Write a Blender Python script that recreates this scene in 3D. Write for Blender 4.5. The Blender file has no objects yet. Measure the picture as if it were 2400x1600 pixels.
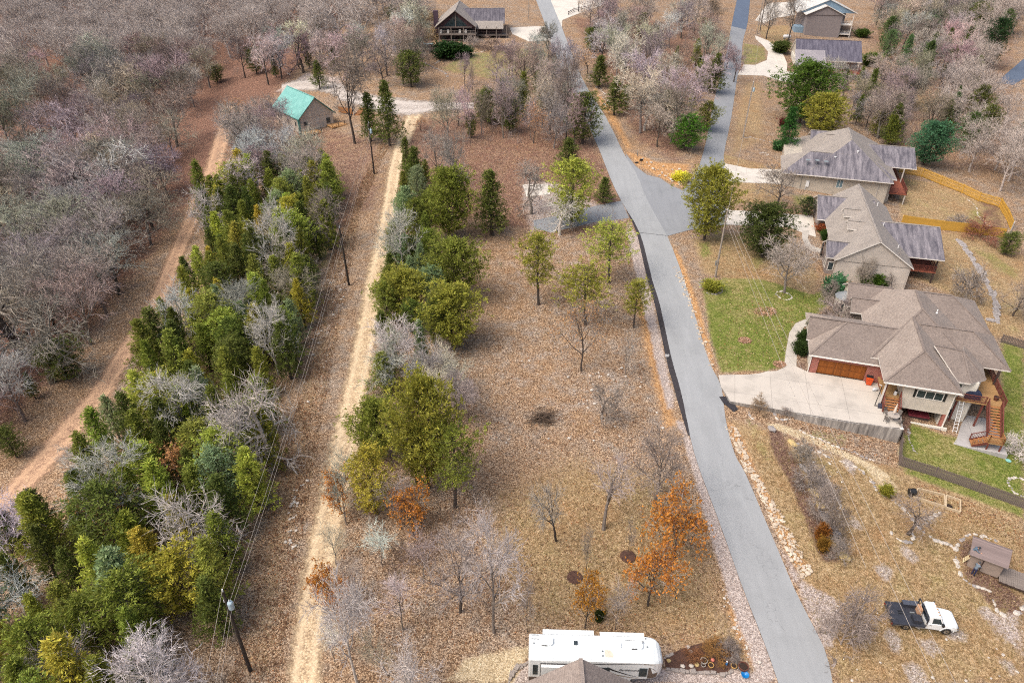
import bpy, bmesh, math, random
import numpy as np
from mathutils import Vector, Matrix

SC = bpy.context.scene
COL = SC.collection
RND = random.Random(11)
rad = math.radians

# ------------------------------------------------------------------ camera
TH = rad(33.0); FPX = 1640.0; CH = 56.0
cam_d = bpy.data.cameras.new('camera'); cam = bpy.data.objects.new('camera', cam_d); COL.objects.link(cam)
cam_d.sensor_width = 36.0; cam_d.lens = 36.0*FPX/2400.0; cam_d.clip_end = 6000; cam_d.clip_start = 0.5
cam.location = (0, 0, CH); cam.rotation_euler = (rad(90)-TH, 0, 0)
SC.camera = cam

# ------------------------------------------------------------------ sky, sun, exposure (bright overcast)
SUN_AZ, SUN_EL = rad(-118), rad(56)          # azimuth from +Y (away from the camera) towards +X
world = bpy.data.worlds.new('World'); SC.world = world; world.use_nodes = True
wnt = world.node_tree; wnt.nodes.clear()
wo = wnt.nodes.new('ShaderNodeOutputWorld'); wb = wnt.nodes.new('ShaderNodeBackground'); ws = wnt.nodes.new('ShaderNodeTexSky')
ws.sky_type = 'NISHITA'; ws.sun_disc = False; ws.sun_elevation = SUN_EL; ws.sun_rotation = SUN_AZ
ws.air_density = 1.0; ws.dust_density = 8.0; ws.ozone_density = 0.6; ws.altitude = 0
wb.inputs['Strength'].default_value = 0.15
wnt.links.new(ws.outputs[0], wb.inputs['Color']); wnt.links.new(wb.outputs[0], wo.inputs['Surface'])
sun_d = bpy.data.lights.new('sun', 'SUN'); sun = bpy.data.objects.new('sun', sun_d); COL.objects.link(sun)
sun_d.energy = 1.25; sun_d.angle = rad(40); sun_d.color = (1.0, 0.965, 0.92)
sdir = Vector((math.sin(SUN_AZ)*math.cos(SUN_EL), math.cos(SUN_AZ)*math.cos(SUN_EL), math.sin(SUN_EL)))
sun.rotation_euler = sdir.to_track_quat('Z', 'Y').to_euler(); sun.location = (0, 60, 150)
SC.view_settings.view_transform = 'Standard'; SC.view_settings.look = 'None'
SC.view_settings.gamma = 1.0; SC.view_settings.use_curve_mapping = False
SC.view_settings.exposure = 0.34
cy = SC.cycles; cy.use_denoising = False; cy.filter_width = 1.1; cy.use_adaptive_sampling = True; cy.adaptive_threshold = .02; cy.max_bounces = 4; cy.diffuse_bounces = 2; cy.glossy_bounces = 2; cy.transmission_bounces = 2; cy.transparent_max_bounces = 4
cy.caustics_reflective = False; cy.caustics_refractive = False

# ------------------------------------------------------------------ the lie of the land
CT, ST = math.cos(TH), math.sin(TH)
def _sp(v, k=4.0):
    return k*np.logaddexp(0.0, v/k)
def road_left(y):
    return np.interp(y, [30, 60, 95, 112, 123, 150, 225, 290], [22.4, 20.9, 21.6, 21.8, 20.4, 18.4, 12.3, 9.0])
def tzv(x, y):
    x = np.asarray(x, float); y = np.asarray(y, float)
    z = .08*(y-35) - .05*_sp(y-330, 20)
    z = z - .07*(_sp(-26-x)-_sp(-130-x, 8)) - .12*(_sp(-64-x, 6)-_sp(-92-x, 6))
    z = z - .085*(_sp(x-34)-_sp(x-108, 6))
    d = road_left(y)-x                       # low ground beside the raised road edge
    a = np.clip((d+1.3)/1.0, 0, 1)*np.clip((6.5-d)/5.0, 0, 1)*np.clip((y-62)/6, 0, 1)*np.clip((118-y)/10, 0, 1)
    z = z - .5*a
    z = z + .05*np.sin(x*.43+y*.21)*np.sin(y*.37-x*.11) + .25*np.clip((-30-x)/30, 0, 1)*np.sin(x*.17+1)*np.sin(y*.13)
    return z
def _f(v, k=4.0):
    v /= k
    return v*k if v > 30 else k*math.log1p(math.exp(v))
_RY = [30, 60, 95, 112, 123, 150, 225, 290]; _RX = [22.4, 20.9, 21.6, 21.8, 20.4, 18.4, 12.3, 9.0]
def tz(x, y, dip=True):
    z = .08*(y-35) - .05*_f(y-330, 20)
    z -= .07*(_f(-26-x)-_f(-130-x, 8)) + .12*(_f(-64-x, 6)-_f(-92-x, 6))
    z -= .085*(_f(x-34)-_f(x-108, 6))
    if dip and 62 < y < 118 and 10 < x < 26:
        for i in range(7):
            if y <= _RY[i+1]: break
        rl = _RX[i]+(_RX[i+1]-_RX[i])*(y-_RY[i])/(_RY[i+1]-_RY[i])
        d = rl-x
        c = lambda t: max(0., min(1., t))
        z -= .5*c(d+1.3)*c((6.5-d)/5)*c((y-62)/6)*c((118-y)/10)
    z += .05*math.sin(x*.43+y*.21)*math.sin(y*.37-x*.11) + .25*max(0., min(1., (-30-x)/30))*math.sin(x*.17+1)*math.sin(y*.13)
    return z
def ray(px, py):
    u = (px-1200)/FPX; v = (py-800)/FPX
    return u, CT-v*ST, -(ST+v*CT)
def at(px, py, z):                           # survey point on a level at height z
    d = ray(px, py); t = (z-CH)/d[2]
    return (d[0]*t, d[1]*t, z)
def G(px, py):                               # survey point on the ground
    d = ray(px, py); lo = t = 20.0
    while t < 900 and CH+d[2]*t > tz(d[0]*t, d[1]*t):
        lo = t; t += 6
    hi = t
    for _ in range(22):
        m = (lo+hi)/2
        if CH+d[2]*m < tz(d[0]*m, d[1]*m): hi = m
        else: lo = m
    return (d[0]*hi, d[1]*hi, tz(d[0]*hi, d[1]*hi))
def GD(x, y): return G(x*1.0204, y*1.0204)
def gl(pts): return [G(*p)[:2] for p in pts]
def zoom(x0, y0, k): return lambda x, y: (x0+x*k, y0+y*k)
def scale_at(p): return FPX/(p[1]*CT-(p[2]-CH)*ST)

# ------------------------------------------------------------------ object helpers
def tag(o, label=None, cat=None, group=None, kind=None):
    if label: o['label'] = label
    if cat: o['category'] = cat
    if group: o['group'] = group
    if kind: o['kind'] = kind
    return o
def thing(name, label, cat, loc=(0, 0, 0), rz=0.0, group=None):
    o = bpy.data.objects.new(name, None); COL.objects.link(o)
    o.location = loc; o.rotation_euler = (0, 0, rz); o.empty_display_size = .2
    return tag(o, label, cat, group)
def child(name, me, parent, loc=None, rz=None, scale=None):
    o = bpy.data.objects.new(name, me); COL.objects.link(o); o.parent = parent
    if loc is not None: o.location = loc
    if rz is not None: o.rotation_euler = (0, 0, rz)
    if scale is not None: o.scale = scale
    return o
def copy_tree(o, parent=None):
    c = o.copy(); COL.objects.link(c); c.parent = parent
    for ch in list(o.children): copy_tree(ch, c)
    return c

class MB:
    def __init__(s): s.v = []; s.f = []; s.m = []
    def add(s, vs, fs, mi=0):
        b = len(s.v); s.v.extend(vs)
        for f in fs: s.f.append(tuple(i+b for i in f)); s.m.append(mi)
        return s
    def poly(s, pts, mi=0): return s.add(list(pts), [tuple(range(len(pts)))], mi)
    def box(s, x0, x1, y0, y1, z0, z1, mi=0):
        return s.add([(x0,y0,z0),(x1,y0,z0),(x1,y1,z0),(x0,y1,z0),(x0,y0,z1),(x1,y0,z1),(x1,y1,z1),(x0,y1,z1)],
                     [(3,2,1,0),(4,5,6,7),(0,1,5,4),(1,2,6,5),(2,3,7,6),(3,0,4,7)], mi)
    def bar(s, a, b, w, h, mi=0, up=(0,0,1)):          # rectangular bar from a to b
        a = Vector(a); b = Vector(b); d = (b-a).normalized(); u = Vector(up)
        if abs(d.dot(u)) > .98: u = Vector((0,1,0))
        r = d.cross(u).normalized()*w/2; q = r.cross(d).normalized()*h/2
        vs = [tuple(p+i*r+j*q) for p in (a, b) for i, j in ((-1,-1),(1,-1),(1,1),(-1,1))]
        return s.add(vs, [(0,1,2,3),(7,6,5,4),(0,4,5,1),(1,5,6,2),(2,6,7,3),(3,7,4,0)], mi)
    def tube(s, pts, rs, n=6, mi=0, cap=True):
        b = len(s.v); k = len(pts); P = [Vector(p) for p in pts]
        for i in range(k):
            d = (P[min(i+1,k-1)]-P[max(i-1,0)]); d = d.normalized() if d.length > 1e-9 else Vector((0,0,1))
            u = Vector((1,0,0)) if abs(d.x) < .8 else Vector((0,1,0))
            e = d.cross(u).normalized(); g = d.cross(e)
            r = rs[i] if hasattr(rs, '__len__') else rs
            for j in range(n):
                a = 6.28318*j/n; q = P[i]+e*(math.cos(a)*r)+g*(math.sin(a)*r); s.v.append((q.x,q.y,q.z))
        for i in range(k-1):
            for j in range(n):
                s.f.append((b+i*n+j, b+i*n+(j+1)%n, b+(i+1)*n+(j+1)%n, b+(i+1)*n+j)); s.m.append(mi)
        if cap and n > 2:
            s.f.append(tuple(b+j for j in reversed(range(n)))); s.m.append(mi)
            s.f.append(tuple(b+(k-1)*n+j for j in range(n))); s.m.append(mi)
        return s
    def lathe(s, prof, n=16, c=(0,0,0), mi=0):
        b = len(s.v); k = len(prof)
        for r, z in prof:
            for j in range(n):
                a = 6.28318*j/n; s.v.append((c[0]+r*math.cos(a), c[1]+r*math.sin(a), c[2]+z))
        for i in range(k-1):
            for j in range(n):
                s.f.append((b+i*n+j, b+i*n+(j+1)%n, b+(i+1)*n+(j+1)%n, b+(i+1)*n+j)); s.m.append(mi)
        s.f.append(tuple(b+j for j in reversed(range(n)))); s.m.append(mi)
        s.f.append(tuple(b+(k-1)*n+j for j in range(n))); s.m.append(mi)
        return s
    def prism(s, pts, z0, z1, mi=0, side=None):
        n = len(pts)
        if sum(pts[i][0]*pts[(i+1)%n][1]-pts[(i+1)%n][0]*pts[i][1] for i in range(n)) < 0: pts = pts[::-1]
        vs = [(p[0],p[1],z0) for p in pts]+[(p[0],p[1],z1) for p in pts]
        s.add(vs, [tuple(reversed(range(n))), tuple(range(n,2*n))], mi)
        return s.add(vs, [(i,(i+1)%n,n+(i+1)%n,n+i) for i in range(n)], mi if side is None else side)
    def slab(s, pts, th, mi=0, side=1):                 # a sloping board: top polygon pts, th thick
        n = len(pts); vs = list(pts)+[(p[0],p[1],p[2]-th) for p in pts]
        s.add(vs, [tuple(range(n))], mi); s.add(vs, [tuple(reversed(range(n,2*n)))], side)
        return s.add(vs, [(i,n+i,n+(i+1)%n,(i+1)%n) for i in range(n)], side)
    def mesh(s, name, mats, smooth=False, uv=True):
        me = bpy.data.meshes.new(name); me.from_pydata(s.v, [], s.f)
        for m in (mats if isinstance(mats, (list, tuple)) else [mats]): me.materials.append(m)
        me.polygons.foreach_set('material_index', s.m)
        if smooth: me.polygons.foreach_set('use_smooth', [True]*len(s.f))
        me.update()
        if uv: auto_uv(me)
        return me
    def build(s, name, mats, parent=None, smooth=False, uv=True, loc=None, rz=None):
        o = bpy.data.objects.new(name, s.mesh(name, mats, smooth, uv)); COL.objects.link(o); o.parent = parent
        if loc is not None: o.location = loc
        if rz is not None: o.rotation_euler = (0, 0, rz)
        return o
def auto_uv(me):                                        # UVs in metres, v up the slope of each face
    lay = me.uv_layers.new(name='UVMap'); vs = me.vertices; data = lay.data
    for p in me.polygons:
        n = p.normal; u = Vector((0,0,1)).cross(n)
        u = u.normalized() if u.length > .05 else Vector((1,0,0))
        v = n.cross(u)
        for li in p.loop_indices:
            co = vs[me.loops[li].vertex_index].co; data[li].uv = (co.dot(u), co.dot(v))

# ------------------------------------------------------------------ materials
def hx(h): 
    c = [int(h[i:i+2],16)/255 for i in (0,2,4)]
    return tuple(x/12.92 if x <= .04045 else ((x+.055)/1.055)**2.4 for x in c)
def new_mat(name):
    m = bpy.data.materials.new(name); m.use_nodes = True; nt = m.node_tree
    return m, nt, nt.nodes['Principled BSDF']
def N(nt, t, **kw):
    n = nt.nodes.new('ShaderNode'+t)
    for k, v in kw.items():
        if k in n.inputs: n.inputs[k].default_value = v
        else: setattr(n, k, v)
    return n
def LK(nt, a, b): nt.links.new(a, b)
def coord(nt, kind):
    if kind == 'POS': return N(nt, 'NewGeometry').outputs['Position']
    return N(nt, 'TexCoord').outputs[kind]
def noise(nt, co, scale, detail=3.0, rough=.55, dist=0.0):
    n = N(nt, 'TexNoise'); n.inputs['Scale'].default_value = scale; n.inputs['Detail'].default_value = detail
    n.inputs['Roughness'].default_value = rough; n.inputs['Distortion'].default_value = dist
    LK(nt, co, n.inputs['Vector']); return n.outputs['Fac']
def ramp(nt, fac, stops):
    r = N(nt, 'ValToRGB'); el = r.color_ramp.elements
    while len(el) < len(stops): el.new(.5)
    for e, (p, c) in zip(el, stops): e.position = p; e.color = (*c, 1)
    LK(nt, fac, r.inputs['Fac']); return r.outputs['Color']
def mix(nt, fac, a, b, mode='MIX'):
    n = N(nt, 'MixRGB'); n.blend_type = mode
    for s, v in zip(n.inputs, (fac, a, b)):
        if hasattr(v, 'is_linked') or hasattr(v, 'links'): LK(nt, v, s)
        elif isinstance(v, (int, float)): s.default_value = v
        else: s.default_value = (*v, 1)
    return n.outputs['Color']
def mth(nt, op, a, b=None, c=None):
    n = N(nt, 'Math'); n.operation = op
    for s, v in zip(n.inputs, (a, b, c)):
        if v is None: continue
        if isinstance(v, (int, float)): s.default_value = v
        else: LK(nt, v, s)
    return n.outputs[0]
def bump(nt, bs, h, strength=.4, dist=.05):
    b = N(nt, 'Bump'); b.inputs['Strength'].default_value = strength; b.inputs['Distance'].default_value = dist
    LK(nt, h, b.inputs['Height']); LK(nt, b.outputs['Normal'], bs.inputs['Normal'])
def pm(name, c1, c2=None, scale=4.0, rough=.8, bmp=.0, co='Object', metal=0.0, spread=.25, detail=4.0):
    m, nt, bs = new_mat(name); bs.inputs['Roughness'].default_value = rough; bs.inputs['Metallic'].default_value = metal
    if c2 is None: c2 = tuple(min(1, x*.8) for x in c1)
    cc = coord(nt, co); f = noise(nt, cc, scale, detail, .6)
    LK(nt, ramp(nt, f, [(.5-spread, c2), (.5+spread, c1)]), bs.inputs['Base Color'])
    if bmp: bump(nt, bs, noise(nt, cc, scale*4, 3), bmp, .03)
    return m
def glass_mat(name, c=(.02,.03,.035)):
    m, nt, bs = new_mat(name); bs.inputs['Base Color'].default_value = (*c,1); bs.inputs['Roughness'].default_value = .06
    f = noise(nt, coord(nt,'Object'), 1.5, 2); LK(nt, ramp(nt, f, [(.3,c),(.7,tuple(x*2.2+.01 for x in c))]), bs.inputs['Base Color'])
    return m
def shingle(name, c1, c2, stain=None, amount=0.0, row=.15, wid=.32):
    m, nt, bs = new_mat(name); bs.inputs['Roughness'].default_value = .92
    uv = coord(nt,'UV')
    br = N(nt,'TexBrick'); LK(nt, uv, br.inputs['Vector']); br.inputs['Scale'].default_value = 1.0
    br.inputs['Brick Width'].default_value = wid; br.inputs['Row Height'].default_value = row
    br.inputs['Mortar Size'].default_value = .012; br.inputs['Mortar Smooth'].default_value = .4; br.offset = .37
    br.inputs['Color1'].default_value = (*c1,1); br.inputs['Color2'].default_value = (*c2,1)
    br.inputs['Mortar'].default_value = (*[x*.42 for x in c2],1); br.inputs['Bias'].default_value = -.1
    base = mix(nt, .45, br.outputs['Color'], ramp(nt, noise(nt, uv, 3.2, 4), [(.3,tuple(x*.7 for x in c2)),(.7,tuple(min(1,x*1.25) for x in c1))]))
    base = mix(nt, .35, base, ramp(nt, noise(nt, uv, .35, 3), [(.3,tuple(x*.75 for x in c2)),(.7,c1)]))
    if stain:
        mp = N(nt,'Mapping'); LK(nt, uv, mp.inputs['Vector']); mp.inputs['Scale'].default_value = (1.6,.22,1)
        st = noise(nt, mp.outputs[0], 1.0, 5, .62)
        fac = mth(nt,'MULTIPLY', N_ramp01(nt, st, .38, .62), amount)
        base = mix(nt, fac, base, stain)
    LK(nt, base, bs.inputs['Base Color'])
    h = mth(nt,'SUBTRACT', 1.0, br.outputs['Fac']); bump(nt, bs, h, .5, .02)
    return m
def N_ramp01(nt, f, a, b):
    n = N(nt,'MapRange'); n.inputs['From Min'].default_value = a; n.inputs['From Max'].default_value = b; n.clamp = True
    LK(nt, f, n.inputs['Value']); return n.outputs[0]
def siding(name, c, lap=.16):
    m, nt, bs = new_mat(name); bs.inputs['Roughness'].default_value = .6
    uv = coord(nt,'UV'); sep = N(nt,'SeparateXYZ'); LK(nt, uv, sep.inputs[0])
    fr = mth(nt,'FRACT', mth(nt,'DIVIDE', sep.outputs['Y'], lap))
    line = N_ramp01(nt, fr, .0, .12)
    col = mix(nt, line, tuple(x*.55 for x in c), ramp(nt, noise(nt, uv, .8, 4), [(.3,tuple(x*.86 for x in c)),(.7,tuple(min(1,x*1.06) for x in c))]))
    LK(nt, col, bs.inputs['Base Color']); bump(nt, bs, mth(nt,'SUBTRACT',1.0,fr), .5, .03)
    return m
def brick_mat(name, c1, c2, mortar, w=.21, h=.075, ms=.012):
    m, nt, bs = new_mat(name); bs.inputs['Roughness'].default_value = .9
    uv = coord(nt,'UV'); br = N(nt,'TexBrick'); LK(nt, uv, br.inputs['Vector']); br.inputs['Scale'].default_value = 1.0
    br.inputs['Brick Width'].default_value = w; br.inputs['Row Height'].default_value = h; br.inputs['Mortar Size'].default_value = ms
    br.inputs['Color1'].default_value = (*c1,1); br.inputs['Color2'].default_value = (*c2,1); br.inputs['Mortar'].default_value = (*mortar,1)
    LK(nt, mix(nt, .35, br.outputs['Color'], ramp(nt, noise(nt, uv, 1.1, 4), [(.3,c2),(.7,c1)])), bs.inputs['Base Color'])
    bump(nt, bs, mth(nt,'SUBTRACT',1.0,br.outputs['Fac']), .5, .02)
    return m
def plank_mat(name, c1, c2, w=.14, along='X', co='UV', gap=.06):
    m, nt, bs = new_mat(name); bs.inputs['Roughness'].default_value = .85
    uv = coord(nt,co); sep = N(nt,'SeparateXYZ'); LK(nt, uv, sep.inputs[0])
    t = mth(nt,'DIVIDE', sep.outputs['Y' if along == 'X' else 'X'], w)
    fr = mth(nt,'FRACT', t); fl = mth(nt,'FLOOR', t)
    wn = N(nt,'TexWhiteNoise'); wn.noise_dimensions = '1D'; LK(nt, fl, wn.inputs['W'])
    mp = N(nt,'Mapping'); LK(nt, uv, mp.inputs['Vector']); mp.inputs['Scale'].default_value = (1.2,14,1) if along == 'X' else (14,1.2,1)
    c = mix(nt, .5, ramp(nt, wn.outputs['Value'], [(0,c2),(1,c1)]), ramp(nt, noise(nt, mp.outputs[0], 1.0, 4), [(.3,c2),(.7,c1)]))
    LK(nt, mix(nt, N_ramp01(nt, fr, 0, gap), tuple(x*.2 for x in c2), c), bs.inputs['Base Color'])
    return m
def leaf_mat(name, transl=.25, rough=.7):               # colour = object's own colour x per-spray variation
    m, nt, bs = new_mat(name); bs.inputs['Roughness'].default_value = rough
    bs.inputs['Specular IOR Level'].default_value = .25
    oi = N(nt,'ObjectInfo'); at_ = N(nt,'VertexColor'); at_.layer_name = 'tint'
    c = mix(nt, 1.0, oi.outputs['Color'], at_.outputs['Color'], 'MULTIPLY')
    LK(nt, c, bs.inputs['Base Color'])
    tr = N(nt,'BsdfTranslucent'); LK(nt, c, tr.inputs['Color'])
    ms = N(nt,'MixShader'); ms.inputs[0].default_value = transl
    LK(nt, bs.outputs[0], ms.inputs[1]); LK(nt, tr.outputs[0], ms.inputs[2])
    LK(nt, ms.outputs[0], nt.nodes['Material Output'].inputs['Surface'])
    return m
def bark_mat(name, dark=.55):
    m, nt, bs = new_mat(name); bs.inputs['Roughness'].default_value = .9
    oi = N(nt,'ObjectInfo'); f = noise(nt, coord(nt,'Object'), 2.5, 4, .65)
    c = mix(nt, 1.0, oi.outputs['Color'], ramp(nt, f, [(.3,(dark,dark*.96,dark*.92)),(.72,(1.1,1.1,1.1))]), 'MULTIPLY')
    LK(nt, c, bs.inputs['Base Color']); return m
# ------------------------------------------------------------------ ground: one sheet to the horizon, with patches of its own colour
def sdist(px, py, poly):                                # signed distance (m), positive inside
    x = px; y = py; n = len(poly); ins = np.zeros(x.shape, bool); d2 = np.full(x.shape, 1e18)
    for i in range(n):
        ax, ay = poly[i]; bx, by = poly[(i+1) % n]
        ex, ey = bx-ax, by-ay
        t = np.clip(((x-ax)*ex+(y-ay)*ey)/(ex*ex+ey*ey+1e-9), 0, 1)
        d2 = np.minimum(d2, (x-ax-t*ex)**2+(y-ay-t*ey)**2)
        c = ((ay > y) != (by > y)) & (x < (bx-ax)*(y-ay)/((by-ay) if abs(by-ay) > 1e-9 else 1e-9)+ax)
        ins ^= c
    d = np.sqrt(d2); return np.where(ins, d, -d)
def inside(p, poly):
    x, y = p; r = False; n = len(poly)
    for i in range(n):
        ax, ay = poly[i]; bx, by = poly[(i+1) % n]
        if (ay > y) != (by > y) and x < (bx-ax)*(y-ay)/(by-ay)+ax: r = not r
    return r
def axis(segs):
    out = [segs[0][0]]
    for a, b, s in segs:
        n = max(1, int(round((b-a)/s))); out += [a+(b-a)*(i+1)/n for i in range(n)]
    return np.array(out)
gx = axis([(-3000,-600,400),(-600,-260,34),(-260,-110,4),(-110,-64,1.2),(-64,-28,.9),(-28,62,.42),(62,110,.9),(110,260,4),(260,600,34),(600,3000,400)])
gy = axis([(-2000,-100,200),(-100,10,11),(10,28,2),(28,75,.42),(75,130,.6),(130,200,1.0),(200,310,1.6),(310,600,29),(600,4000,400)])
XX, YY = np.meshgrid(gx, gy); ZZ = tzv(XX, YY)
far = np.clip((np.hypot(XX, YY-150)-330)/300, 0, 1); ZZ = ZZ*(1-far)+far*8.0
nx, ny = len(gx), len(gy)
xf, yf = XX.ravel(), YY.ravel()
CH_N = ['green','straw','redlit','gravel','clay','mulch','grey','sand']
masks = {k: np.zeros(nx*ny) for k in CH_N}
def paint(ch, poly, feather=1.0, amt=1.0):
    pw = poly; xs = [p[0] for p in pw]; ys = [p[1] for p in pw]
    sel = (xf > min(xs)-6) & (xf < max(xs)+6) & (yf > min(ys)-6) & (yf < max(ys)+6)
    if not sel.any(): return
    d = sdist(xf[sel], yf[sel], pw)
    v = np.clip(.5+d/(2*feather), 0, 1)*amt
    masks[ch][sel] = np.maximum(masks[ch][sel], v)
def paintp(ch, pts, feather=1.0, amt=1.0): paint(ch, gl(pts), feather, amt)
def erase(chs, poly, feather=.8):
    xs = [p[0] for p in poly]; ys = [p[1] for p in poly]
    sel = (xf > min(xs)-6) & (xf < max(xs)+6) & (yf > min(ys)-6) & (yf < max(ys)+6)
    v = np.clip(.5+sdist(xf[sel], yf[sel], poly)/(2*feather), 0, 1)
    for c in chs: masks[c][sel] *= (1-v)
# woods on the left: red leaf litter;  wooded draws on the right
masks['redlit'] = np.clip((-57-xf)/9, 0, 1)*.8
paintp('redlit', [(930,290),(1300,230),(1420,350),(1480,470),(1380,560),(1150,540),(960,480)], 3, .6)
paintp('redlit', [(560,250),(900,330),(900,480),(800,560),(560,420)], 3, .55)
paintp('redlit', [(1990,60),(2400,0),(2400,420),(2200,400),(2120,330)], 4, .45)
paintp('redlit', [(1330,40),(1480,330),(1600,400),(1700,60)], 3, .6)
# dry straw grass
paintp('straw', [(1715,985),(1800,1010),(1900,1060),(2100,1095),(2400,1200),(2400,1600),(1965,1600),(1880,1370),(1790,1150)], 1.5)
paintp('straw', [(1160,1150),(1330,1060),(1590,1120),(1690,1330),(1770,1560),(1560,1510),(1230,1480),(1130,1290)], 4, .75)
paintp('straw', [(2110,415),(2200,432),(2290,470),(2350,490),(2355,545),(2110,515)], 1)
paintp('straw', [(1625,560),(1700,545),(1860,560),(1900,600),(1920,650),(1900,700),(1760,665),(1650,640)], 1.5)
paintp('straw', [(2150,545),(2260,545),(2400,600),(2400,790),(2330,790),(2230,690),(2140,650)], 1.5)
paintp('straw', [(1690,360),(1830,395),(1830,480),(1700,470)], 1.2)
paintp('straw', [(1770,60),(1850,60),(1850,130),(1810,125)], 1.2, .9)
paintp('straw', [(1740,190),(1790,190),(1800,330),(1700,380),(1715,280)], 2, .6)
paintp('straw', [(2050,190),(2150,260),(2190,270),(2170,230),(2090,170)], 2, .8)
paintp('straw', [(650,1600),(690,1300),(760,900),(840,560),(900,330),(880,330),(790,560),(700,900),(620,1230),(540,1600)], 1.5, .42)
paintp('straw', [(1000,430),(1130,560),(1150,900),(1080,900),(1080,700)], 3, .3)
# green lawn
paintp('green', [(1646,668),(1700,652),(1790,655),(1900,690),(1945,676),(1955,700),(1905,745),(1865,757),(1848,790),(1838,858),(1800,868),(1690,872),(1668,800)], .8)
paintp('green', [(2120,985),(2215,1020),(2310,1040),(2345,900),(2350,800),(2400,815),(2400,1185),(2250,1148),(2110,1092)], 1.0)
paintp('green', [(1025,160),(1085,125),(1235,112),(1290,112),(1285,165),(1160,190),(1040,170)], 2, .5)
paintp('green', [(1741,100),(1795,110),(1797,140),(1770,153),(1737,153)], .7, .55)
paintp('green', [(2030,95),(2090,130),(2060,170),(2030,160)], 2, .5)
paintp('green', [(2270,580),(2330,590),(2400,640),(2400,670),(2320,630)], 1.5, .5)
paintp('green', [(2285,470),(2310,500),(2320,535),(2250,535),(2260,500)], 1.2, .5)
paintp('green', [(2105,420),(2140,415),(2130,450),(2110,470)], 1, .4)
paintp('green', [(1850,455),(1905,455),(1905,480),(1860,485)], 1, .6)
paintp('green', [(1635,570),(1665,560),(1672,600),(1640,610)], .8, .6)
paintp('green', [(1755,590),(1800,590),(1800,620),(1760,650)], 1, .5)
paintp('green', [(1735,970),(1765,975),(1820,1080),(1810,1110),(1770,1060)], 1, .45)
paintp('green', [(1880,990),(1990,1015),(2000,1055),(1960,1060),(1900,1040)], .8, .4)
paintp('green', [(1900,1330),(1960,1340),(1990,1400),(1930,1400)], 2, .35)
paintp('green', [(2115,1090),(2400,1190),(2400,1215),(2250,1160),(2120,1110)], .6, .8)
paintp('green', [(2230,1180),(2400,1240),(2400,1290),(2260,1225)], 1.5, .35)
paintp('green', [(745,580),(775,560),(770,620),(740,640)], 1.2, .6)
# pale gravel shoulders
paintp('gravel', [(1602,985),(1632,1064),(1683,1205),(1742,1370),(1828,1600),(1780,1600),(1705,1400),(1630,1130),(1585,985)], .5, .9)
paintp('gravel', [(1862,1345),(1900,1375),(1960,1400),(1975,1450),(1945,1520),(1925,1518)], .6)
paintp('gravel', [(1850,1300),(1880,1350),(1862,1380),(1815,1267)], .5, .8)
paintp('gravel', [(1470,515),(1500,560),(1585,955),(1562,960),(1515,760),(1470,560)], .5, .8)
paintp('gravel', [(1195,1600),(1240,1545),(1260,1520),(1500,1570),(1700,1560),(1830,1600)], .3)
paintp('gravel', [(2300,1440),(2400,1400),(2400,1540),(2340,1500)], 1, .7)
paintp('gravel', [(1480,540),(1566,556),(1640,780),(1660,860),(1672,870),(1640,760),(1590,620)], .5, .6)
paintp('gravel', [(645,215),(760,210),(830,250),(800,180),(720,170)], 1.5, .8)
paintp('gravel', [(1225,425),(1300,425),(1410,480),(1470,480),(1470,520),(1380,530),(1240,545),(1220,470)], 1.2, .7)
paintp('gravel', [(1190,470),(1260,520),(1420,640),(1520,960),(1560,1130),(1480,1060),(1350,900),(1300,680)], 5, .1)
# bare orange clay
paintp('clay', [(1492,640),(1530,760),(1560,900),(1590,990),(1560,1010),(1520,860),(1485,700)], 1.0, .8)
paintp('clay', [(1572,565),(1600,610),(1640,720),(1680,868),(1672,872),(1640,790),(1585,620)], .6, .9)
paintp('clay', [(1462,350),(1540,380),(1620,385),(1600,440),(1545,416),(1490,385)], 1.2, .9)
paintp('clay', [(1695,985),(1730,1000),(1800,1150),(1880,1300),(1905,1340),(1860,1340),(1790,1180),(1730,1060)], .6, .75)
paintp('clay', [(1385,190),(1440,260),(1485,350),(1465,350),(1400,240)], 1, .7)
paintp('clay', [(1690,1330),(1740,1450),(1790,1560),(1760,1570),(1700,1440)], .6, .7)
paintp('clay', [(1190,1590),(1100,1590),(1060,1560),(1200,1530),(1250,1520)], .8, .0)
# mulch beds and planted borders
paintp('mulch', [(1800,1000),(1830,1010),(1870,1080),(1910,1180),(1960,1300),(1970,1320),(1925,1315),(1890,1230),(1850,1130),(1810,1060)], .5, .9)
paintp('mulch', [(1690,375),(1720,290),(1790,310),(1830,355),(1820,400),(1760,395)], 1.5, .35)
paintp('mulch', [(1790,155),(1800,110),(1845,110),(1880,160),(1870,180)], 1.2, .5)
paintp('mulch', [(1925,560),(1960,550),(1955,600),(1930,650),(1925,620)], .8, .8)
paintp('mulch', [(1868,805),(1897,830),(1893,872),(1865,862)], .4, .5)
paintp('mulch', [(2108,960),(2138,960),(2135,1030),(2112,1010)], .4, .9)
paintp('mulch', [(2245,1275),(2275,1255),(2330,1345),(2400,1400),(2400,1450),(2330,1430),(2258,1350)], .5, .75)
paintp('mulch', [(2290,450),(2350,490),(2360,540),(2320,535),(2300,500)], 1, .6)
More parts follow.
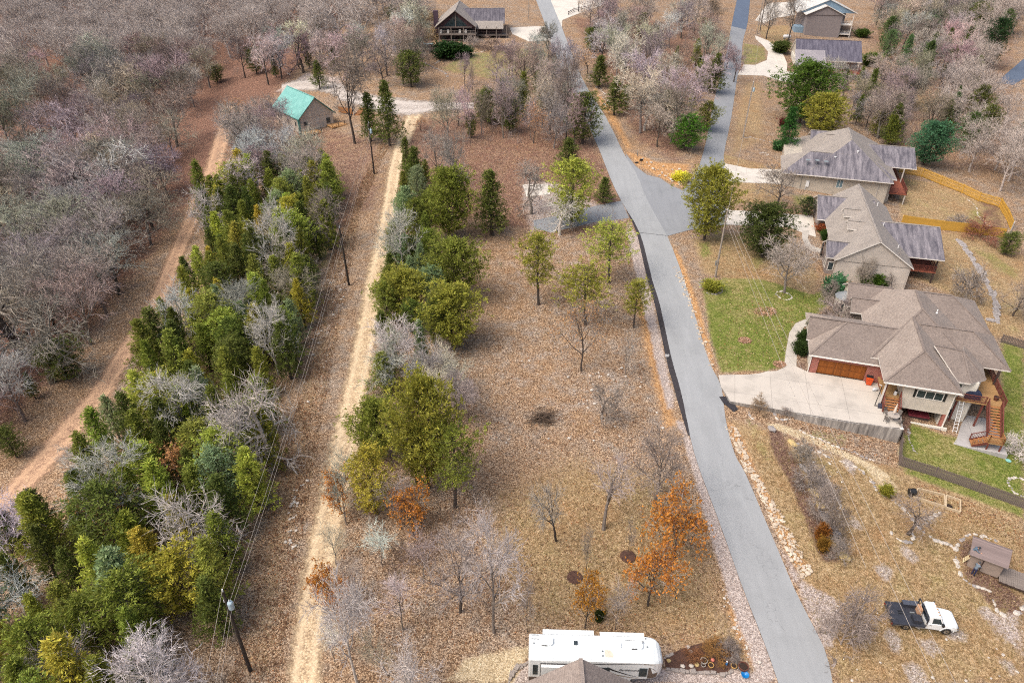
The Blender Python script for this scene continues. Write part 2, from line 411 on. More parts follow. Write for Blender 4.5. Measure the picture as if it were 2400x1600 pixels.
# thin greyish litter between the stones of the lot
paintp('grey', [(1130,560),(1300,520),(1420,560),(1500,700),(1560,1000),(1580,1120),(1400,1060),(1150,1000),(1110,800)], 5, .3)
paintp('grey', [(780,640),(830,560),(800,760),(740,820)], 2, .6)
paintp('grey', [(700,1100),(760,1000),(720,1250),(660,1300)], 2, .4)
paintp('grey', [(1885,1050),(1930,1060),(1960,1180),(1900,1180)], 1.5, .6)
for p in [(1930,1130),(2065,1335),(2130,1300),(2230,1480),(2365,1560),(2180,1520),(2320,1440),(2090,1500),(2010,1230),(1990,1090),(2150,1580)]:
    c = G(*p); paint('grey', [(c[0]+math.cos(a)*RND.uniform(.4,1.3), c[1]+math.sin(a)*RND.uniform(.5,1.4)) for a in [i*.785 for i in range(8)]], .5, .95)
for p in [(1170,900),(1130,1040),(1300,870),(1240,830),(1400,880),(1170,1360),(1420,1000),(1330,960)]:
    c = G(*p); paint('grey', [(c[0]+math.cos(a)*RND.uniform(1,3), c[1]+math.sin(a)*RND.uniform(1,3)) for a in [i*.785 for i in range(8)]], 1.2, .35)
# pale straw thatch by the parking pad
paintp('sand', [(1040,1600),(1090,1545),(1160,1525),(1240,1515),(1235,1545),(1200,1600)], .6, .9)
paintp('sand', [(1780,990),(1815,992),(1880,1010),(1990,1060),(2080,1110),(2110,1150),(2080,1160),(2020,1090),(1880,1030)], .4, .95)

me = bpy.data.meshes.new('ground')
verts = np.stack([xf, yf, ZZ.ravel()], 1)
idx = np.arange(nx*ny).reshape(ny, nx)
quads = np.stack([idx[:-1,:-1], idx[:-1,1:], idx[1:,1:], idx[1:,:-1]], -1).reshape(-1, 4)
me.vertices.add(len(verts)); me.vertices.foreach_set('co', verts.ravel())
me.loops.add(quads.size); me.loops.foreach_set('vertex_index', quads.ravel())
me.polygons.add(len(quads)); me.polygons.foreach_set('loop_start', np.arange(0, quads.size, 4)); me.polygons.foreach_set('loop_total', np.full(len(quads), 4))
me.polygons.foreach_set('use_smooth', np.ones(len(quads), bool)); me.update(calc_edges=True)
for nm, ks in (('cover_a', CH_N[:3]), ('cover_b', CH_N[3:6]), ('cover_c', CH_N[6:]+['sand'])):
    a = me.color_attributes.new(nm, 'FLOAT_COLOR', 'POINT')
    arr = np.ones((nx*ny, 4), np.float32)
    for i, k in enumerate(ks): arr[:, i] = masks[k]
    a.data.foreach_set('color', arr.ravel())
def ground_mat():
    m, nt, bs = new_mat('ground_cover'); bs.inputs['Roughness'].default_value = .95; bs.inputs['Specular IOR Level'].default_value = .15
    co = coord(nt, 'POS')
    n_big = noise(nt, co, .11, 3); n_mid = noise(nt, co, .55, 4, .6); n_sm = noise(nt, co, 2.6, 4, .65); n_fine = noise(nt, co, 17.0, 3, .75)
    vo = N(nt, 'TexVoronoi'); vo.inputs['Scale'].default_value = 11; LK(nt, co, vo.inputs['Vector'])
    sepv = N(nt, 'SeparateXYZ'); LK(nt, vo.outputs['Color'], sepv.inputs[0])
    cell = mth(nt, 'ADD', mth(nt, 'MULTIPLY', sepv.outputs[0], .5), mth(nt, 'MULTIPLY', n_fine, .5))
    cell2 = mth(nt, 'ADD', mth(nt, 'MULTIPLY', sepv.outputs[1], .35), mth(nt, 'MULTIPLY', n_sm, .65))
    litter = ramp(nt, cell, [(.2,hx('3c3129')),(.4,hx('775f4b')),(.58,hx('a3876c')),(.8,hx('d2bfa6'))])
    litter = mix(nt, N_ramp01(nt, n_mid, .42, .66), litter, ramp(nt, cell, [(.22,hx('4d443c')),(.5,hx('8d7e70')),(.8,hx('c2b5a6'))]))
    litter = mix(nt, mth(nt,'MULTIPLY',N_ramp01(nt, n_big, .45, .65),.6), litter, ramp(nt, cell, [(.2,hx('4a3829')),(.5,hx('8f7053')),(.8,hx('c9ab88'))]))
    pat = mth(nt, 'ADD', mth(nt, 'MULTIPLY', n_big, .45), mth(nt, 'MULTIPLY', n_mid, .55))
    green = ramp(nt, cell2, [(.22,hx('3f4f1c')),(.45,hx('62702f')),(.66,hx('84894a')),(.86,hx('b3a878'))])
    green = mix(nt, mth(nt,'MULTIPLY',N_ramp01(nt, pat, .46, .64),.75), green, ramp(nt, cell2, [(.25,hx('6b6034')),(.5,hx('94875a')),(.8,hx('c2b48c'))]))
    straw = ramp(nt, cell2, [(.2,hx('5c4b37')),(.42,hx('8b7556')),(.62,hx('ad9674')),(.85,hx('d3c1a2'))])
    straw = mix(nt, mth(nt,'MULTIPLY',N_ramp01(nt, pat, .5, .66),.7), straw, ramp(nt, cell2, [(.25,hx('6a4f33')),(.5,hx('957350')),(.8,hx('bf9d76'))]))
    straw = mix(nt, mth(nt,'MULTIPLY',N_ramp01(nt, pat, .47, .36),.55), straw, ramp(nt, cell2, [(.25,hx('6c6337')),(.5,hx('94895a')),(.8,hx('c3b78e'))]))
    cols = {
     'green': green, 'straw': straw,
     'redlit': ramp(nt, cell, [(.2,hx('362822')),(.42,hx('664b40')),(.62,hx('8f6c5a')),(.85,hx('b99e8c'))]),
     'gravel': ramp(nt, cell, [(.2,hx('776b65')),(.45,hx('a2958e')),(.75,hx('cbc0b9'))]),
     'clay': ramp(nt, cell2, [(.25,hx('7d5636')),(.5,hx('b08558')),(.75,hx('dcbb92'))]),
     'mulch': ramp(nt, cell, [(.2,hx('3d2b25')),(.5,hx('6b5247')),(.8,hx('97816f'))]),
     'grey': ramp(nt, cell, [(.2,hx('73675f')),(.5,hx('a4978d')),(.8,hx('d0c6bc'))]),
     'sand': ramp(nt, cell, [(.2,hx('8d7c60')),(.5,hx('bba98a')),(.8,hx('ddd0b4'))]),
    }
    cov = {}
    for nm, ks in (('cover_a', CH_N[:3]), ('cover_b', CH_N[3:6]), ('cover_c', CH_N[6:])):
        v = N(nt, 'VertexColor'); v.layer_name = nm; s = N(nt, 'SeparateColor'); LK(nt, v.outputs['Color'], s.inputs[0])
        for i, k in enumerate(ks): cov[k] = s.outputs[i]
    nn = mth(nt, 'ADD', mth(nt, 'MULTIPLY', n_mid, .5), mth(nt, 'MULTIPLY', n_sm, .5))
    c = litter
    for k in ['redlit','straw','grey','green','clay','gravel','mulch','sand']:
        t = mth(nt, 'ADD', cov[k], mth(nt, 'MULTIPLY', mth(nt, 'SUBTRACT', nn, .5), 1.5))
        f = mth(nt, 'MULTIPLY', N_ramp01(nt, t, .32, .68), N_ramp01(nt, cov[k], 0, .12))
        c = mix(nt, f, c, cols[k])
    
    LK(nt, c, bs.inputs['Base Color'])
    bump(nt, bs, mth(nt,'ADD',cell, n_sm), .55, .12)
    return m
me.materials.append(ground_mat())
gobj = bpy.data.objects.new('ground', me); COL.objects.link(gobj); tag(gobj, kind='structure')
tag(gobj, 'leaf-strewn ridge ground with dry grass and green lawns')

# ------------------------------------------------------------------ draped sheets
def drape(name, poly, mat, dz=.04, zfix=None, cut=1.2, skirt=.25, skirt_mat=None, kind='structure', label=None, dip=True):
    bm = bmesh.new()
    vs = [bm.verts.new((p[0], p[1], 0)) for p in poly]
    f = bm.faces.new(vs)
    if f.normal.z < 0 or f.calc_area() and (f.normal_update() or f.normal.z < 0): f.normal_flip()
    bmesh.ops.triangulate(bm, faces=bm.faces[:])
    xs = [p[0] for p in poly]; ys = [p[1] for p in poly]
    if zfix is None:
        for lo, hi, ax in ((min(xs), max(xs), 0), (min(ys), max(ys), 1)):
            k = lo+cut
            while k < hi:
                n = Vector((1,0,0)) if ax == 0 else Vector((0,1,0))
                bmesh.ops.bisect_plane(bm, geom=bm.verts[:]+bm.edges[:]+bm.faces[:], plane_co=n*k, plane_no=n); k += cut
    for v in bm.verts: v.co.z = (tz(v.co.x, v.co.y, dip)+dz) if zfix is None else zfix
    if skirt:
        be = [e for e in bm.edges if e.is_boundary]
        r = bmesh.ops.extrude_edge_only(bm, edges=be)
        for g in r['geom']:
            if isinstance(g, bmesh.types.BMVert): g.co.z -= skirt
        for g in r['geom']:
            if isinstance(g, bmesh.types.BMFace): g.material_index = 1
    bmesh.ops.recalc_face_normals(bm, faces=bm.faces[:])
    m = bpy.data.meshes.new(name); bm.to_mesh(m); bm.free()
    m.materials.append(mat); m.materials.append(skirt_mat or mat); m.update()
    o = bpy.data.objects.new(name, m); COL.objects.link(o); tag(o, label, kind=kind)
    return o
def asphalt_mat(name, c, dark):
    m, nt, bs = new_mat(name); bs.inputs['Roughness'].default_value = .85
    co = coord(nt,'POS'); mp = N(nt,'Mapping'); LK(nt, co, mp.inputs['Vector']); mp.inputs['Scale'].default_value = (1,.07,1); mp.inputs['Rotation'].default_value = (0,0,rad(-2))
    streak = noise(nt, mp.outputs[0], 1.1, 4, .6); g = noise(nt, co, 14, 3, .7); b = noise(nt, co, .3, 4)
    a = ramp(nt, streak, [(.3,tuple(x*.86 for x in c)),(.7,tuple(min(1,x*1.07) for x in c))])
    a = mix(nt, .35, a, ramp(nt, g, [(.3,dark),(.7,tuple(min(1,x*1.25) for x in c))]))
    a = mix(nt, mth(nt,'MULTIPLY',N_ramp01(nt,b,.5,.75),.35), a, dark)
    pn = noise(nt, co, .9, 6, .7, .6); a = mix(nt, mth(nt,'MULTIPLY',N_ramp01(nt,pn,.56,.7),.3), a, tuple(min(1,x*1.25) for x in c))
    ln = N(nt,'TexWave'); ln.inputs['Scale'].default_value = .035; ln.inputs['Distortion'].default_value = 9; ln.inputs['Detail'].default_value = 6; ln.inputs['Detail Scale'].default_value = 2.2; LK(nt, co, ln.inputs['Vector'])
    cr = mth(nt,'SUBTRACT',1.0,N_ramp01(nt, mth(nt,'ABSOLUTE',mth(nt,'SUBTRACT',ln.outputs['Fac'],.5)), 0, .012))
    a = mix(nt, mth(nt,'MULTIPLY',cr,.4), a, tuple(x*.5 for x in dark))
    LK(nt, a, bs.inputs['Base Color']); bump(nt, bs, g, .25, .01); return m
M_ASPH = asphalt_mat('old_asphalt', hx('979b9e'), hx('7d8184'))
M_ASPH2 = asphalt_mat('side_asphalt', hx('888c91'), hx('70757a'))
M_ASPHD = asphalt_mat('dark_asphalt', hx('566478'), hx('485468'))
M_BLACK = pm('fresh_black_asphalt', hx('3a383e'), hx('222126'), 3, .9, .3, 'Object')
def conc_mat(name, c, joint=4.2, rot=0.0):
    m, nt, bs = new_mat(name); bs.inputs['Roughness'].default_value = .85
    co = coord(nt,'POS'); n1 = noise(nt, co, .35, 5, .6); n2 = noise(nt, co, 6, 4, .7)
    a = ramp(nt, n1, [(.25,tuple(x*.66 for x in c)),(.5,c),(.75,tuple(min(1,x*1.1) for x in c))])
    a = mix(nt, .3, a, ramp(nt, n2, [(.25,tuple(x*.72 for x in c)),(.75,tuple(min(1,x*1.12) for x in c))]))
    mp = N(nt,'Mapping'); LK(nt, co, mp.inputs['Vector']); mp.inputs['Rotation'].default_value = (0,0,rot)
    s = N(nt,'SeparateXYZ'); LK(nt, mp.outputs[0], s.inputs[0])
    j = None
    for ax in (0,1):
        fr = mth(nt,'FRACT', mth(nt,'DIVIDE', s.outputs[ax], joint)); k = mth(nt,'LESS_THAN', fr, .05/joint)
        j = k if j is None else mth(nt,'MAXIMUM', j, k)
    a = mix(nt, mth(nt,'MULTIPLY',j,.55), a, tuple(x*.3 for x in c))
    LK(nt, a, bs.inputs['Base Color']); return m
M_CONC = conc_mat('drive_concrete', hx('bdb7ae'), 4.4, rad(15))
M_CONCW = conc_mat('pale_concrete', hx('cbc6bd'), 3.6, rad(12))
M_WALK = conc_mat('walk_concrete', hx('bab5ac'), 1.35, rad(-10))
M_RETW = None
def ret_mat():
    m, nt, bs = new_mat('stained_retaining_wall'); bs.inputs['Roughness'].default_value = .9
    uv = coord(nt,'Object'); mp = N(nt,'Mapping'); LK(nt, uv, mp.inputs['Vector']); mp.inputs['Scale'].default_value = (2.2,2.2,.25)
    st = noise(nt, mp.outputs[0], 1.3, 5, .65)
    LK(nt, ramp(nt, st, [(.3,hx('5d5a58')),(.5,hx('8c8884')),(.7,hx('b5b1aa'))]), bs.inputs['Base Color']); return m
M_RETW = ret_mat()
def smooth_poly(pts, k=3):                              # Catmull-Rom through survey points
    out = []; n = len(pts)
    for i in range(n-1):
        p0, p1, p2, p3 = pts[max(i-1,0)], pts[i], pts[i+1], pts[min(i+2,n-1)]
        for j in range(k):
            t = j/k
            out.append(tuple(.5*((2*p1[a])+(-p0[a]+p2[a])*t+(2*p0[a]-5*p1[a]+4*p2[a]-p3[a])*t*t+(-p0[a]+3*p1[a]-3*p2[a]+p3[a])*t**3) for a in (0,1)))
    return out+[tuple(pts[-1][:2])]
# main road
RL = [(1256,0),(1280,65),(1296,114),(1340,210),(1399,339),(1430,417),(1458,475),(1499,551),(1527,661),(1546,723),(1571,840),(1589,905),(1601,954),(1627,1062),(1679,1205),(1738,1370),(1793,1511),(1824,1600)]
RR = [(1292,0),(1317,65),(1365,186),(1420,275),(1461,358),(1489,403),(1520,475),(1564,554),(1600,647),(1638,771),(1663,850),(1690,905),(1700,980),(1722,1064),(1748,1112),(1814,1267),(1862,1380),(1931,1518),(1951,1600)]
rl = smooth_poly(gl(RL)); rr = smooth_poly(gl(RR))
ext = lambda p, q, y: (p[0]+(q[0]-p[0])*(y-p[1])/(q[1]-p[1]), y)
rl.append((rl[-1][0]+.4, 8)); rr.append((rr[-1][0]+.6, 8)); rl.insert(0, (7.0, 330)); rr.insert(0, (12.8, 330))
drape('main_road', rl+rr[::-1], M_ASPH, .05, cut=1.5, skirt=.7, dip=False, skirt_mat=M_BLACK, label='pale grey asphalt road running the length of the ridge')
# black sloping asphalt edge along the raised stretch
mb = MB(); ed = [p for p in rl if 60 < p[1] < 119]
for i in range(len(ed)-1):
    a, b = ed[i], ed[i+1]
    def w(y): return .15+.42*min(1, max(0, (y-62)/8))*min(1, max(0,(119-y)/14))
    za, zb = tz(a[0]+2, a[1])+.052, tz(b[0]+2, b[1])+.052
    wa, wb2 = w(a[1]), w(b[1])
    mb.poly([(a[0]+.02,a[1],tz(a[0],a[1],False)+.055),(b[0]+.02,b[1],tz(b[0],b[1],False)+.055),(b[0]-wb2,b[1],tz(b[0]-wb2,b[1])+.02),(a[0]-wa,a[1],tz(a[0]-wa,a[1])+.02)])
tag(mb.build('road_edge', M_BLACK), 'black sloping asphalt edge beside the raised stretch of road', kind='structure')
# side street and junction
SL = [(1727,0),(1714,62),(1700,138),(1674,234),(1655,331),(1633,403),(1612,432)]
SR = [(1758,0),(1752,55),(1741,98),(1736,155),(1729,176),(1714,275),(1696,365),(1702,386)]
sl = smooth_poly(gl(SL)); sr = smooth_poly(gl(SR))
seam = gl([(1700,62),(1755,62)])
top = [(sl[0][0]+2, 330), (sr[0][0]+3, 330)]
drape('side_street', [top[0]]+sl+gl([(1600,446),(1575,437),(1547,418),(1516,410),(1489,389),(1466,360),(1478,402),(1508,474),(1538,536),(1556,556),(1610,541),(1655,532),(1703,527),(1703,492),(1686,470),(1691,427)])+sr[::-1]+[top[1]], M_ASPH2, .042, cut=1.5, skirt=.12, skirt_mat=M_BLACK, label='blue-grey side street climbing from the junction')
drape('side_street', [(top[0][0],329)]+[p for p in sl if p[1] > 262]+[p for p in sr if p[1] > 262][::-1]+[(top[1][0],329)], M_ASPHD, .06, cut=2, skirt=.03, label='newer dark asphalt at the far end of the side street')
drape('driveway', gl([(1456,471),(1400,482),(1330,500),(1250,517),(1252,535),(1290,545),(1392,521),(1474,511)]), M_ASPH2, .036, label='short asphalt apron left of the junction')
drape('road', gl([(2335,195),(2362,170),(2400,138),(2440,110),(2470,140),(2400,185),(2374,200)]), M_ASPHD, .05, label='dark asphalt road bending out of the woods on the right edge')
sm = MB(); q0, q1 = G(1487,549), G(1562,553)
for k in range(8):
    a, b = Vector(q0).lerp(Vector(q1),k/8), Vector(q0).lerp(Vector(q1),(k+1)/8); sm.poly([(a.x,a.y-.06,tz(a.x,a.y,False)+.06),(b.x,b.y-.06,tz(b.x,b.y,False)+.06),(b.x,b.y+.06,tz(b.x,b.y,False)+.06),(a.x,a.y+.06,tz(a.x,a.y,False)+.06)])
tag(sm.build('road_seam', M_BLACK), 'dark paving seam across the main road at the junction', kind='structure')
# drives and walks
drape('driveway', [at(x,y,3.0)[:2] for x,y in [(1683,877),(1765,870),(1820,869),(1838,861),(1865,858),(1894,871),(2070,900),(2090,925),(2112,1003),(2061,998),(2015,991),(1865,966),(1712,940),(1690,905)]], M_CONC, zfix=3.0, skirt=2.6, skirt_mat=M_RETW, label='wide pale concrete driveway in front of the brick garage')
drape('driveway', gl([(1700,384),(1760,396),(1832,398),(1860,372),(1860,432),(1830,432),(1690,426)]), M_CONCW, .06, label='concrete driveway of the upper beige house')
drape('driveway', gl([(1700,492),(1760,496),(1905,506),(1912,556),(1880,545),(1850,533),(1703,527)]), M_CONCW, .06, label='concrete driveway of the dormered grey house')
drape('walk', gl([(1880,542),(1897,540),(1893,560),(1902,576),(1925,584),(1925,592),(1905,590),(1888,578),(1880,560)]), M_WALK, .07, label='curved concrete walk to the dormered grey house')
drape('driveway', gl([(1743,152),(1770,153),(1797,142),(1800,122),(1785,104),(1771,92),(1770,84),(1800,96),(1832,120),(1845,150),(1844,168),(1875,172),(1870,195),(1830,190),(1790,178),(1729,176)]), M_CONCW, .06, label='looping concrete drive round the grass island')
drape('driveway', gl([(1770,48),(1800,8),(1850,5),(1865,35),(1820,42),(1790,55)]), M_CONCW, .07, label='concrete drive of the blue-gabled house at the top')
drape('driveway', gl([(1317,65),(1291,2),(1420,-5),(1420,10),(1350,35),(1318,48)]), M_CONCW, .07, label='white concrete drive at the top beside the road')
drape('driveway', gl([(1195,66),(1277,62),(1293,96),(1240,98),(1200,80)]), M_CONCW, .07, label='pale concrete parking area beside the dark cabin')
drape('slab', gl([(1225,434),(1283,432),(1290,456),(1234,462)]), M_CONCW, .1, label='white concrete slab among the trees left of the junction')
drape('walk', gl([(1837,866),(1842,823),(1850,780),(1864,759),(1884,750),(1903,746),(1906,760),(1884,767),(1873,790),(1868,812),(1866,868)]), M_WALK, .09, label='curved concrete walk beside the brick garage')
# unpaved tracks, fading at the edges
def track_mat(name, c1, c2, c3):
    m, nt, bs = new_mat(name); bs.inputs['Roughness'].default_value = .95
    co = coord(nt,'POS'); uv = N(nt,'TexCoord').outputs['UV']; s = N(nt,'SeparateXYZ'); LK(nt, uv, s.inputs[0])
    vo = N(nt,'TexVoronoi'); vo.inputs['Scale'].default_value = 8; LK(nt, co, vo.inputs['Vector']); sv = N(nt,'SeparateXYZ'); LK(nt, vo.outputs['Color'], sv.inputs[0])
    f = mth(nt,'ADD', mth(nt,'MULTIPLY',sv.outputs[0],.4), mth(nt,'MULTIPLY',noise(nt,co,1.2,5,.65),.6))
    col = ramp(nt, f, [(.25,c3),(.5,c2),(.72,c1)])
    rut = mth(nt,'ABSOLUTE', mth(nt,'SUBTRACT', mth(nt,'ABSOLUTE', mth(nt,'SUBTRACT', s.outputs[0], .5)), .2))
    col = mix(nt, mth(nt,'MULTIPLY', mth(nt,'SUBTRACT',1.0,N_ramp01(nt,rut,.02,.12)), .45), col, c1)
    edge = mth(nt,'MULTIPLY', mth(nt,'MINIMUM', s.outputs[0], mth(nt,'SUBTRACT',1.0,s.outputs[0])), 3.2)
    a = N_ramp01(nt, mth(nt,'ADD', edge, mth(nt,'MULTIPLY', mth(nt,'SUBTRACT',noise(nt,co,1.1,6,.75),.5),2.0)), .08, .7)
    LK(nt, col, bs.inputs['Base Color']); LK(nt, a, bs.inputs['Alpha']); bump(nt, bs, f, .4, .05); return m
def ribbon(name, L, R, mat, dz, label, n=6):
    L = smooth_poly(gl(L), 8); R = smooth_poly(gl(R), 8); mb = MB(); uvs = []
    k = len(L); me = bpy.data.meshes.new(name); V = []; F = []; U = []
    for i in range(k):
        for j in range(n+1):
            t = j/n; x = L[i][0]*(1-t)+R[i][0]*t; y = L[i][1]*(1-t)+R[i][1]*t
            V.append((x, y, tz(x,y)+dz)); U.append((t, i/k))
    for i in range(k-1):
        for j in range(n):
            a = i*(n+1)+j; F.append((a+n+1, a+n+2, a+1, a))
    me.from_pydata(V, [], F); lay = me.uv_layers.new(name='UVMap')
    for l in me.loops: lay.data[l.index].uv = U[l.vertex_index]
    me.materials.append(mat); me.update()
    o = bpy.data.objects.new(name, me); COL.objects.link(o); tag(o, label, kind='structure'); return o
M_TRK = track_mat('track_dirt', hx('dcc8a8'), hx('c0a988'), hx('8f7a64'))
M_TRK2 = track_mat('wood_track_dirt', hx('c9a787'), hx('ab8b72'), hx('846855'))
M_GRV = track_mat('gravel_lane', hx('c9c2bb'), hx('aca49d'), hx('857c74'))
ribbon('dirt_track', [(950,258),(912,370),(884,520),(854,640),(831,760),(801,900),(762,1060),(726,1210),(698,1350),(680,1480),(662,1600)],
       [(1000,258),(952,370),(933,520),(918,640),(898,760),(871,900),(848,1060),(820,1210),(792,1350),(770,1480),(760,1600)], M_TRK, .03, 'sandy dirt track down the middle of the clearing')
ribbon('dirt_track', [(520,250),(480,380),(437,480),(392,590),(338,710),(284,800),(205,912),(105,1025),(12,1135),(-50,1205)],
       [(560,250),(530,380),(490,480),(440,590),(395,710),(335,800),(265,930),(165,1060),(50,1180),(-10,1250)], M_TRK2, .04, 'pinkish dirt track along the edge of the left-hand woods')
ribbon('gravel_lane', [(800,205),(850,215),(905,222),(960,230),(1040,236),(1110,238)], [(790,235),(850,255),(900,270),(960,275),(1040,262),(1110,258)], M_GRV, .05, 'grey gravel lane between the two cabins')
ribbon('gravel_lane', [(660,195),(700,185),(760,185),(815,200)], [(660,225),(705,215),(760,220),(800,235)], M_GRV, .045, 'grey gravel turning area behind the teal-roofed cabin')
def height_to_(base, py): d = ray(0, py); return CH+d[2]*base[1]/d[1]-base[2]
# ------------------------------------------------------------------ building materials
SH_BROWN = shingle('brown_shingles', hx('a1968d'), hx('857971'))
SH_BROWN2 = shingle('brown_shingles_darker', hx('8b8079'), hx('716660'))  # darker brown copy for south-facing roof planes and ridge caps
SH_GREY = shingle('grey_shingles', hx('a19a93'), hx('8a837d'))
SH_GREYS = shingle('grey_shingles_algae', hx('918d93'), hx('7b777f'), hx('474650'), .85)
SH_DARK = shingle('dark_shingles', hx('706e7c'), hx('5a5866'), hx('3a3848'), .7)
SH_NEAR = shingle('near_shingles', hx('9a8f88'), hx('7d726c'), row=.16, wid=.3)
SD_BEIGE = siding('beige_siding', hx('c9c1b5')); SD_CREAM = siding('cream_siding', hx('d9d6cc')); SD_DK = siding('dark_stained_siding', hx('4a3138'), .2)
SD_LOG = siding('weathered_log_siding', hx('c2bab0'), .25); SD_BLUE = siding('blue_siding', hx('7e97ab'), .2); SD_TAN = siding('tan_siding', hx('b9b1a4'))
BR_RED = brick_mat('red_brick', hx('a85a4c'), hx('8c463c'), hx('b39a8e'))
BR_STONE = brick_mat('stacked_stone', hx('a59a95'), hx('7d736f'), hx('6a615d'), .35, .16, .02)
BR_PAVER = brick_mat('grey_brick', hx('8d8585'), hx('6f6769'), hx('a39c98'), .2, .08, .012)
TRIM = pm('white_trim', hx('e6e3de'), hx('d3cfc8'), 2, .55); TRIM_G = pm('grey_trim', hx('c6c1ba'), hx('aea9a2'), 2, .6)
GLASS = glass_mat('dark_window_glass'); GLASS_B = glass_mat('bluish_window_glass', (.10,.15,.17))
WD_RED = pm('red_stained_wood', hx('7b4238'), hx('5c2f28'), 5, .7); WD_ORG = pm('orange_cedar_wood', hx('b07d50'), hx('8a5c38'), 5, .7)
WD_GREY = pm('weathered_wood', hx('8d837c'), hx('6a615b'), 6, .9, .2); WD_DARK = pm('dark_wood', hx('4b3c3a'), hx('332827'), 5, .8)
DK_TAN = plank_mat('tan_deck_boards', hx('ad8a5e'), hx('8c6c44'), .14); DK_RED = plank_mat('red_deck_boards', hx('9a5a44'), hx('7c4434'), .14)
DK_PALE = plank_mat('pale_deck_boards', hx('d5a873'), hx('b98a58'), .14)
DOOR_WD = plank_mat('garage_door_boards', hx('9c5a1f'), hx('74400f'), .16, 'Y')
METAL_W = pm('white_metal', hx('e9ebec'), hx('d6d8da'), 3, .4); METAL_G = pm('galvanised_metal', hx('8f959a'), hx('757b80'), 4, .5, metal=.15)
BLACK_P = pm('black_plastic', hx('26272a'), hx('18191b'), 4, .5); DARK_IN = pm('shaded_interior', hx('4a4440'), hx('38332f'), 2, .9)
TEAL = None
def teal_mat():
    m, nt, bs = new_mat('teal_metal_roof'); bs.inputs['Roughness'].default_value = .45
    uv = coord(nt,'UV'); s = N(nt,'SeparateXYZ'); LK(nt, uv, s.inputs[0])
    fr = mth(nt,'FRACT', mth(nt,'DIVIDE', s.outputs[0], .45)); rib = mth(nt,'LESS_THAN', fr, .12)
    c = ramp(nt, noise(nt, uv, .6, 4), [(.3,hx('619e98')),(.7,hx('7ab3ad'))])
    LK(nt, mix(nt, mth(nt,'MULTIPLY',rib,.4), c, hx('3f8c86')), bs.inputs['Base Color']); bump(nt, bs, rib, .6, .03); return m
TEAL = teal_mat()

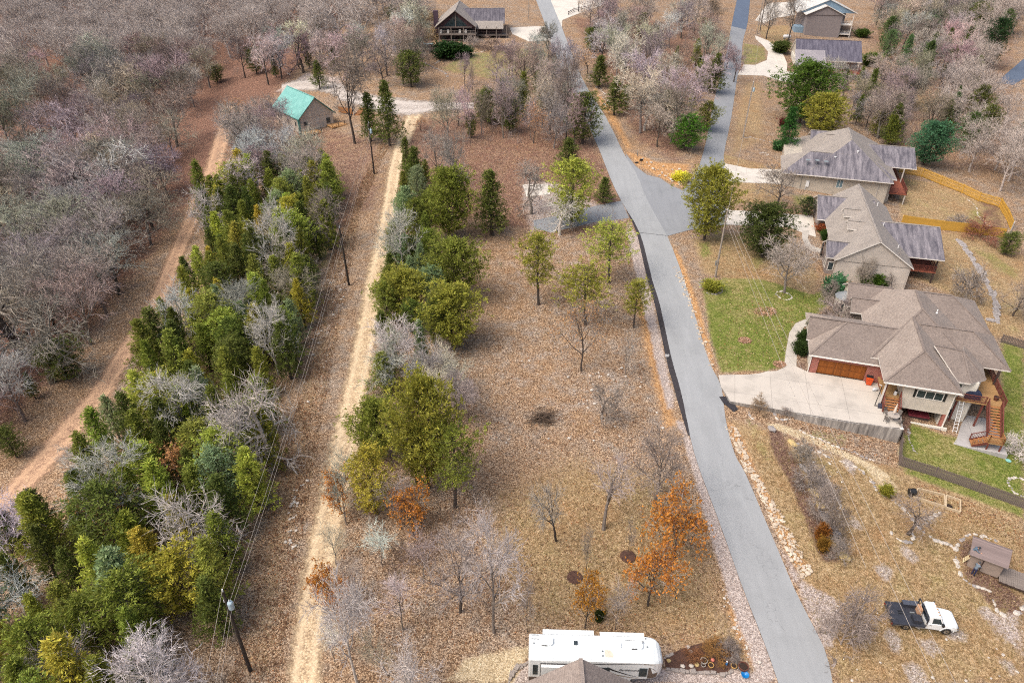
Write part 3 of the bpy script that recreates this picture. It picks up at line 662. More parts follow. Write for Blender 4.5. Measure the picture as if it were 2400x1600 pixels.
class Bld:
    def __init__(s, name, label, O, rz, z0, cat='house'):
        s.z0 = z0; s.t = thing(name, label, cat, (O[0], O[1], z0), rz)
        s.R = MB(); s.W = MB(); s.TR = MB(); s.th = .17
    def L(s, p): return (p[0], p[1], p[2]-s.z0)
    def face(s, pts, mi=0): s.R.slab([s.L(p) for p in pts], s.th, mi, 1)
    def roof(s, x0, x1, y0, y1, ze, zr, ax='x', a=0.0, b=0.0, S=0, wm=0, rx=None, gi=.35):
        """hip/gable roof; a, b = hip insets at the low and high end of the ridge (0 = gable)."""
        if ax == 'x':
            ym = (y0+y1)/2 if rx is None else rx
            A = (x0+a, ym, zr); B = (x1-b, ym, zr); c0, c1, c2, c3 = (x0,y0,ze), (x1,y0,ze), (x1,y1,ze), (x0,y1,ze)
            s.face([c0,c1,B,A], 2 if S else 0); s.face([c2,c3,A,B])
            if a: s.face([c3,c0,A])
            else: s.gable([(x0+gi,y0+.3,ze-.1),(x0+gi,ym,zr-.2),(x0+gi,y1-.3,ze-.1)], wm)
            if b: s.face([c1,c2,B])
            else: s.gable([(x1-gi,y0+.3,ze-.1),(x1-gi,ym,zr-.2),(x1-gi,y1-.3,ze-.1)], wm)
            s.cap(A, B)
        else:
            xm = (x0+x1)/2 if rx is None else rx
            A = (xm, y0+a, zr); B = (xm, y1-b, zr); c0, c1, c2, c3 = (x0,y0,ze), (x1,y0,ze), (x1,y1,ze), (x0,y1,ze)
            s.face([c3,c0,A,B]); s.face([c1,c2,B,A])
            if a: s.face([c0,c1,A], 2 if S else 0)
            else: s.gable([(x0+.3,y0+gi,ze-.1),(xm,y0+gi,zr-.2),(x1-.3,y0+gi,ze-.1)], wm)
            if b: s.face([c2,c3,B])
            else: s.gable([(x0+.3,y1-gi,ze-.1),(xm,y1-gi,zr-.2),(x1-.3,y1-gi,ze-.1)], wm)
            s.cap(A, B)
        for P, Q in ((c0,A),(c1,B if ax == 'x' else A),(c2,B),(c3,A if ax == 'x' else B)):
            pass
    def cap(s, A, B):
        s.R.bar(s.L((A[0],A[1],A[2]+.01)), s.L((B[0],B[1],B[2]+.01)), .3, .05, 3)
    def gable(s, pts, mi): s.W.poly([s.L(p) for p in pts], mi)
    def wall(s, x0, x1, y0, y1, z0, z1, mi=0): s.W.box(x0,x1,y0,y1,z0-s.z0,z1-s.z0,mi)
    def done(s, roofmats, wallmats):
        s.W.build('wall', wallmats, s.t); return s.R.build('roof', roofmats, s.t)
    def part(s, name, mats, fn, parent=None):
        mb = MB(); fn(mb); o = mb.build(name, mats, parent or s.t); return o
    def window(s, side, c, w, h, mats=None, mull=0, name='window', depth=.06):
        """side S/N/W/E; c = centre (x, y, z) on the wall face"""
        fr, gl_ = mats or (TRIM, GLASS)
        dx = {'S':(1,0),'N':(1,0),'W':(0,1),'E':(0,1)}[side]; out = {'S':(0,-1),'N':(0,1),'W':(-1,0),'E':(1,0)}[side]
        def rect(mb, u0, u1, v0, v1, d0, d1, mi=0):
            xs = [c[0]+dx[0]*u+out[0]*d for u in (u0,u1) for d in (d0,d1)]; ys = [c[1]+dx[1]*u+out[1]*d for u in (u0,u1) for d in (d0,d1)]
            mb.box(min(xs),max(xs),min(ys),max(ys),c[2]+v0-s.z0,c[2]+v1-s.z0,mi)
        f = MB(); t = .09
        rect(f,-w/2,w/2,h/2-t,h/2,-.02,depth); rect(f,-w/2,w/2,-h/2,-h/2+t,-.02,depth)
        rect(f,-w/2,-w/2+t,-h/2+t,h/2-t,-.02,depth); rect(f,w/2-t,w/2,-h/2+t,h/2-t,-.02,depth)
        for k in range(mull): u = -w/2+(k+1)*w/(mull+1); rect(f,u-.04,u+.04,-h/2+t,h/2-t,-.02,depth-.005)
        fo = f.build(name, fr, s.t)
        g = MB(); rect(g,-w/2+t-.01,w/2-t+.01,-h/2+t-.01,h/2-t+.01,-.02,depth-.035); g.build('pane', gl_, fo)
        return fo
def railing(parent, pts, h=.95, mat=None, post=.1, step=.14, name='railing'):
    mb = MB()
    for i in range(len(pts)-1):
        a, b = Vector(pts[i]), Vector(pts[i+1]); L = (b-a).length; up = Vector((0,0,1))
        mb.bar(a+up*h, b+up*h, .09, .06); mb.bar(a+up*.12, b+up*.12, .05, .06)
        n = max(1, int(L/1.6))
        for k in range(n+1):
            p = a.lerp(b, k/n); mb.bar(p, p+up*(h+.08), post, post)
        n = max(2, int(L/step))
        for k in range(1, n):
            p = a.lerp(b, k/n); mb.bar(p+up*.14, p+up*(h-.02), .035, .035)
    return mb.build(name, mat, parent)
def stairs(parent, a, b, n, w, mat_t, mat_s, name='stairs'):
    """a = top middle, b = bottom middle; treads are sub-parts"""
    a, b = Vector(a), Vector(b); d = (b-a); hd = Vector((d.x,d.y,0)); r = hd.normalized().cross(Vector((0,0,1)))*(w/2)
    sg = lambda s: MB().bar(a+r*s-Vector((0,0,.18)), b+r*s+Vector((0,0,.02)), .06, .28)
    st = sg(-1).build(name, mat_s, parent); sg(1).build('stringer', mat_s, st)
    rz = math.atan2(hd.y, hd.x); run = hd.length/n
    tm = MB().box(-run*.56, run*.56, -w/2+.04, w/2-.04, -.045, 0).mesh('tread', mat_t)
    for k in range(n):
        p = a.lerp(b, (k+.5)/n); child('tread', tm, st, (p.x,p.y,p.z), rz)
    return st

# ------------------------------------------------------------------ near house with brick garage
rzA = rad(-17)
A = Bld('hip_roofed_house', 'large house with brown hip roofs and a red brick garage beside the concrete driveway', (38.67,74.42), rzA, 0.0)
OA = A.t.location; A.t.location.z = .6; A.z0 = .6
def WA(x, y, z=0.0): c, s_ = math.cos(rzA), math.sin(rzA); return (38.67+c*x-s_*y, 74.42+s_*x+c*y, z)
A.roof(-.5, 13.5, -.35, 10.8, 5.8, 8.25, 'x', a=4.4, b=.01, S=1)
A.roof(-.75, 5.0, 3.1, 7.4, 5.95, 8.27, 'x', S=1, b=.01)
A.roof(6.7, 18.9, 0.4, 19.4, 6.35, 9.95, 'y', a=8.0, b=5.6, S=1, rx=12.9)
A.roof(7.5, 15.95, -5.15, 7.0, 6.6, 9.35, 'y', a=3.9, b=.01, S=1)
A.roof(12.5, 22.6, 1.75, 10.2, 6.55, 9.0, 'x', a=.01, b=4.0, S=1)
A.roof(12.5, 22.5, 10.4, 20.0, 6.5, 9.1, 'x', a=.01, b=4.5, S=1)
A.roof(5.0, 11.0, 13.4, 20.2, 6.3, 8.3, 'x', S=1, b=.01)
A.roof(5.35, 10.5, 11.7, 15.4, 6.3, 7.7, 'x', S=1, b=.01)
# polygonal bay roof
bp = [(15.9,-2.75,6.68),(17.25,-2.75,6.68),(19.15,-1.25,6.68),(19.5,1.8,6.68)]; br_a = (13.4,1.6,8.75); br_b = (16.7,1.5,8.5)
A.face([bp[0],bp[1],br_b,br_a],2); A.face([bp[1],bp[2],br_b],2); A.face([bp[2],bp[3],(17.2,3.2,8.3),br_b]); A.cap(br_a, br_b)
# hips and ridge caps
for P, Q in [((-.5,-.35,5.8),(3.9,5.22,8.25)),((6.7,.4,6.35),(12.9,8.4,9.95)),((18.9,.4,6.35),(12.9,8.4,9.95)),((7.5,-5.15,6.6),(11.72,-1.25,9.35)),((15.95,-5.15,6.6),(11.72,-1.25,9.35)),((22.6,1.75,6.55),(18.6,5.97,9.0)),((22.5,10.4,6.5),(18,15.2,9.1)),((17.25,-2.75,6.68),br_b),((19.15,-1.25,6.68),br_b)]:
    A.R.bar(A.L((P[0],P[1],P[2]+.02)), A.L((Q[0],Q[1],Q[2]+.02)), .26, .05, 3)
# walls
A.wall(.06,8.6,.45,10.3,1.5,5.75,1); A.wall(7.2,18.4,.9,18.9,-.6,6.3,0); A.wall(10.0,15.45,-4.6,1.2,2.95,6.62,0)
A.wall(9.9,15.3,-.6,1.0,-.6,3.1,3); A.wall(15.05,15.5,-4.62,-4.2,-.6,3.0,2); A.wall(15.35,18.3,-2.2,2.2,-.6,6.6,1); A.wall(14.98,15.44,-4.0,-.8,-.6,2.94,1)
A.wall(17.0,18.9,-1.0,2.0,-.6,6.58,1); A.wall(12.9,22.0,10.8,19.5,-.6,6.4,0); A.wall(12.9,18.7,2.2,9.8,-.6,6.5,0); A.wall(5.4,11,13.8,19.8,1.5,6.25,0)
A.wall(9.7,9.98,-4.6,-.7,1.0,2.95,1)
A.wall(8.3,8.62,-.95,.5,1.5,6.5,2); A.wall(8.5,10.0,-.75,.9,3.0,6.5,1)
# brick front of the garage round the door
A.wall(0,.88,-.02,.45,1.5,5.72,2); A.wall(6.62,8.58,-.02,.45,1.5,5.72,2); A.wall(.88,6.62,-.02,.45,5.1,5.72,2)
A.wall(-.04,.06,-.02,.6,1.5,5.7,2)
# low brick-faced wall of the lower terrace
A.wall(11.9,15.9,-5.05,-4.75,-.6,1.25,1); A.wall(12.4,15.3,-5.1,-5.05,.25,1.05,4)
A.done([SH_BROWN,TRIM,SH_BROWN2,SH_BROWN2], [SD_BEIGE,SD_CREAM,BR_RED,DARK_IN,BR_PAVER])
dr = A.part('garage_door', DOOR_WD, lambda m: m.box(.86,6.64,.14,.2,2.98-.6,5.12-.6))
dm = pm('door_rail', hx('8a4e1a'), hx('693a10'), 4, .6)
for z in (3.0,4.0,5.0): A.part('rail', dm, lambda m: m.box(.9,6.6,.1,.15,z-.6,z-.52), dr)
for x in (.95,2.85,3.75,4.7,6.5): A.part('stile', dm, lambda m: m.box(x-.05,x+.05,.09,.148,3.06-.6,5.0-.6), dr)
A.window('S',(12.9,-4.6,5.35),2.9,1.15,mull=2); A.window('E',(18.9,.4,5.0),.9,2.2); A.window('S',(16.6,-2.2,1.9),.7,1.2); A.window('S',(16.4,-2.2,5.4),.6,1.5)
A.part('shutter', BLACK_P, lambda m: m.box(11.15,11.4,-4.66,-4.58,4.2,5.3)); A.part('shutter', BLACK_P, lambda m: m.box(14.4,14.65,-4.66,-4.58,4.2,5.3))
A.part('downspout', TRIM, lambda m: m.box(15.36,15.5,-4.72,-4.62,0,6.0)); A.part('downspout', TRIM, lambda m: m.box(-.16,-.06,-.1,0,2.3,5.1))
A.part('gutter', TRIM, lambda m: m.bar((-.5,-.42,5.1),(8.0,-.42,5.1),.12,.12)); A.part('gutter', TRIM, lambda m: m.bar((7.5,-5.23,5.9),(15.95,-5.23,5.9),.12,.12))
# front porch under the south wing
A.part('porch_floor', DK_TAN, lambda m: m.box(8.0,9.95,-4.5,-.4,3.4,3.56)); A.part('post', WD_RED, lambda m: m.box(8.02,8.18,-4.75,-4.59,2.3,5.9)); A.part('post', TRIM, lambda m: m.box(7.82,7.99,-4.95,-4.78,2.3,5.9))
A.part('porch_door', TRIM, lambda m: m.box(8.7,9.6,-.82,-.76,3.56,5.6))
stairs(A.t, (9.0,-4.5,3.56), (9.0,-6.3,2.42), 6, 1.75, WD_ORG, WD_RED)
railing(A.t, [(8.08,-4.5,3.56),(8.08,-6.2,2.5)], .9, WD_RED, step=.3); railing(A.t, [(9.92,-4.5,3.56),(9.92,-6.2,2.5)], .9, WD_RED, step=.3)
# rear deck and stairs
A.part('deck', DK_TAN, lambda m: m.box(16.4,21.6,-2.85,9.8,3.45,3.62)); 
for x, y in ((21.5,1.9),(21.5,6.0),(21.5,9.6)): A.part('post', WD_DARK, lambda m: m.box(x-.12,x+.12,y-.12,y+.12,-.6,6.0))
for x, y in ((16.6,-2.7),(19.4,-2.7),(21.4,-2.7)): A.part('post', WD_RED, lambda m: m.box(x-.09,x+.09,y-.09,y+.09,-.6,3.5))
railing(A.t, [(16.5,-2.8,3.62),(19.5,-2.8,3.62)], .95, WD_RED); railing(A.t, [(21.55,9.7,3.62),(21.55,-2.8,3.62)], .95, WD_RED)
stairs(A.t, (20.45,-2.85,3.6), (20.45,-6.0,1.3), 11, 1.4, WD_ORG, WD_RED)
A.part('landing', DK_TAN, lambda m: m.box(19.7,21.25,-7.1,-5.95,1.05,1.2)); stairs(A.t, (19.7,-6.5,1.2), (18.2,-6.5,.3), 4, 1.1, WD_ORG, WD_RED)
for s_ in (19.72,21.18): railing(A.t, [(s_,-2.9,3.6),(s_,-5.95,1.3)], .9, WD_RED, step=.16)
railing(A.t, [(21.2,-5.95,1.2),(21.2,-7.05,1.2),(19.7,-7.05,1.2)], .9, WD_ORG, step=.14); railing(A.t, [(19.7,-7.05,1.2),(18.2,-7.05,.35)], .9, WD_ORG, step=.2); railing(A.t, [(19.7,-5.98,1.2),(18.2,-5.98,.35)], .9, WD_RED, step=.16)
for x, y in ((19.8,-7.0),(21.15,-7.0)): A.part('post', WD_RED, lambda m: m.box(x-.07,x+.07,y-.07,y+.07,-.6,1.1))
A.part('bay_roof', METAL_G, lambda m: [m.poly([(5.4+math.cos(a)*1.5*q,17.6+math.sin(a)*1.7*q,zz) for a,q,zz in ((t0,1,5.0),(t1,1,5.0),(t1,.1,5.9),(t0,.1,5.9))]) for t0,t1 in [(math.pi/2+i*math.pi/5,math.pi/2+(i+1)*math.pi/5) for i in range(5)]])
A.part('bay_window', SD_CREAM, lambda m: m.prism([(5.45,16.2),(5.45,19.0),(4.5,18.7),(4.1,17.6),(4.5,16.5)],1.8,5.0)); A.window('S',(4.95,16.3,4.4),.8,1.5)
for (x,y,z) in ((14.9,9.2,8.6),): A.part('roof_vent', METAL_W, lambda m: [m.tube([(x,y,z),(x,y,z+.55)],.06,8), m.tube([(x-.1,y,z),(x+.1,y,z+.02)],.12,8)])
drape('patio', [WA(*p)[:2] for p in [(11.8,-6.6),(11.8,-.6),(22.0,-.6),(22.0,-7.4),(17.6,-7.2)]], conc_mat('stained_patio', hx('aaa8a8'), 3.1, rad(17)), zfix=.72, skirt=.9, label='grey concrete patio below the rear deck of the near house')
# retaining wall along the front of the driveway and its side return
tpts = [at(x,y,3.0)[:2] for x,y in [(1865,968),(2015,993)]]; tp2 = [at(x,y,3.15)[:2] for x,y in [(2015,990),(2113,1006),(2107,962)]]
rw = thing('retaining_wall', 'stained grey concrete retaining wall below the wide driveway', 'wall', (tpts[0][0],tpts[0][1],0))
def rwall(pts, zt, name):
    mb = MB()
    for i in range(len(pts)-1):
        a, b = pts[i], pts[i+1]; o = (tpts[0][0],tpts[0][1])
        d = Vector((b[0]-a[0],b[1]-a[1])).normalized(); n = Vector((d.y,-d.x))*.16
        q = [(a[0]-o[0],a[1]-o[1]),(b[0]-o[0],b[1]-o[1]),(b[0]+n.x-o[0],b[1]+n.y-o[1]),(a[0]+n.x-o[0],a[1]+n.y-o[1])]
        mb.prism(q, -.2, zt+.004*i)
    return mb.build(name, M_RETW, rw)
rwall(tpts, 3.03, 'low_section'); rwall(tp2, 3.2, 'high_section')
MB().box(-.16,.16,-.16,.16,0,.12).build('post_cap', TRIM, rw, loc=(tp2[1][0]-tpts[0][0],tp2[1][1]-tpts[0][1],3.21))

# ------------------------------------------------------------------ middle house with two dormers
rzB = rad(-15.5)
B = Bld('dormered_house', 'grey-shingled house with two small dormers and a covered rear deck', (54.03,115.76), rzB, 2.0)
B.roof(-.1, 9.5, -.7, 9.9, 6.9, 9.4, 'x', S=1, b=.01, wm=0)
B.roof(1.2, 12.6, -17.1, 8.6, 6.9, 10.75, 'y', wm=0)
B.roof(.0, 6.2, -16.1, -10.2, 6.8, 8.45, 'x', S=1, b=.01, wm=1)
B.roof(7.5, 17.9, -12.5, 1.8, 6.85, 9.45, 'x', S=1, a=.01, wm=0)
for y in (-2.9,-8.2): 
    B.roof(3.3, 6.8, y-1.35, y+1.35, 9.3, 10.2, 'x', b=.01, wm=0, gi=.25)
    B.wall(3.6,5.6,y-1.1,y+1.1,8.1,9.35,0)
B.wall(.3,9,-.2,9.4,2.5,6.85,1); B.wall(1.7,12.1,-16.65,8.2,-.5,6.85,0); B.wall(.4,4,-15.7,-10.6,2.5,6.75,1)
B.wall(11.8,12.3,-16.6,-8,-.5,6.7,0)
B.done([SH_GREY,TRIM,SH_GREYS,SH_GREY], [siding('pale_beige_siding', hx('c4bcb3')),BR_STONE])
B.part('deck', DK_RED, lambda m: m.box(12.2,17.4,-11.9,1.2,2.2,2.38))
for x in (12.6,17.2):
    for y in (-11.7,-5.5,.9): B.part('post', WD_DARK, lambda m: m.box(x-.1,x+.1,y-.1,y+.1,-1.5,4.75))
railing(B.t, [(12.4,-11.8,2.38),(17.3,-11.8,2.38),(17.3,1.1,2.38)], .95, WD_RED, step=.2)
B.part('patio', M_CONC, lambda m: m.box(12.3,16.2,-12.5,-6,-1.2,-.05)); B.window('W',(.4,-14.5,5.2),1.3,1.4,mull=1); B.window('S',(1.1,-15.7,5.2),.9,1.5)
B.window('S',(14.6,-.2,5.4),1.6,1.6,mull=1); B.part('door', BLACK_P, lambda m: m.box(.22,.34,-10.4,-9.4,2.2,4.4))
for x,y,z in ((9.2,-6.5,9.35),(10.6,-13,8.45),(9.8,3.5,9.0)): B.part('roof_vent', METAL_W, lambda m: m.tube([(x,y,z-2.2),(x,y,z-1.55)],.07,8))
B.part('gutter', TRIM, lambda m: m.bar((-.1,-.78,4.85),(3.0,-.78,4.85),.12,.12))

# ------------------------------------------------------------------ upper beige house
rzC = rad(-17.5)
C = Bld('beige_house', 'beige-sided house with a tall stained hip roof above the yellow-fenced yard', (53.32,132.44), rzC, 4.0)
C.roof(-.7, 12, .65, 11.55, 8.96, 12.03, 'x', a=5.0, b=.01, S=1)
C.roof(3.6, 19.6, .6, 26.2, 9.02, 14.0, 'y', a=8.8, b=8.0, S=1, rx=11.7)
C.roof(5.2, 12, 19.2, 28.6, 9.0, 11.4, 'x', S=1, b=.01)
C.roof(14.0, 25.0, 10.6, 24.6, 9.0, 11.2, 'x', a=.01, S=1)
C.roof(13, 20.4, 2.7, 10.4, 9.05, 11.0, 'x', a=.01, b=3.8, S=1)
C.roof(7.6, 12.4, 15.2, 19.2, 11.0, 12.6, 'x', b=.01, gi=.2); C.wall(7.9,9.5,15.6,18.8,10.3,11.1,0)
C.wall(.0,19.0,1.5,25.6,3.0,9.0,0); C.wall(5.7,11,19.7,28,4,8.95,0); C.wall(18.5,19.7,3.2,10,2.0,8.95,0)
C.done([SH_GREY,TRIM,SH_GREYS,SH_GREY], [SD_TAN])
C.window('S',(10.4,1.5,7.6),1.2,1.7,(TRIM,GLASS_B),1)
C.part('deck', DK_RED, lambda m: m.box(19.7,23.0,3.6,22,1.9,2.06)); railing(C.t, [(19.8,3.7,2.06),(22.9,3.7,2.06),(22.9,10.4,2.06)], .95, WD_RED, step=.22)
C.part('deck_chair', WD_RED, lambda m: [m.box(20.6,21.3,8,8.7,2.1,2.5), m.box(20.6,21.3,8.6,8.7,2.5,3.1)])
for x in (19.9,22.8):
    for y in (3.8,10.6,21.5): C.part('post', TRIM_G, lambda m: m.box(x-.1,x+.1,y-.1,y+.1,-1.5,(4.9 if y > 10 else 2.0)))
M_DISH = pm('dish_grey', hx('8c969b'), hx('757f85'), 3, .5)
for x,y in ((3.9,2.9),(5.6,3.2),(7.2,3.0)):
    C.part('satellite_dish', M_DISH, lambda m: [m.tube([(x,y,5.9),(x,y,7.2)],.05,6), m.lathe([(.02,0),(.3,.06),(.48,.18),(.45,.2)],14,(x,y-.1,7.1))])
for x,y,z in ((8.9,5.0,7.6),(12.9,6.6,8.6)): C.part('roof_vent', METAL_W, lambda m: [m.tube([(x,y,z-.8),(x,y,z)],.12,8), m.tube([(x,y,z),(x,y,z+.15)],.2,8)])
C.part('electric_meter', METAL_W, lambda m: [m.box(4.3,4.9,1.3,1.52,2.4,3.6), m.tube([(4.4,1.4,.2),(4.4,1.4,2.5)],.05,6)]); C.part('downspout', TRIM_G, lambda m: m.box(17.2,17.32,1.38,1.5,-.5,4.9))
C.part('conduit', METAL_G, lambda m: [m.tube([(x,1.44,.2),(x,1.44,4.8)],.035,6) for x in (2.0,3.4)])

# ------------------------------------------------------------------ ranch house, blue-gabled house
zD = zoom(1820,0,.2232); eD = at(*zD(890,655),13.2); rzD = rad(-13)
Dh = Bld('ranch_house', 'low house with a blackened shingle roof and a furnished back porch', eD, rzD, 9.0)
Dh.roof(-18.2, .3, 0, 15.6, 13.2, 17.6, 'x', S=1)
Dh.face([(-18.4,-3.6,12.4),(-9.9,-3.6,12.4),(-9.9,3.6,15.35),(-18.4,3.6,15.35)],0)
Dh.wall(-17.7,-10.3,-3.5,3,8.5,12.1,0); Dh.wall(-17.8,-.2,3.4,15,8.5,13.2,1); Dh.wall(-18.1,-.1,3.6,12,12.8,13.4,1)
Dh.done([shingle('lighter_dark_shingles', hx('9a969a'), hx('85818a')),TRIM,SH_DARK,SH_DARK], [SD_TAN,SD_CREAM])
Dh.part('porch_floor', DK_RED, lambda m: m.box(-10.2,-.1,-3.6,3.4,1.4,1.6))
for x in (-6.2,-.4): Dh.part('post', TRIM, lambda m: m.box(x-.12,x+.12,.3,.54,1.5,4.1))
Dh.part('sunroom', TRIM, lambda m: [m.box(-10.2,-6.6,.6,3.38,1.6,4.0)]); Dh.window('S',(-7.3,.6,11.8),1.0,1.9,(TRIM,GLASS_B)); Dh.window('S',(-9.1,.6,11.6),1.2,1.5,(TRIM,GLASS_B))
railing(Dh.t, [(-10.1,-3.5,1.6),(-.2,-3.5,1.6),(-.2,0,1.6)], .95, WD_RED, step=.3)
eE = G(1884,82); rzE = rad(-9); zE = eE[2]; heE = height_to_(eE, 34)
Eh = Bld('blue_gabled_house', 'tall tan house with a blue gable and white balconies at the top right', eE, rzE, zE-1.0)
zv = zE+heE
Eh.roof(-.8, 12.2, -.7, 20, zv, zv+2.9, 'y', wm=0, gi=.5); Eh.roof(-3.0, 17.0, 3.0, 24, zv+.2, zv+4.4, 'y', wm=1, gi=.4)
Eh.wall(0,11.4,0,19,zE-3,zv,0); Eh.wall(11.5,13.6,5,19,zE-3,zv,0)
Eh.done([shingle('pale_shingles', hx('cfd0cd'), hx('b9bab8')),TRIM,SH_GREY,SH_GREY], [pm('grey_stucco', hx('8d8686'), hx('787173'), 1.5, .9),SD_BLUE])
for z in (heE-2.2,heE-5.2):
    Eh.part('balcony', TRIM, lambda m: m.box(11.6,15.6,1.2,5,z-.2,z)); railing(Eh.t, [(11.7,1.3,z),(15.5,1.3,z),(15.5,4.9,z)], .95, TRIM, step=.3)
for x in (11.8,15.4): Eh.part('post', TRIM, lambda m: m.box(x-.1,x+.1,1.3,1.5,-2,heE+.9))
Eh.part('porch', SD_BLUE, lambda m: m.box(-3,-.02,2.5,8,0,3.2))

# ------------------------------------------------------------------ dark A-frame cabin
Fh = Bld('gabled_cabin', 'dark brown cabin with a steep gable and two decks near the top', (-22.9,229.0), 0.0, 14.5)
Fh.roof(-.8, 12.0, 2.9, 26, 19.9, 24.6, 'y', wm=2, gi=1.0); Fh.roof(7, 20.6, 9.3, 23.5, 20.0, 23.5, 'x', S=1, a=.01, wm=0)
Fh.face([(10.2,6.8,18.9),(20.2,6.8,18.9),(20.2,10.5,20.6),(10.2,10.5,20.6)],0)
Fh.wall(0,11.2,6.5,25,13,20.0,0); Fh.wall(10.8,19.8,9.8,23,13,19.9,0); Fh.wall(.1,11.1,4.3,6.5,19.3,20.0,0)
Fh.done([SH_GREY,WD_GREY,shingle('blackened_shingles', hx('77747c'), hx('65626b'), hx('3f3d48'), .8),SH_GREY], [SD_DK,SD_DK,SD_DK])
Fh.part('chimney', pm('dark_brick', hx('574552'), hx('43343f'), 3, .9), lambda m: m.box(-1.6,-.2,9,10.4,-1,9.2))
Fh.part('deck', WD_GREY, lambda m: m.box(.3,11.9,2.6,6.6,3.2,3.5)); Fh.part('lower_deck', WD_GREY, lambda m: m.box(.3,11.9,1.2,6.6,.9,1.15))
for x in (.5,4.2,8,11.7): Fh.part('post', WD_GREY, lambda m: m.box(x-.12,x+.12,2.65,2.9,-1.5,5.3))
railing(Fh.t, [(.4,2.7,3.5),(11.8,2.7,3.5)], 1.0, WD_GREY, step=.25); railing(Fh.t, [(.4,1.3,1.15),(11.8,1.3,1.15)], 1.0, WD_GREY, step=.3)
for x in (1.4,2.9,4.4,5.9,7.4,8.9,10.2): Fh.window('S',(x,6.5,19.0),1.25,1.7,(WD_GREY,GLASS_B if x < 3.5 else GLASS))
for x in (1.6,4.4,7.2,9.6): Fh.window('S',(x,6.5,16.2),1.6,1.6,(WD_GREY,GLASS))
for s_ in (-1,1): Fh.part('gable_window', GLASS, lambda m: m.poly([(5.6+s_*.25,3.84,5.6),(5.6+s_*3.6,3.84,5.6),(5.6+s_*.25,3.84,8.7)][::s_]))
Fh.part('gable_post', WD_GREY, lambda m: m.box(5.45,5.75,3.7,3.83,5.4,9.5)); Fh.part('tie_beam', WD_GREY, lambda m: m.box(.6,10.6,3.68,3.82,5.2,5.45))
Fh.window('S',(14.6,9.8,19.0),2.6,.9,(TRIM_G,GLASS),1); Fh.part('side_deck', WD_GREY, lambda m: m.box(11.95,21.5,6.9,9.75,2.4,2.6)); railing(Fh.t, [(12,7,2.6),(21.4,7,2.6)], .95, WD_DARK, step=.3)
for x in (12.2,15,18,21.2): Fh.part('post', WD_GREY, lambda m: m.box(x-.1,x+.1,6.95,7.15,-1.5,5.0))
for x,c in ((3.2,TRIM),(1.0,TRIM),(6.8,TRIM),(8.6,TRIM)): Fh.part('deck_chair', c, lambda m: [m.box(x-.3,x+.3,3.6,4.2,3.55,3.95), m.box(x-.3,x+.3,4.15,4.25,3.95,4.6)])

# ------------------------------------------------------------------ teal-roofed cabin
zG = zoom(620,170,.2008); rzG = rad(-50)
rf = at(*zG(580,290),16.1)
Gh = Bld('teal_roofed_cabin', 'weathered log cabin with a steep teal metal roof on the left', (rf[0],rf[1]), rzG, 8.0)
# local x runs along the ridge towards the front gable, which stands at x = 0
Gh.roof(-14.2, .1, -4.7, 4.7, 11.9, 16.1, 'x', wm=0, gi=.45)
Gh.wall(-13.6,-.4,-4.1,4.1,6.5,11.9,0)
Gh.done([TEAL,pm('teal_fascia', hx('4a9c95'), hx('3b7f7a'), 2, .5),TEAL,TEAL], [SD_LOG])
for y,z,w,h in ((-2.2,13.0,1.0,1.1),(.3,14.1,1.1,1.3),(2.2,13.0,1.0,1.1),(-2.8,10.6,1.1,1.1),(2.8,10.4,1.2,1.4)): Gh.window('E',(-.4,y,z),w,h,(SD_LOG,GLASS))
for x in (-11,-7,-3): Gh.window('S',(x,-4.1,10.2),1.0,1.3,(SD_LOG,GLASS))
Gh.part('porch_roof_post', pm('teal_post', hx('5fa9a2'), hx('4c8f89'), 2, .5), lambda m: m.box(-.7,-.38,-4.6,-4.2,-1,4))
Gh.part('door', TRIM_G, lambda m: m.box(-.41,-.33,-.6,.5,.9,3.1))
for y0,y1,z in ((-4.2,-.6,1.0),(2.2,7.0,1.5)):
    Gh.part('deck', DK_PALE, lambda m: m.box(-.35,2.6,y0,y1,z-.22,z)); railing(Gh.t, [(2.5,y0,z),(2.5,y1,z)], .9, WD_DARK, step=.35)
    for y in (y0+.1,y1-.1): Gh.part('post', WD_DARK, lambda m: m.box(2.3,2.45,y-.08,y+.08,-2,z))

# ------------------------------------------------------------------ near roof at the bottom edge (its peak in front of the motor home)
Hh = Bld('shingle_roofed_house', 'house at the bottom edge showing only its brown shingled roof peak', (5.1,30.6), 0.0, 0.0)
Hh.roof(-4.15, 4.15, -11, .15, 4.9, 8.05, 'y', b=.01, gi=.3, wm=0)
Hh.roof(-9.5, 1, -13, -.15, 4.85, 7.2, 'x', b=.01)
Hh.wall(-3.6,3.6,-10.6,-.3,0,4.9,0); Hh.wall(-9.1,-3.7,-12.5,-.6,0,4.8,0)
Hh.done([SH_NEAR,TRIM_G,SH_NEAR,SH_NEAR], [SD_CREAM])
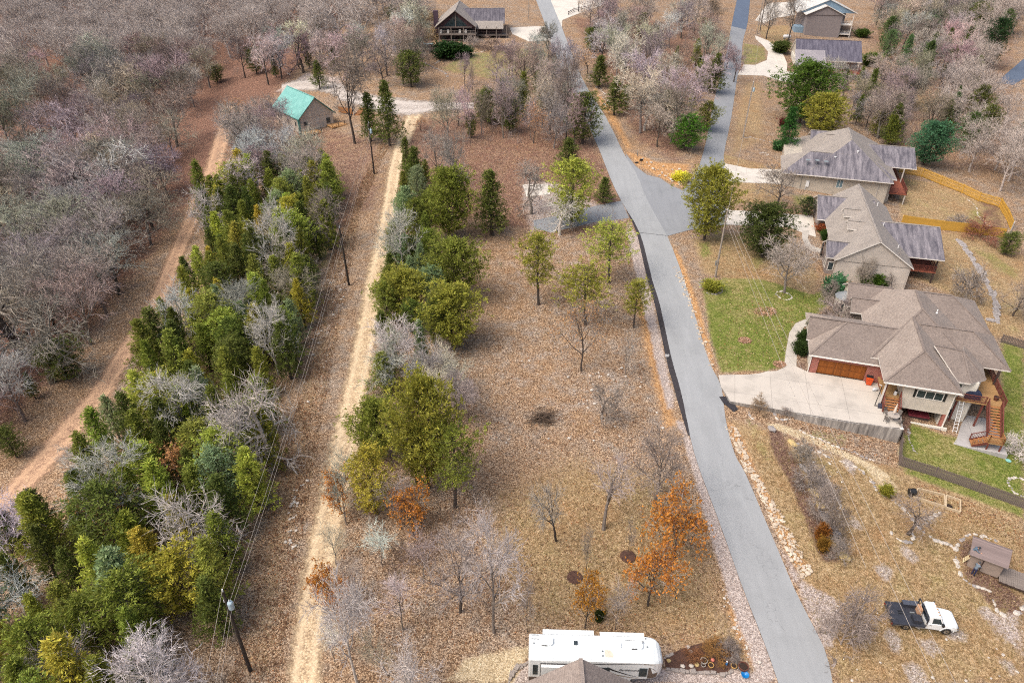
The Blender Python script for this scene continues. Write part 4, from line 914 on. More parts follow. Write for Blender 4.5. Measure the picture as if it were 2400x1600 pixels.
# ------------------------------------------------------------------ travel trailer
RV_W = pm('gloss_white_gelcoat', hx('f1f4f5'), hx('e3e8ea'), 1.2, .25); RV_R = pm('white_roof_membrane', hx('e9eff1'), hx('d3dde0'), .9, .6)
RV_T = pm('taupe_skirt_paint', hx('6e625c'), hx('5c514c'), 2, .4); RV_DK = pm('dark_decal', hx('3c3a3d'), hx('29282b'), 3, .4); RV_TAN = pm('tan_decal', hx('a08c72'), hx('8a775f'), 3, .4)
rv = thing('travel_trailer', 'long white fifth-wheel travel trailer parked behind the shingled roof', 'trailer', (1.35,33.45,.06), rad(-1.8))
b = MB()
def rvsec(x, i, z0, z1, r=.14): return [(x,i,z0),(x,i,z1-r),(x,i+r,z1),(x,2.4-i-r,z1),(x,2.4-i,z1-r),(x,2.4-i,z0)]
def rvloft(m, secs):
    k = 6; b0 = len(m.v)
    for q in secs: m.v.extend(q)
    for i in range(len(secs)-1):
        for j in range(k):
            jj = (j+1) % k; m.f.append((b0+i*k+j, b0+(i+1)*k+j, b0+(i+1)*k+jj, b0+i*k+jj)); m.m.append(1 if j in (1,2,3) else 0)
    m.f.append(tuple(b0+j for j in range(k))); m.m.append(0); m.f.append(tuple(b0+(len(secs)-1)*k+j for j in reversed(range(k)))); m.m.append(0)
rvloft(b, [rvsec(0,.04,.62,3.6),rvsec(.12,0,.6,3.66),rvsec(8.2,0,.62,3.66),rvsec(8.45,0,1.3,3.66),rvsec(9.7,0,1.42,3.66),rvsec(10.15,.03,1.46,3.62),rvsec(10.5,.12,1.55,3.5),rvsec(10.75,.28,1.75,3.32),rvsec(10.92,.5,2.0,3.05),rvsec(10.98,.75,2.3,2.8)])
b.build('body', [RV_W,RV_R], rv)
def rvp(name, mat, fn, par=None): m = MB(); fn(m); return m.build(name, mat, par or rv)
rvp('slide_out', [RV_W,RV_R], lambda m: (m.box(1.2,5.4,2.38,2.95,.9,3.3), m.poly([(1.15,2.36,3.33),(5.45,2.36,3.33),(5.45,3.0,3.31),(1.15,3.0,3.31)],1)))
rvp('slide_out', [RV_W,RV_R], lambda m: (m.box(6.0,9.6,2.38,2.85,1.2,3.3), m.poly([(5.95,2.36,3.33),(9.65,2.36,3.33),(9.65,2.9,3.31),(5.95,2.9,3.31)],1)))
so = rvp('slide_out', RV_W, lambda m: m.box(1.0,4.6,-.34,.02,.95,3.15)); rvp('trim_frame', RV_DK, lambda m: [m.box(.95,4.65,-.1,-.03,3.15,3.22), m.box(.95,1.0,-.1,-.03,.9,3.15), m.box(4.6,4.65,-.1,-.03,.9,3.15)], so)
for x,y in ((1.0,1.2),(8.35,1.1)): 
    ac = rvp('air_conditioner', RV_W, lambda m: [m.prism([(x,y),(x+.85,y),(x+.95,y+.1),(x+.95,y+.55),(x+.85,y+.65),(x,y+.65),(x-.05,y+.55),(x-.05,y+.1)],3.66,3.92)])
    rvp('grille', RV_DK, lambda m: m.box(x+.05,x+.5,y-.03,y-.005,3.7,3.78), ac)
rvp('skylight', GLASS, lambda m: m.prism([(3.7,1.35),(4.0,1.35),(4.0,1.7),(3.7,1.7)],3.66,3.76)); rvp('roof_vent', RV_W, lambda m: m.prism([(7.2,1.2),(7.55,1.2),(7.55,1.65),(7.2,1.65)],3.66,3.8))
rvp('roof_patch', pm('aged_roof_patch', hx('d8d3c4'), hx('c2bcab'), 4, .7), lambda m: m.prism([(6.2,.35),(6.85,.35),(6.9,.6),(6.65,1.0),(6.2,1.0)],3.662,3.668))
for x,y in ((.4,1.4),(6.0,.45),(6.0,.85),(9.7,1.35),(9.65,2.1)): rvp('plumbing_vent', METAL_G, lambda m: m.tube([(x,y,3.66),(x,y,3.76)],.06,8))
rvp('antenna', METAL_G, lambda m: [m.tube([(7.9,1.95,3.7),(9.3,1.75,3.85)],.025,6), m.tube([(9.1,1.78,3.84),(9.45,1.7,3.84)],.05,6)])
rvp('ladder', METAL_G, lambda m: [m.tube([(.15,2.1,3.8),(.75,2.1,3.8)],.02,6), m.tube([(.15,1.75,3.8),(.75,1.75,3.8)],.02,6), m.tube([(.75,2.1,3.66),(.75,2.1,3.8)],.02,6), m.tube([(.75,1.75,3.66),(.75,1.75,3.8)],.02,6)])
rvp('window', GLASS, lambda m: m.box(.35,.75,-.03,.0,1.6,2.9)); rvp('window', GLASS, lambda m: m.box(9.0,9.65,-.03,.0,1.75,2.85)); rvp('window', GLASS, lambda m: m.box(5.4,6.6,-.03,.0,1.9,2.8))
rvp('lower_skirt', RV_T, lambda m: m.box(.02,8.15,-.02,.0,.64,1.25)); rvp('nose_panel', RV_T, lambda m: m.poly([(9.72,-.02,1.5),(10.15,-.0,1.52),(10.48,.09,1.62),(10.56,.13,2.1),(10.15,.01,2.75),(9.72,-.02,3.0)]))
def swoosh(pts, w, mat, nm='decal'):
    rvp(nm, mat, lambda m: [m.poly([(a[0],-.025,a[1]-w*k/len(pts)),(b2[0],-.025,b2[1]-w*(k+1)/len(pts)),(b2[0],-.025,b2[1]+.02),(a[0],-.025,a[1]+.02)]) for k,(a,b2) in enumerate(zip(pts,pts[1:]))])
swoosh([(9.7,3.45),(8.2,3.4),(6.6,3.3),(5.2,3.3)],.12,RV_DK); swoosh([(9.0,1.6),(8.0,2.0),(7.0,2.5),(6.4,2.9)],.3,RV_DK); swoosh([(9.0,1.45),(8.2,1.6),(7.2,1.9),(6.4,2.4)],.18,RV_TAN); swoosh([(10.3,3.2),(9.9,3.36),(9.3,3.42)],.08,RV_TAN)
def text3d(txt, parent, loc, rot, size, mat, shear=0.0, name='lettering'):
    cu = bpy.data.curves.new(name, 'FONT'); cu.body = txt; cu.size = size; cu.extrude = .004; cu.shear = shear; cu.align_x = 'CENTER'
    to = bpy.data.objects.new(name+'_tmp', cu); COL.objects.link(to); dg = bpy.context.evaluated_depsgraph_get()
    me_ = bpy.data.meshes.new_from_object(to.evaluated_get(dg)); bpy.data.objects.remove(to)
    me_.materials.clear(); me_.materials.append(mat); me_.name = name
    o = bpy.data.objects.new(name, me_); COL.objects.link(o); o.parent = parent; o.location = loc; o.rotation_euler = rot; return o
text3d('Earthbound', rv, (8.15,-.03,2.45), (rad(90),0,0), .34, RV_DK, .3)
for x in (3.2,4.2): rvp('wheel', BLACK_P, lambda m: m.tube([(x,.02,.4),(x,.3,.4)],.4,16)); rvp('wheel', BLACK_P, lambda m: m.tube([(x,2.1,.4),(x,2.38,.4)],.4,16))
rvp('landing_leg', METAL_G, lambda m: [m.box(8.6,8.75,.3,.45,-.05,1.4), m.box(8.6,8.75,1.9,2.05,-.05,1.4)])

# ------------------------------------------------------------------ flatbed pickup
TW = pm('white_car_paint', hx('eef3f5'), hx('e2e8eb'), 2, .22); TB = pm('black_bed_steel', hx('3b3e48'), hx('2b2d34'), 3, .5); TCH = pm('chrome', hx('b9bdc1'), hx('9fa3a8'), 5, .2, metal=.9)
p0 = Vector(at(*zoom(2060,1380,.1637)(390,540),.45)); p1 = Vector(at(*zoom(2060,1380,.1637)(970,605),.45)); trz = math.atan2(p1.y-p0.y, p1.x-p0.x)
tk_z = tz(37,39.3)
tk = thing('flatbed_truck', 'white single-cab pickup truck with a black steel flatbed in the dry yard', 'truck', (p0.x,p0.y,tk_z), trz)   # origin under the near rear wheel
def tp(name, mat, fn, par=None, smooth=False): m = MB(); fn(m); return m.build(name, mat, par or tk, smooth)
def loft(m, secs, mi=0, cap=True):
    k = len(secs[0]); b0 = len(m.v)
    for s in secs: m.v.extend(s)
    for i in range(len(secs)-1):
        for j in range(k): m.f.append((b0+i*k+j, b0+i*k+(j+1)%k, b0+(i+1)*k+(j+1)%k, b0+(i+1)*k+j)); m.m.append(mi)
    if cap: m.f.append(tuple(b0+j for j in reversed(range(k)))); m.m.append(mi); m.f.append(tuple(b0+(len(secs)-1)*k+j for j in range(k))); m.m.append(mi)
def ysec(x, y0, y1, z0, z1, r=.12): return [(x,y0,z0),(x,y1,z0),(x,y1,z1-r),(x,y1-r,z1),(x,y0+r,z1),(x,y0,z1-r)]
Wd = 2.0    # y from 0 (near side) to Wd
tp('cab', TW, lambda m: loft(m, [ysec(1.55,.02,Wd-.02,.55,1.2,.06), ysec(2.9,.0,Wd,.5,1.22,.08), ysec(3.0,.0,Wd,.5,1.22,.08)]))
tp('hood', TW, lambda m: loft(m, [ysec(2.95,.02,Wd-.02,.55,1.23,.12), ysec(3.5,.03,Wd-.03,.55,1.2,.14), ysec(4.05,.06,Wd-.06,.5,1.12,.16), ysec(4.3,.12,Wd-.12,.45,1.0,.2), ysec(4.36,.2,Wd-.2,.45,.9,.2)]), smooth=False)
rf_ = tp('cab_roof', TW, lambda m: loft(m, [[(1.62,.06,1.2),(1.62,Wd-.06,1.2),(1.68,Wd-.2,1.92),(1.68,.2,1.92)],[(1.78,.05,1.2),(1.78,Wd-.05,1.2),(1.85,Wd-.18,1.98),(1.85,.18,1.98)],[(2.45,.05,1.2),(2.45,Wd-.05,1.2),(2.45,Wd-.18,1.98),(2.45,.18,1.98)],[(2.95,.05,1.2),(2.95,Wd-.05,1.2),(2.62,Wd-.2,1.93),(2.62,.2,1.93)]]))
tp('windshield', GLASS_B, lambda m: m.poly([(3.0,.16,1.235),(3.0,Wd-.16,1.235),(2.67,Wd-.26,1.89),(2.67,.26,1.89)]))
tp('rear_window', GLASS, lambda m: m.poly([(1.615,Wd-.2,1.3),(1.615,.2,1.3),(1.655,.28,1.82),(1.655,Wd-.28,1.82)]))
for sy in (0,1):
    f_ = (lambda y: y) if sy == 0 else (lambda y: Wd-y)
    dq = tp('door', TW, lambda m: m.box(1.72,2.85,min(f_(-.012),f_(.03)),max(f_(-.012),f_(.03)),.62,1.2)); tp('handle', BLACK_P, lambda m: m.box(1.8,1.95,min(f_(-.03),f_(-.008)),max(f_(-.03),f_(-.008)),1.03,1.08), dq)
    tp('side_window', GLASS, lambda m: m.poly([(1.95,f_(.035),1.26),(2.82,f_(.035),1.26),(2.55,f_(.135),1.82),(1.98,f_(.135),1.82)][::1 if sy == 0 else -1]))
    tp('mirror', BLACK_P, lambda m: m.box(2.72,2.86,min(f_(-.28),f_(-.05)),max(f_(-.28),f_(-.05)),1.25,1.55)); tp('headlight', TCH, lambda m: m.box(4.22,4.34,min(f_(.1),f_(.32)),max(f_(.1),f_(.32)),.72,.92))
    tp('fender_flare', TW, lambda m: m.tube([(3.42+.56*math.cos(a),f_(.02),.42+.52*math.sin(a)) for a in [k*.314 for k in range(11)]],.05,6))
for k in range(5): tp('roof_light', pm('amber_lens', hx('c98a2b'), hx('a86f1f'), 3, .3) if k == 0 else bpy.data.materials['amber_lens'], lambda m: m.box(2.5,2.58,.42+k*.29,.5+k*.29,1.97,2.01))
def wheel(x, y0, y1):
    ty = tp('wheel', BLACK_P, lambda m: m.tube([(x,y0,.4),(x,y0+.03,.4),(x,y1-.03,.4),(x,y1,.4)],[.36,.4,.4,.36],20)); o = -1 if y0 < 1 else 1
    yo = y0 if o < 0 else y1
    tp('rim', TCH, lambda m: m.tube([(x,yo+o*.012,.4),(x,yo-o*.03,.4)],[.23,.22],16), ty); tp('hub', TB, lambda m: m.tube([(x,yo+o*.03,.4),(x,yo,.4)],.07,10), ty)
for x in (0,3.42): wheel(x,.0,.26); wheel(x,Wd-.26,Wd)
tp('bumper', TCH, lambda m: m.box(4.3,4.42,.1,Wd-.1,.42,.62)); tp('grille', BLACK_P, lambda m: m.box(4.33,4.39,.35,Wd-.35,.64,.9))
tp('chassis', BLACK_P, lambda m: m.box(-1.1,3.0,.55,Wd-.55,.42,.75))
bed = tp('flatbed', TB, lambda m: (m.box(-1.3,1.42,-.18,Wd+.18,.86,1.0), m.box(-1.3,-1.2,-.18,Wd+.18,.62,.86)))
tp('headache_rack', TB, lambda m: [m.bar((1.45,-.1,1.0),(1.45,-.1,1.95),.08,.08), m.bar((1.45,Wd+.1,1.0),(1.45,Wd+.1,1.95),.08,.08), m.bar((1.45,-.1,1.95),(1.45,Wd+.1,1.95),.08,.08), m.bar((1.45,-.1,1.5),(1.45,Wd+.1,1.5),.06,.06)])
tp('tool_box', TB, lambda m: m.prism([(.45,.02),(1.1,.02),(1.1,.75),(.45,.75)],1.0,1.42)); tp('tool_box', TB, lambda m: m.box(.05,1.35,1.68,2.14,1.0,1.38))
bxp = pm('chequer_plate', hx('6f7480'), hx('50555f'), 14, .4, metal=.5); tp('box_lid', bxp, lambda m: m.box(.03,1.37,1.66,2.16,1.385,1.45))
tp('lumber', pm('pale_lumber', hx('c6a184'), hx('a98468'), 5, .8), lambda m: [m.box(1.12,1.24,.95,1.62,1.0,1.75), m.box(1.25,1.33,.9,1.55,1.0,1.85)])
tp('tail_light', pm('red_lens', hx('a3231f'), hx('7d1714'), 3, .3), lambda m: [m.box(-1.32,-1.29,-.1,.06,.7,.82), m.box(-1.32,-1.29,Wd-.06,Wd+.1,.7,.82)]); tp('side_rail', TCH, lambda m: m.bar((-1.3,-.2,.84),(-.45,-.2,.84),.03,.05)); tp('side_rail', TCH, lambda m: m.bar((.55,-.2,.84),(1.4,-.2,.84),.03,.1))
tp('tray', BLACK_P, lambda m: [m.box(-.55,-.1,.9,1.05,1.0,1.02), m.box(-.5,-.05,1.15,1.3,1.0,1.02)]); tp('hitch', METAL_G, lambda m: [m.box(.5,.9,1.1,1.2,1.0,1.12)])

# ------------------------------------------------------------------ shed on the stone-edged bed, plank deck, step ladder, two people
M_SHR = plank_mat('old_wood_shingles', hx('8e7f7c'), hx('6d605e'), .16); M_SHW = pm('taupe_painted_board', hx('9a8c82'), hx('877a71'), 1.5, .8)
S_ = zoom(2240,1240,.17857); r0 = Vector(at(*S_(235,100),2.2)); r1 = Vector(at(*S_(745,285),2.2)); srz = math.atan2(r1.y-r0.y, r1.x-r0.x); sz = tz(46,45.5)-.05
sh = Bld('garden_shed', 'small weathered shed with a sloping wooden roof beside the plank deck', (r0.x,r0.y), srz, sz, 'shed')
sh.th = .06
sh.face([(-.05,-2.15,1.75),(3.15,-2.15,1.75),(3.3,.02,2.2),(-.05,.02,2.2)]); sh.face([(-.05,.0,2.21),(3.3,.0,2.21),(3.3,.28,2.12),(-.05,.28,2.12)])
sh.wall(.2,2.9,-1.75,-.05,0,1.78,0); sh.wall(.2,2.9,-.1,-.05,0,2.1,0)
sh.done([M_SHR,WD_GREY,M_SHR,M_SHR],[M_SHW])
for x0,x1 in ((.22,1.2),(1.32,2.85)): sh.part('door_panel', M_SHW, lambda m: m.box(x0,x1,-1.8,-1.752,.1,1.7))
sh.part('door_post', WD_DARK, lambda m: m.box(1.21,1.31,-1.79,-1.752,.1,1.72))
pd = thing('plank_deck', 'weathered grey plank deck running out from the shed to the right edge', 'deck', (r0.x,r0.y,sz), srz)
MB().box(2.95,8,-2.35,-.15,.1,.3).build('frame', WD_DARK, pd)
pk = MB().box(-.07,.07,-1.15,1.15,.0,.045).mesh('plank', WD_GREY)
for k in range(33): child('plank', pk, pd, (2.98+.15*k,-1.25+RND.uniform(-.03,.03),.305+RND.uniform(-.006,.008)), rad(RND.uniform(-.6,.6)))
lz = sz+.02; la = Vector(at(*S_(75,420),lz))
sl_ = thing('step_ladder', 'pale wooden step ladder leaning on the shed roof', 'ladder', (la.x,la.y,lz), srz)
TL = pm('pale_ladder_wood', hx('d8cba9'), hx('bfae88'), 5, .7)
for y in (-.25,.25): MB().bar((0,y,0),(.75,y,1.9),.05,.07).build('rail', TL, sl_); MB().bar((.95,y*.8,0),(.72,y,1.7),.04,.05).build('rear_leg', TL, sl_)
for k in range(6): MB().box(-.06,.06,-.25,.25,-.02,.02).build('rung', TL, sl_, loc=(.1+.11*k,0,.28+.28*k))
def person(name, label, loc, rz, joints, jacket, trousers, hair, hip_z, neck_z):
    """joints: skeleton vertices {name:(x,y,z,r)}; one skinned mesh, clothed by region"""
    nm = list(joints); V = [joints[k][:3] for k in nm]
    ed = [('pel','che'),('che','nec'),('nec','hea'),('hea','top'),('che','shl'),('shl','ell'),('ell','hal'),('che','shr'),('shr','elr'),('elr','har'),('pel','hil'),('hil','knl'),('knl','anl'),('anl','tol'),('pel','hir'),('hir','knr'),('knr','anr'),('anr','tor')]
    me_ = bpy.data.meshes.new(name); me_.from_pydata(V, [(nm.index(a), nm.index(b)) for a,b in ed], [])
    o = bpy.data.objects.new(name, me_); COL.objects.link(o)
    sk = o.modifiers.new('s','SKIN'); o.modifiers.new('d','SUBSURF').levels = 2
    for i, k in enumerate(nm): me_.skin_vertices[0].data[i].radius = (joints[k][3],)*2
    me_.skin_vertices[0].data[nm.index('pel')].use_root = True
    dg = bpy.context.evaluated_depsgraph_get(); fin = bpy.data.meshes.new_from_object(o.evaluated_get(dg)); bpy.data.objects.remove(o)
    skin = bpy.data.materials.get('skin') or pm('skin', hx('c79b80'), hx('b58970'), 6, .6)
    shoe = bpy.data.materials.get('boot_leather') or pm('boot_leather', hx('3b2f28'), hx('2a211c'), 6, .7)
    for m in (jacket, trousers, skin, hair, shoe): fin.materials.append(m)
    pts = {k: Vector(joints[k][:3]) for k in nm}
    def near(c, ks): return min((c-pts[k]).length for k in ks)
    bones = {0:[('pel','che'),('che','nec'),('che','shl'),('shl','ell'),('ell','hal'),('che','shr'),('shr','elr'),('elr','har')],1:[('pel','hil'),('hil','knl'),('knl','anl'),('pel','hir'),('hir','knr'),('knr','anr')],2:[('nec','hea')],3:[('hea','top')],4:[('anl','tol'),('anr','tor')]}
    def segd(c, a, b2):
        a, b2 = pts[a], pts[b2]; t = max(0, min(1, (c-a).dot(b2-a)/max(1e-6,(b2-a).length_squared))); return (c-a.lerp(b2,t)).length
    for p in fin.polygons:
        c = p.center; best = min(((min(segd(c,*e) for e in es)), k) for k, es in bones.items())[1]
        if best == 0 and near(c,('hal','har')) < .075: best = 2
        p.material_index = best; p.use_smooth = True
    t = thing(name, label, 'person', loc, rz); child('body', fin, t)
    # hands: palm with five separate curled fingers
    for h, e in (('hal','ell'),('har','elr')):
        d = (pts[h]-pts[e]).normalized(); s_ = d.cross(Vector((0,0,1))).normalized(); dn = s_.cross(d); mb = MB(); q = pts[h]
        mb.tube([q,q+d*.09],[.035,.042],8)
        for k, L_ in enumerate((.07,.085,.08,.065)):
            a_ = q+d*.085+s_*(.03-.02*k); mb.tube([a_,a_+d*L_*.6+dn*-.01,a_+d*L_*.85+dn*-.035],[.011,.01,.007],6)
        a_ = q+d*.03+s_*.04; mb.tube([a_,a_+d*.035+s_*.035,a_+d*.07+s_*.035],[.012,.011,.008],6); mb.build('hand', skin, t, smooth=True)
    fc = pts['hea']; fd = Vector((0,-1,0)); mb = MB(); mb.tube([fc+Vector((0,-.085,-.02)),fc+Vector((0,-.125,-.035))],[.02,.014],6)
    mb.build('nose', skin, t)
    cap_ = MB(); cap_.lathe([(.115,-.02),(.118,.05),(.09,.11),(.03,.135)],14,tuple(pts['top']-Vector((0,-.01,.09)))); cap_.build('hair', hair, t, smooth=True)
    return t
JK1 = pm('slate_jacket', hx('6d7a86'), hx('566370'), 6, .8); JK2 = pm('blue_grey_jacket', hx('5f7486'), hx('4c6072'), 6, .8); TR1 = pm('navy_trousers', hx('262c50'), hx('1b2040'), 6, .8); TR2 = pm('brown_trousers', hx('7c4f3c'), hx('633d2e'), 6, .8); HR = pm('dark_grey_hair', hx('45474a'), hx('333538'), 6, .8)
st_ = {'pel':(0,0,.92,.15),'che':(.02,-.16,1.28,.16),'nec':(.03,-.24,1.47,.065),'hea':(.03,-.29,1.58,.09),'top':(.03,-.29,1.68,.085),'shl':(.2,-.18,1.36,.075),'ell':(.3,-.32,1.12,.055),'hal':(.2,-.52,1.02,.04),'shr':(-.17,-.18,1.36,.075),'elr':(-.27,-.34,1.12,.055),'har':(-.15,-.54,1.03,.04),
       'hil':(.1,.0,.86,.11),'knl':(.11,-.05,.48,.075),'anl':(.11,.02,.08,.05),'tol':(.12,-.15,.04,.045),'hir':(-.1,0,.86,.11),'knr':(-.11,-.02,.48,.075),'anr':(-.11,.04,.08,.05),'tor':(-.12,-.13,.04,.045)}
m1 = at(*S_(215,605),sz)
person('person', 'person in a grey jacket and navy trousers standing in front of the shed', (m1[0],m1[1],tz(m1[0],m1[1])), srz+rad(150), st_, JK1, TR1, HR, .9, 1.45)
cl_ = dict(st_); cl_.update({'che':(.0,-.22,1.24,.16),'nec':(.0,-.33,1.42,.065),'hea':(0,-.4,1.52,.09),'top':(0,-.42,1.62,.085),'ell':(.26,-.45,1.14,.055),'hal':(.16,-.66,1.1,.04),'elr':(-.24,-.45,1.14,.055),'har':(-.16,-.66,1.1,.04),'knl':(.12,-.22,.56,.075),'anl':(.1,-.02,.22,.05),'tol':(.1,-.18,.17,.045)})
wl = Vector((.46,0,1.08)); rot_ = Matrix.Rotation(srz,3,'Z'); wp = rot_@wl+Vector((la.x,la.y,lz))
person('person', 'person in a blue jacket and brown trousers up the step ladder at the shed roof', (wp.x-.1,wp.y+.0,wp.z-.08), srz+rad(90), cl_, JK2, TR2, HR, .9, 1.45)

# ------------------------------------------------------------------ utility poles and wires
POLE_D = pm('tarred_pole', hx('3a332f'), hx('251f1c'), 4, .85); POLE_L = pm('weathered_pole', hx('a0968c'), hx('7f766d'), 4, .9); INS = pm('porcelain', hx('dfe3e4'), hx('c9cfd2'), 4, .3); XFM = pm('transformer_grey', hx('a9bfca'), hx('93aab6'), 4, .45)
WIRE = pm('aluminium_wire', hx('b3aca4'), hx('98918a'), 4, .5)
def pole(label, base, h, mat, xf=True, arm=0, lean=(0,0)):
    t = thing('utility_pole', label, 'utility pole', (base[0],base[1],base[2]-.1), 0, 'utility poles')
    MB().tube([(0,0,-.3),(lean[0]*.5,lean[1]*.5,h/2),(lean[0],lean[1],h)],[.17,.14,.11],10).build('pole', mat, t)
    MB().lathe([(.05,0),(.07,.08),(.04,.2),(.06,.25)],8,(lean[0],lean[1],h)).build('insulator', INS, t)
    if xf:
        c = MB(); c.lathe([(.0,0),(.2,0),(.23,.08),(.23,.72),(.17,.82),(.05,.84)],14,(lean[0]+.32,lean[1]-.1,h-1.95)); tr = c.build('transformer', XFM, t, smooth=False)
        MB().lathe([(.04,0),(.055,.1),(.03,.26)],8,(lean[0]+.3,lean[1]-.1,h-1.12)).build('bushing', INS, tr); MB().bar((lean[0],lean[1],h-1.5),(lean[0]+.15,lean[1]-.06,h-1.5),.08,.3).build('bracket', METAL_G, t)
        MB().lathe([(.04,0),(.05,.1),(.03,.3)],8,(lean[0]-.16,lean[1],h-1.3)).build('cutout_fuse', INS, t)
    if arm: MB().bar((lean[0]-arm,lean[1],h-.35),(lean[0]+arm,lean[1],h-.35),.1,.12).build('crossarm', mat, t)
    return t
g1, g2, g3 = G(587,1571), G(818,668), G(877,408)
pole('dark tarred utility pole with a transformer at the lower left', g1, 10.6, POLE_D, True)
pole('slender dark utility pole midway along the left wires', g2, 9.6, POLE_D, False, lean=(-.2,0))
pole('dark utility pole with a transformer near the teal-roofed cabin', g3, 10.2, POLE_D, True)
g4 = G(1676,650); pole('bleached utility pole on the lawn beside the road', g4, 11.2, POLE_L, False, lean=(.15,.2))
MB().box(-.35,-.2,-.1,.1,2.2,3.0).build('meter_box', METAL_G, bpy.data.objects['utility_pole.003'])
g5 = G(1741,322); pole('bleached utility pole with a transformer beside the side street', g5, 12.0, POLE_L, True, lean=(.3,.4))
g6 = G(1774,80); pole('thin bleached utility pole at the far end of the side street', g6, 14, POLE_L, True)
g6b = G(1781,74); pole('dark utility pole behind the thin bleached one at the top', g6b, 10, POLE_D, False)
g7 = G(2349,588); pole('short bleached pole in front of the round cedar on the right edge', g7, 4.8, POLE_L, False, lean=(1.2,1.5))
g8 = G(1239,46); pole('bleached utility pole behind the dark cabin', g8, 11, POLE_L, False)
g9 = G(1356,28); pole('small dark utility pole beside the white drive at the top', g9, 8, POLE_D, False)
def wire(label, a, b, sag, r=.012, grp=None, k=14):
    pts = [Vector(a).lerp(Vector(b), i/k)-Vector((0,0,sag*4*(i/k)*(1-i/k))) for i in range(k+1)]
    o = MB().tube([p-Vector(a) for p in pts], r, 5).build('power_line', WIRE); o.location = a
    return tag(o, label, 'wire', grp)
top_ = lambda g, h, dx=0, dz=0: (g[0]+dx, g[1], g[2]-.1+h+dz)
g0 = (-19.2,12,-1.9)
P1, P2, P3 = g1, g2, g3
for i, (dx, dz, nmx) in enumerate(((0,.2,'topmost'),(.15,-1.5,'middle'),(.3,-1.9,'lowest'))):
    wire('%s of the three wires between the tarred pole and the slender pole on the left' % nmx, top_(P1,10.6,dx,dz), top_(P2,9.6,dx-.2,dz), 1.0)
    wire('%s of the three wires over the left-hand clearing, beyond the slender pole' % nmx, top_(P2,9.6,dx-.2,dz), top_(P3,10.2,dx,dz), .9)
    wire('%s of the wires dropping from the tarred pole out of the bottom edge' % nmx, top_(P1,10.6,dx,dz), (g0[0]+dx*2,g0[1],g0[2]+10.5+dz), .6)
wire('wire from the cabin pole across the track to the dark cabin', top_(P3,10.2), at(1245,78,20), 1.2); wire('lower wire from the cabin pole towards the dark cabin', top_(P3,10.2,0,-1.6), at(1255,85,18.5), 1.2)
tp4 = top_(g4,11.2,.15,0)
for nm_, e, dz in (('left','a',-1.6),('middle','b',-.9),('right','c',.1)):
    ez = {'a':9.0,'b':9.6,'c':10.4}[e]; q = {'a':at(1975,1200,ez),'b':at(2195,1600,ez),'c':at(2240,1600,ez)}[e]
    if e == 'a': q = at(2030,1330,ez-1.5)
    wire('%s of the three wires crossing the front lawn and the lower yard' % nm_, (tp4[0],tp4[1],tp4[2]+dz), q, .5, r=.017)
for nm_, dz in (('upper',.1),('lower',-1.6)):
    wire('%s wire along the side street, near span' % nm_, (tp4[0],tp4[1],tp4[2]+dz), top_(g5,12,.3,dz), .9); wire('%s wire along the side street, far span' % nm_, top_(g5,12,.3,dz), top_(g6,14,0,dz), 1.0)
wire('guy wire running from the tarred pole down into the cedars', top_(g1,8.8), (g1[0]-1.6,g1[1]+1.5,g1[2]), 0.02, .015)

# ------------------------------------------------------------------ fences: every picket a piece
M_YEL = pm('yellow_new_wood', hx('d2a84e'), hx('ae8734'), 5, .75); M_GRYF = pm('grey_fence_wood', hx('7d726d'), hx('5c524e'), 6, .9, .2)
def fence(name, label, line, h, step, w, mat, rails_in, postevery=2.4, grp=None, point=False, gap_top=0):
    o0 = line[0]; t = thing(name, label, 'fence', (o0[0],o0[1],tz(*o0)), 0, grp)
    pm_ = MB()
    if point: pm_.prism([(-w/2,-.012),(w/2,-.012),(w/2,.012),(-w/2,.012)],0,h-.08); pm_.add([(-w/2,-.012,h-.08),(w/2,-.012,h-.08),(w/2,.012,h-.08),(-w/2,.012,h-.08),(0,-.012,h),(0,.012,h)],[(0,1,4),(3,5,2),(1,2,5,4),(0,4,5,3)])
    else: pm_.box(-w/2,w/2,-.012,.012,0,h)
    pmesh = pm_.mesh('picket', mat); post = MB().box(-.05,.05,-.05,.05,-.3,h+.08).mesh('post', mat)
    acc = 0; pz = 0
    for i in range(len(line)-1):
        a, b = Vector(line[i]), Vector(line[i+1]); L = (b-a).length; d = (b-a)/L; rz = math.atan2(d.y,d.x); nn = Vector((-d.y,d.x))*rails_in
        k = int(L/step)
        for j in range(k):
            p = a+d*(j+.5)*step; child('picket', pmesh, t, (p.x-o0[0],p.y-o0[1],tz(p.x,p.y)-tz(*o0)+.05+RND.uniform(-.015,.015)), rz+rad(RND.uniform(-1.5,1.5)))
        m = max(1, int(L/postevery))
        for j in range(m+1):
            p = a+d*(L*j/m)+nn*1.4; child('post', post, t, (p.x-o0[0],p.y-o0[1],tz(p.x,p.y)-tz(*o0)), rz)
        for z in (.3,h*.52,h-.25):
            mb = MB(); q = [a+d*(L*j/m)+nn for j in range(m+1)]
            for u, v in zip(q, q[1:]): mb.bar((u.x-o0[0],u.y-o0[1],tz(u.x,u.y)-tz(*o0)+z),(v.x-o0[0],v.y-o0[1],tz(v.x,v.y)-tz(*o0)+z),.04,.09)
            mb.build('rail', mat, t)
    return t
Y_ = zoom(2100,370,.2566)
fy = gl([(2107,404),(2160,415),(2203,433),(2254,453),(2292,472),(2341,486)]); fy2 = gl([(2341,486),(2358,515),(2368,540)])
fence('wooden_fence', 'yellow wooden fence along the far side of the straw-coloured yard', fy, 1.9, .2, .13, M_YEL, -.05, point=True)
fence('wooden_fence', 'short end run of the yellow fence at its right-hand corner', fy2, 1.9, .16, .145, M_YEL, -.05)
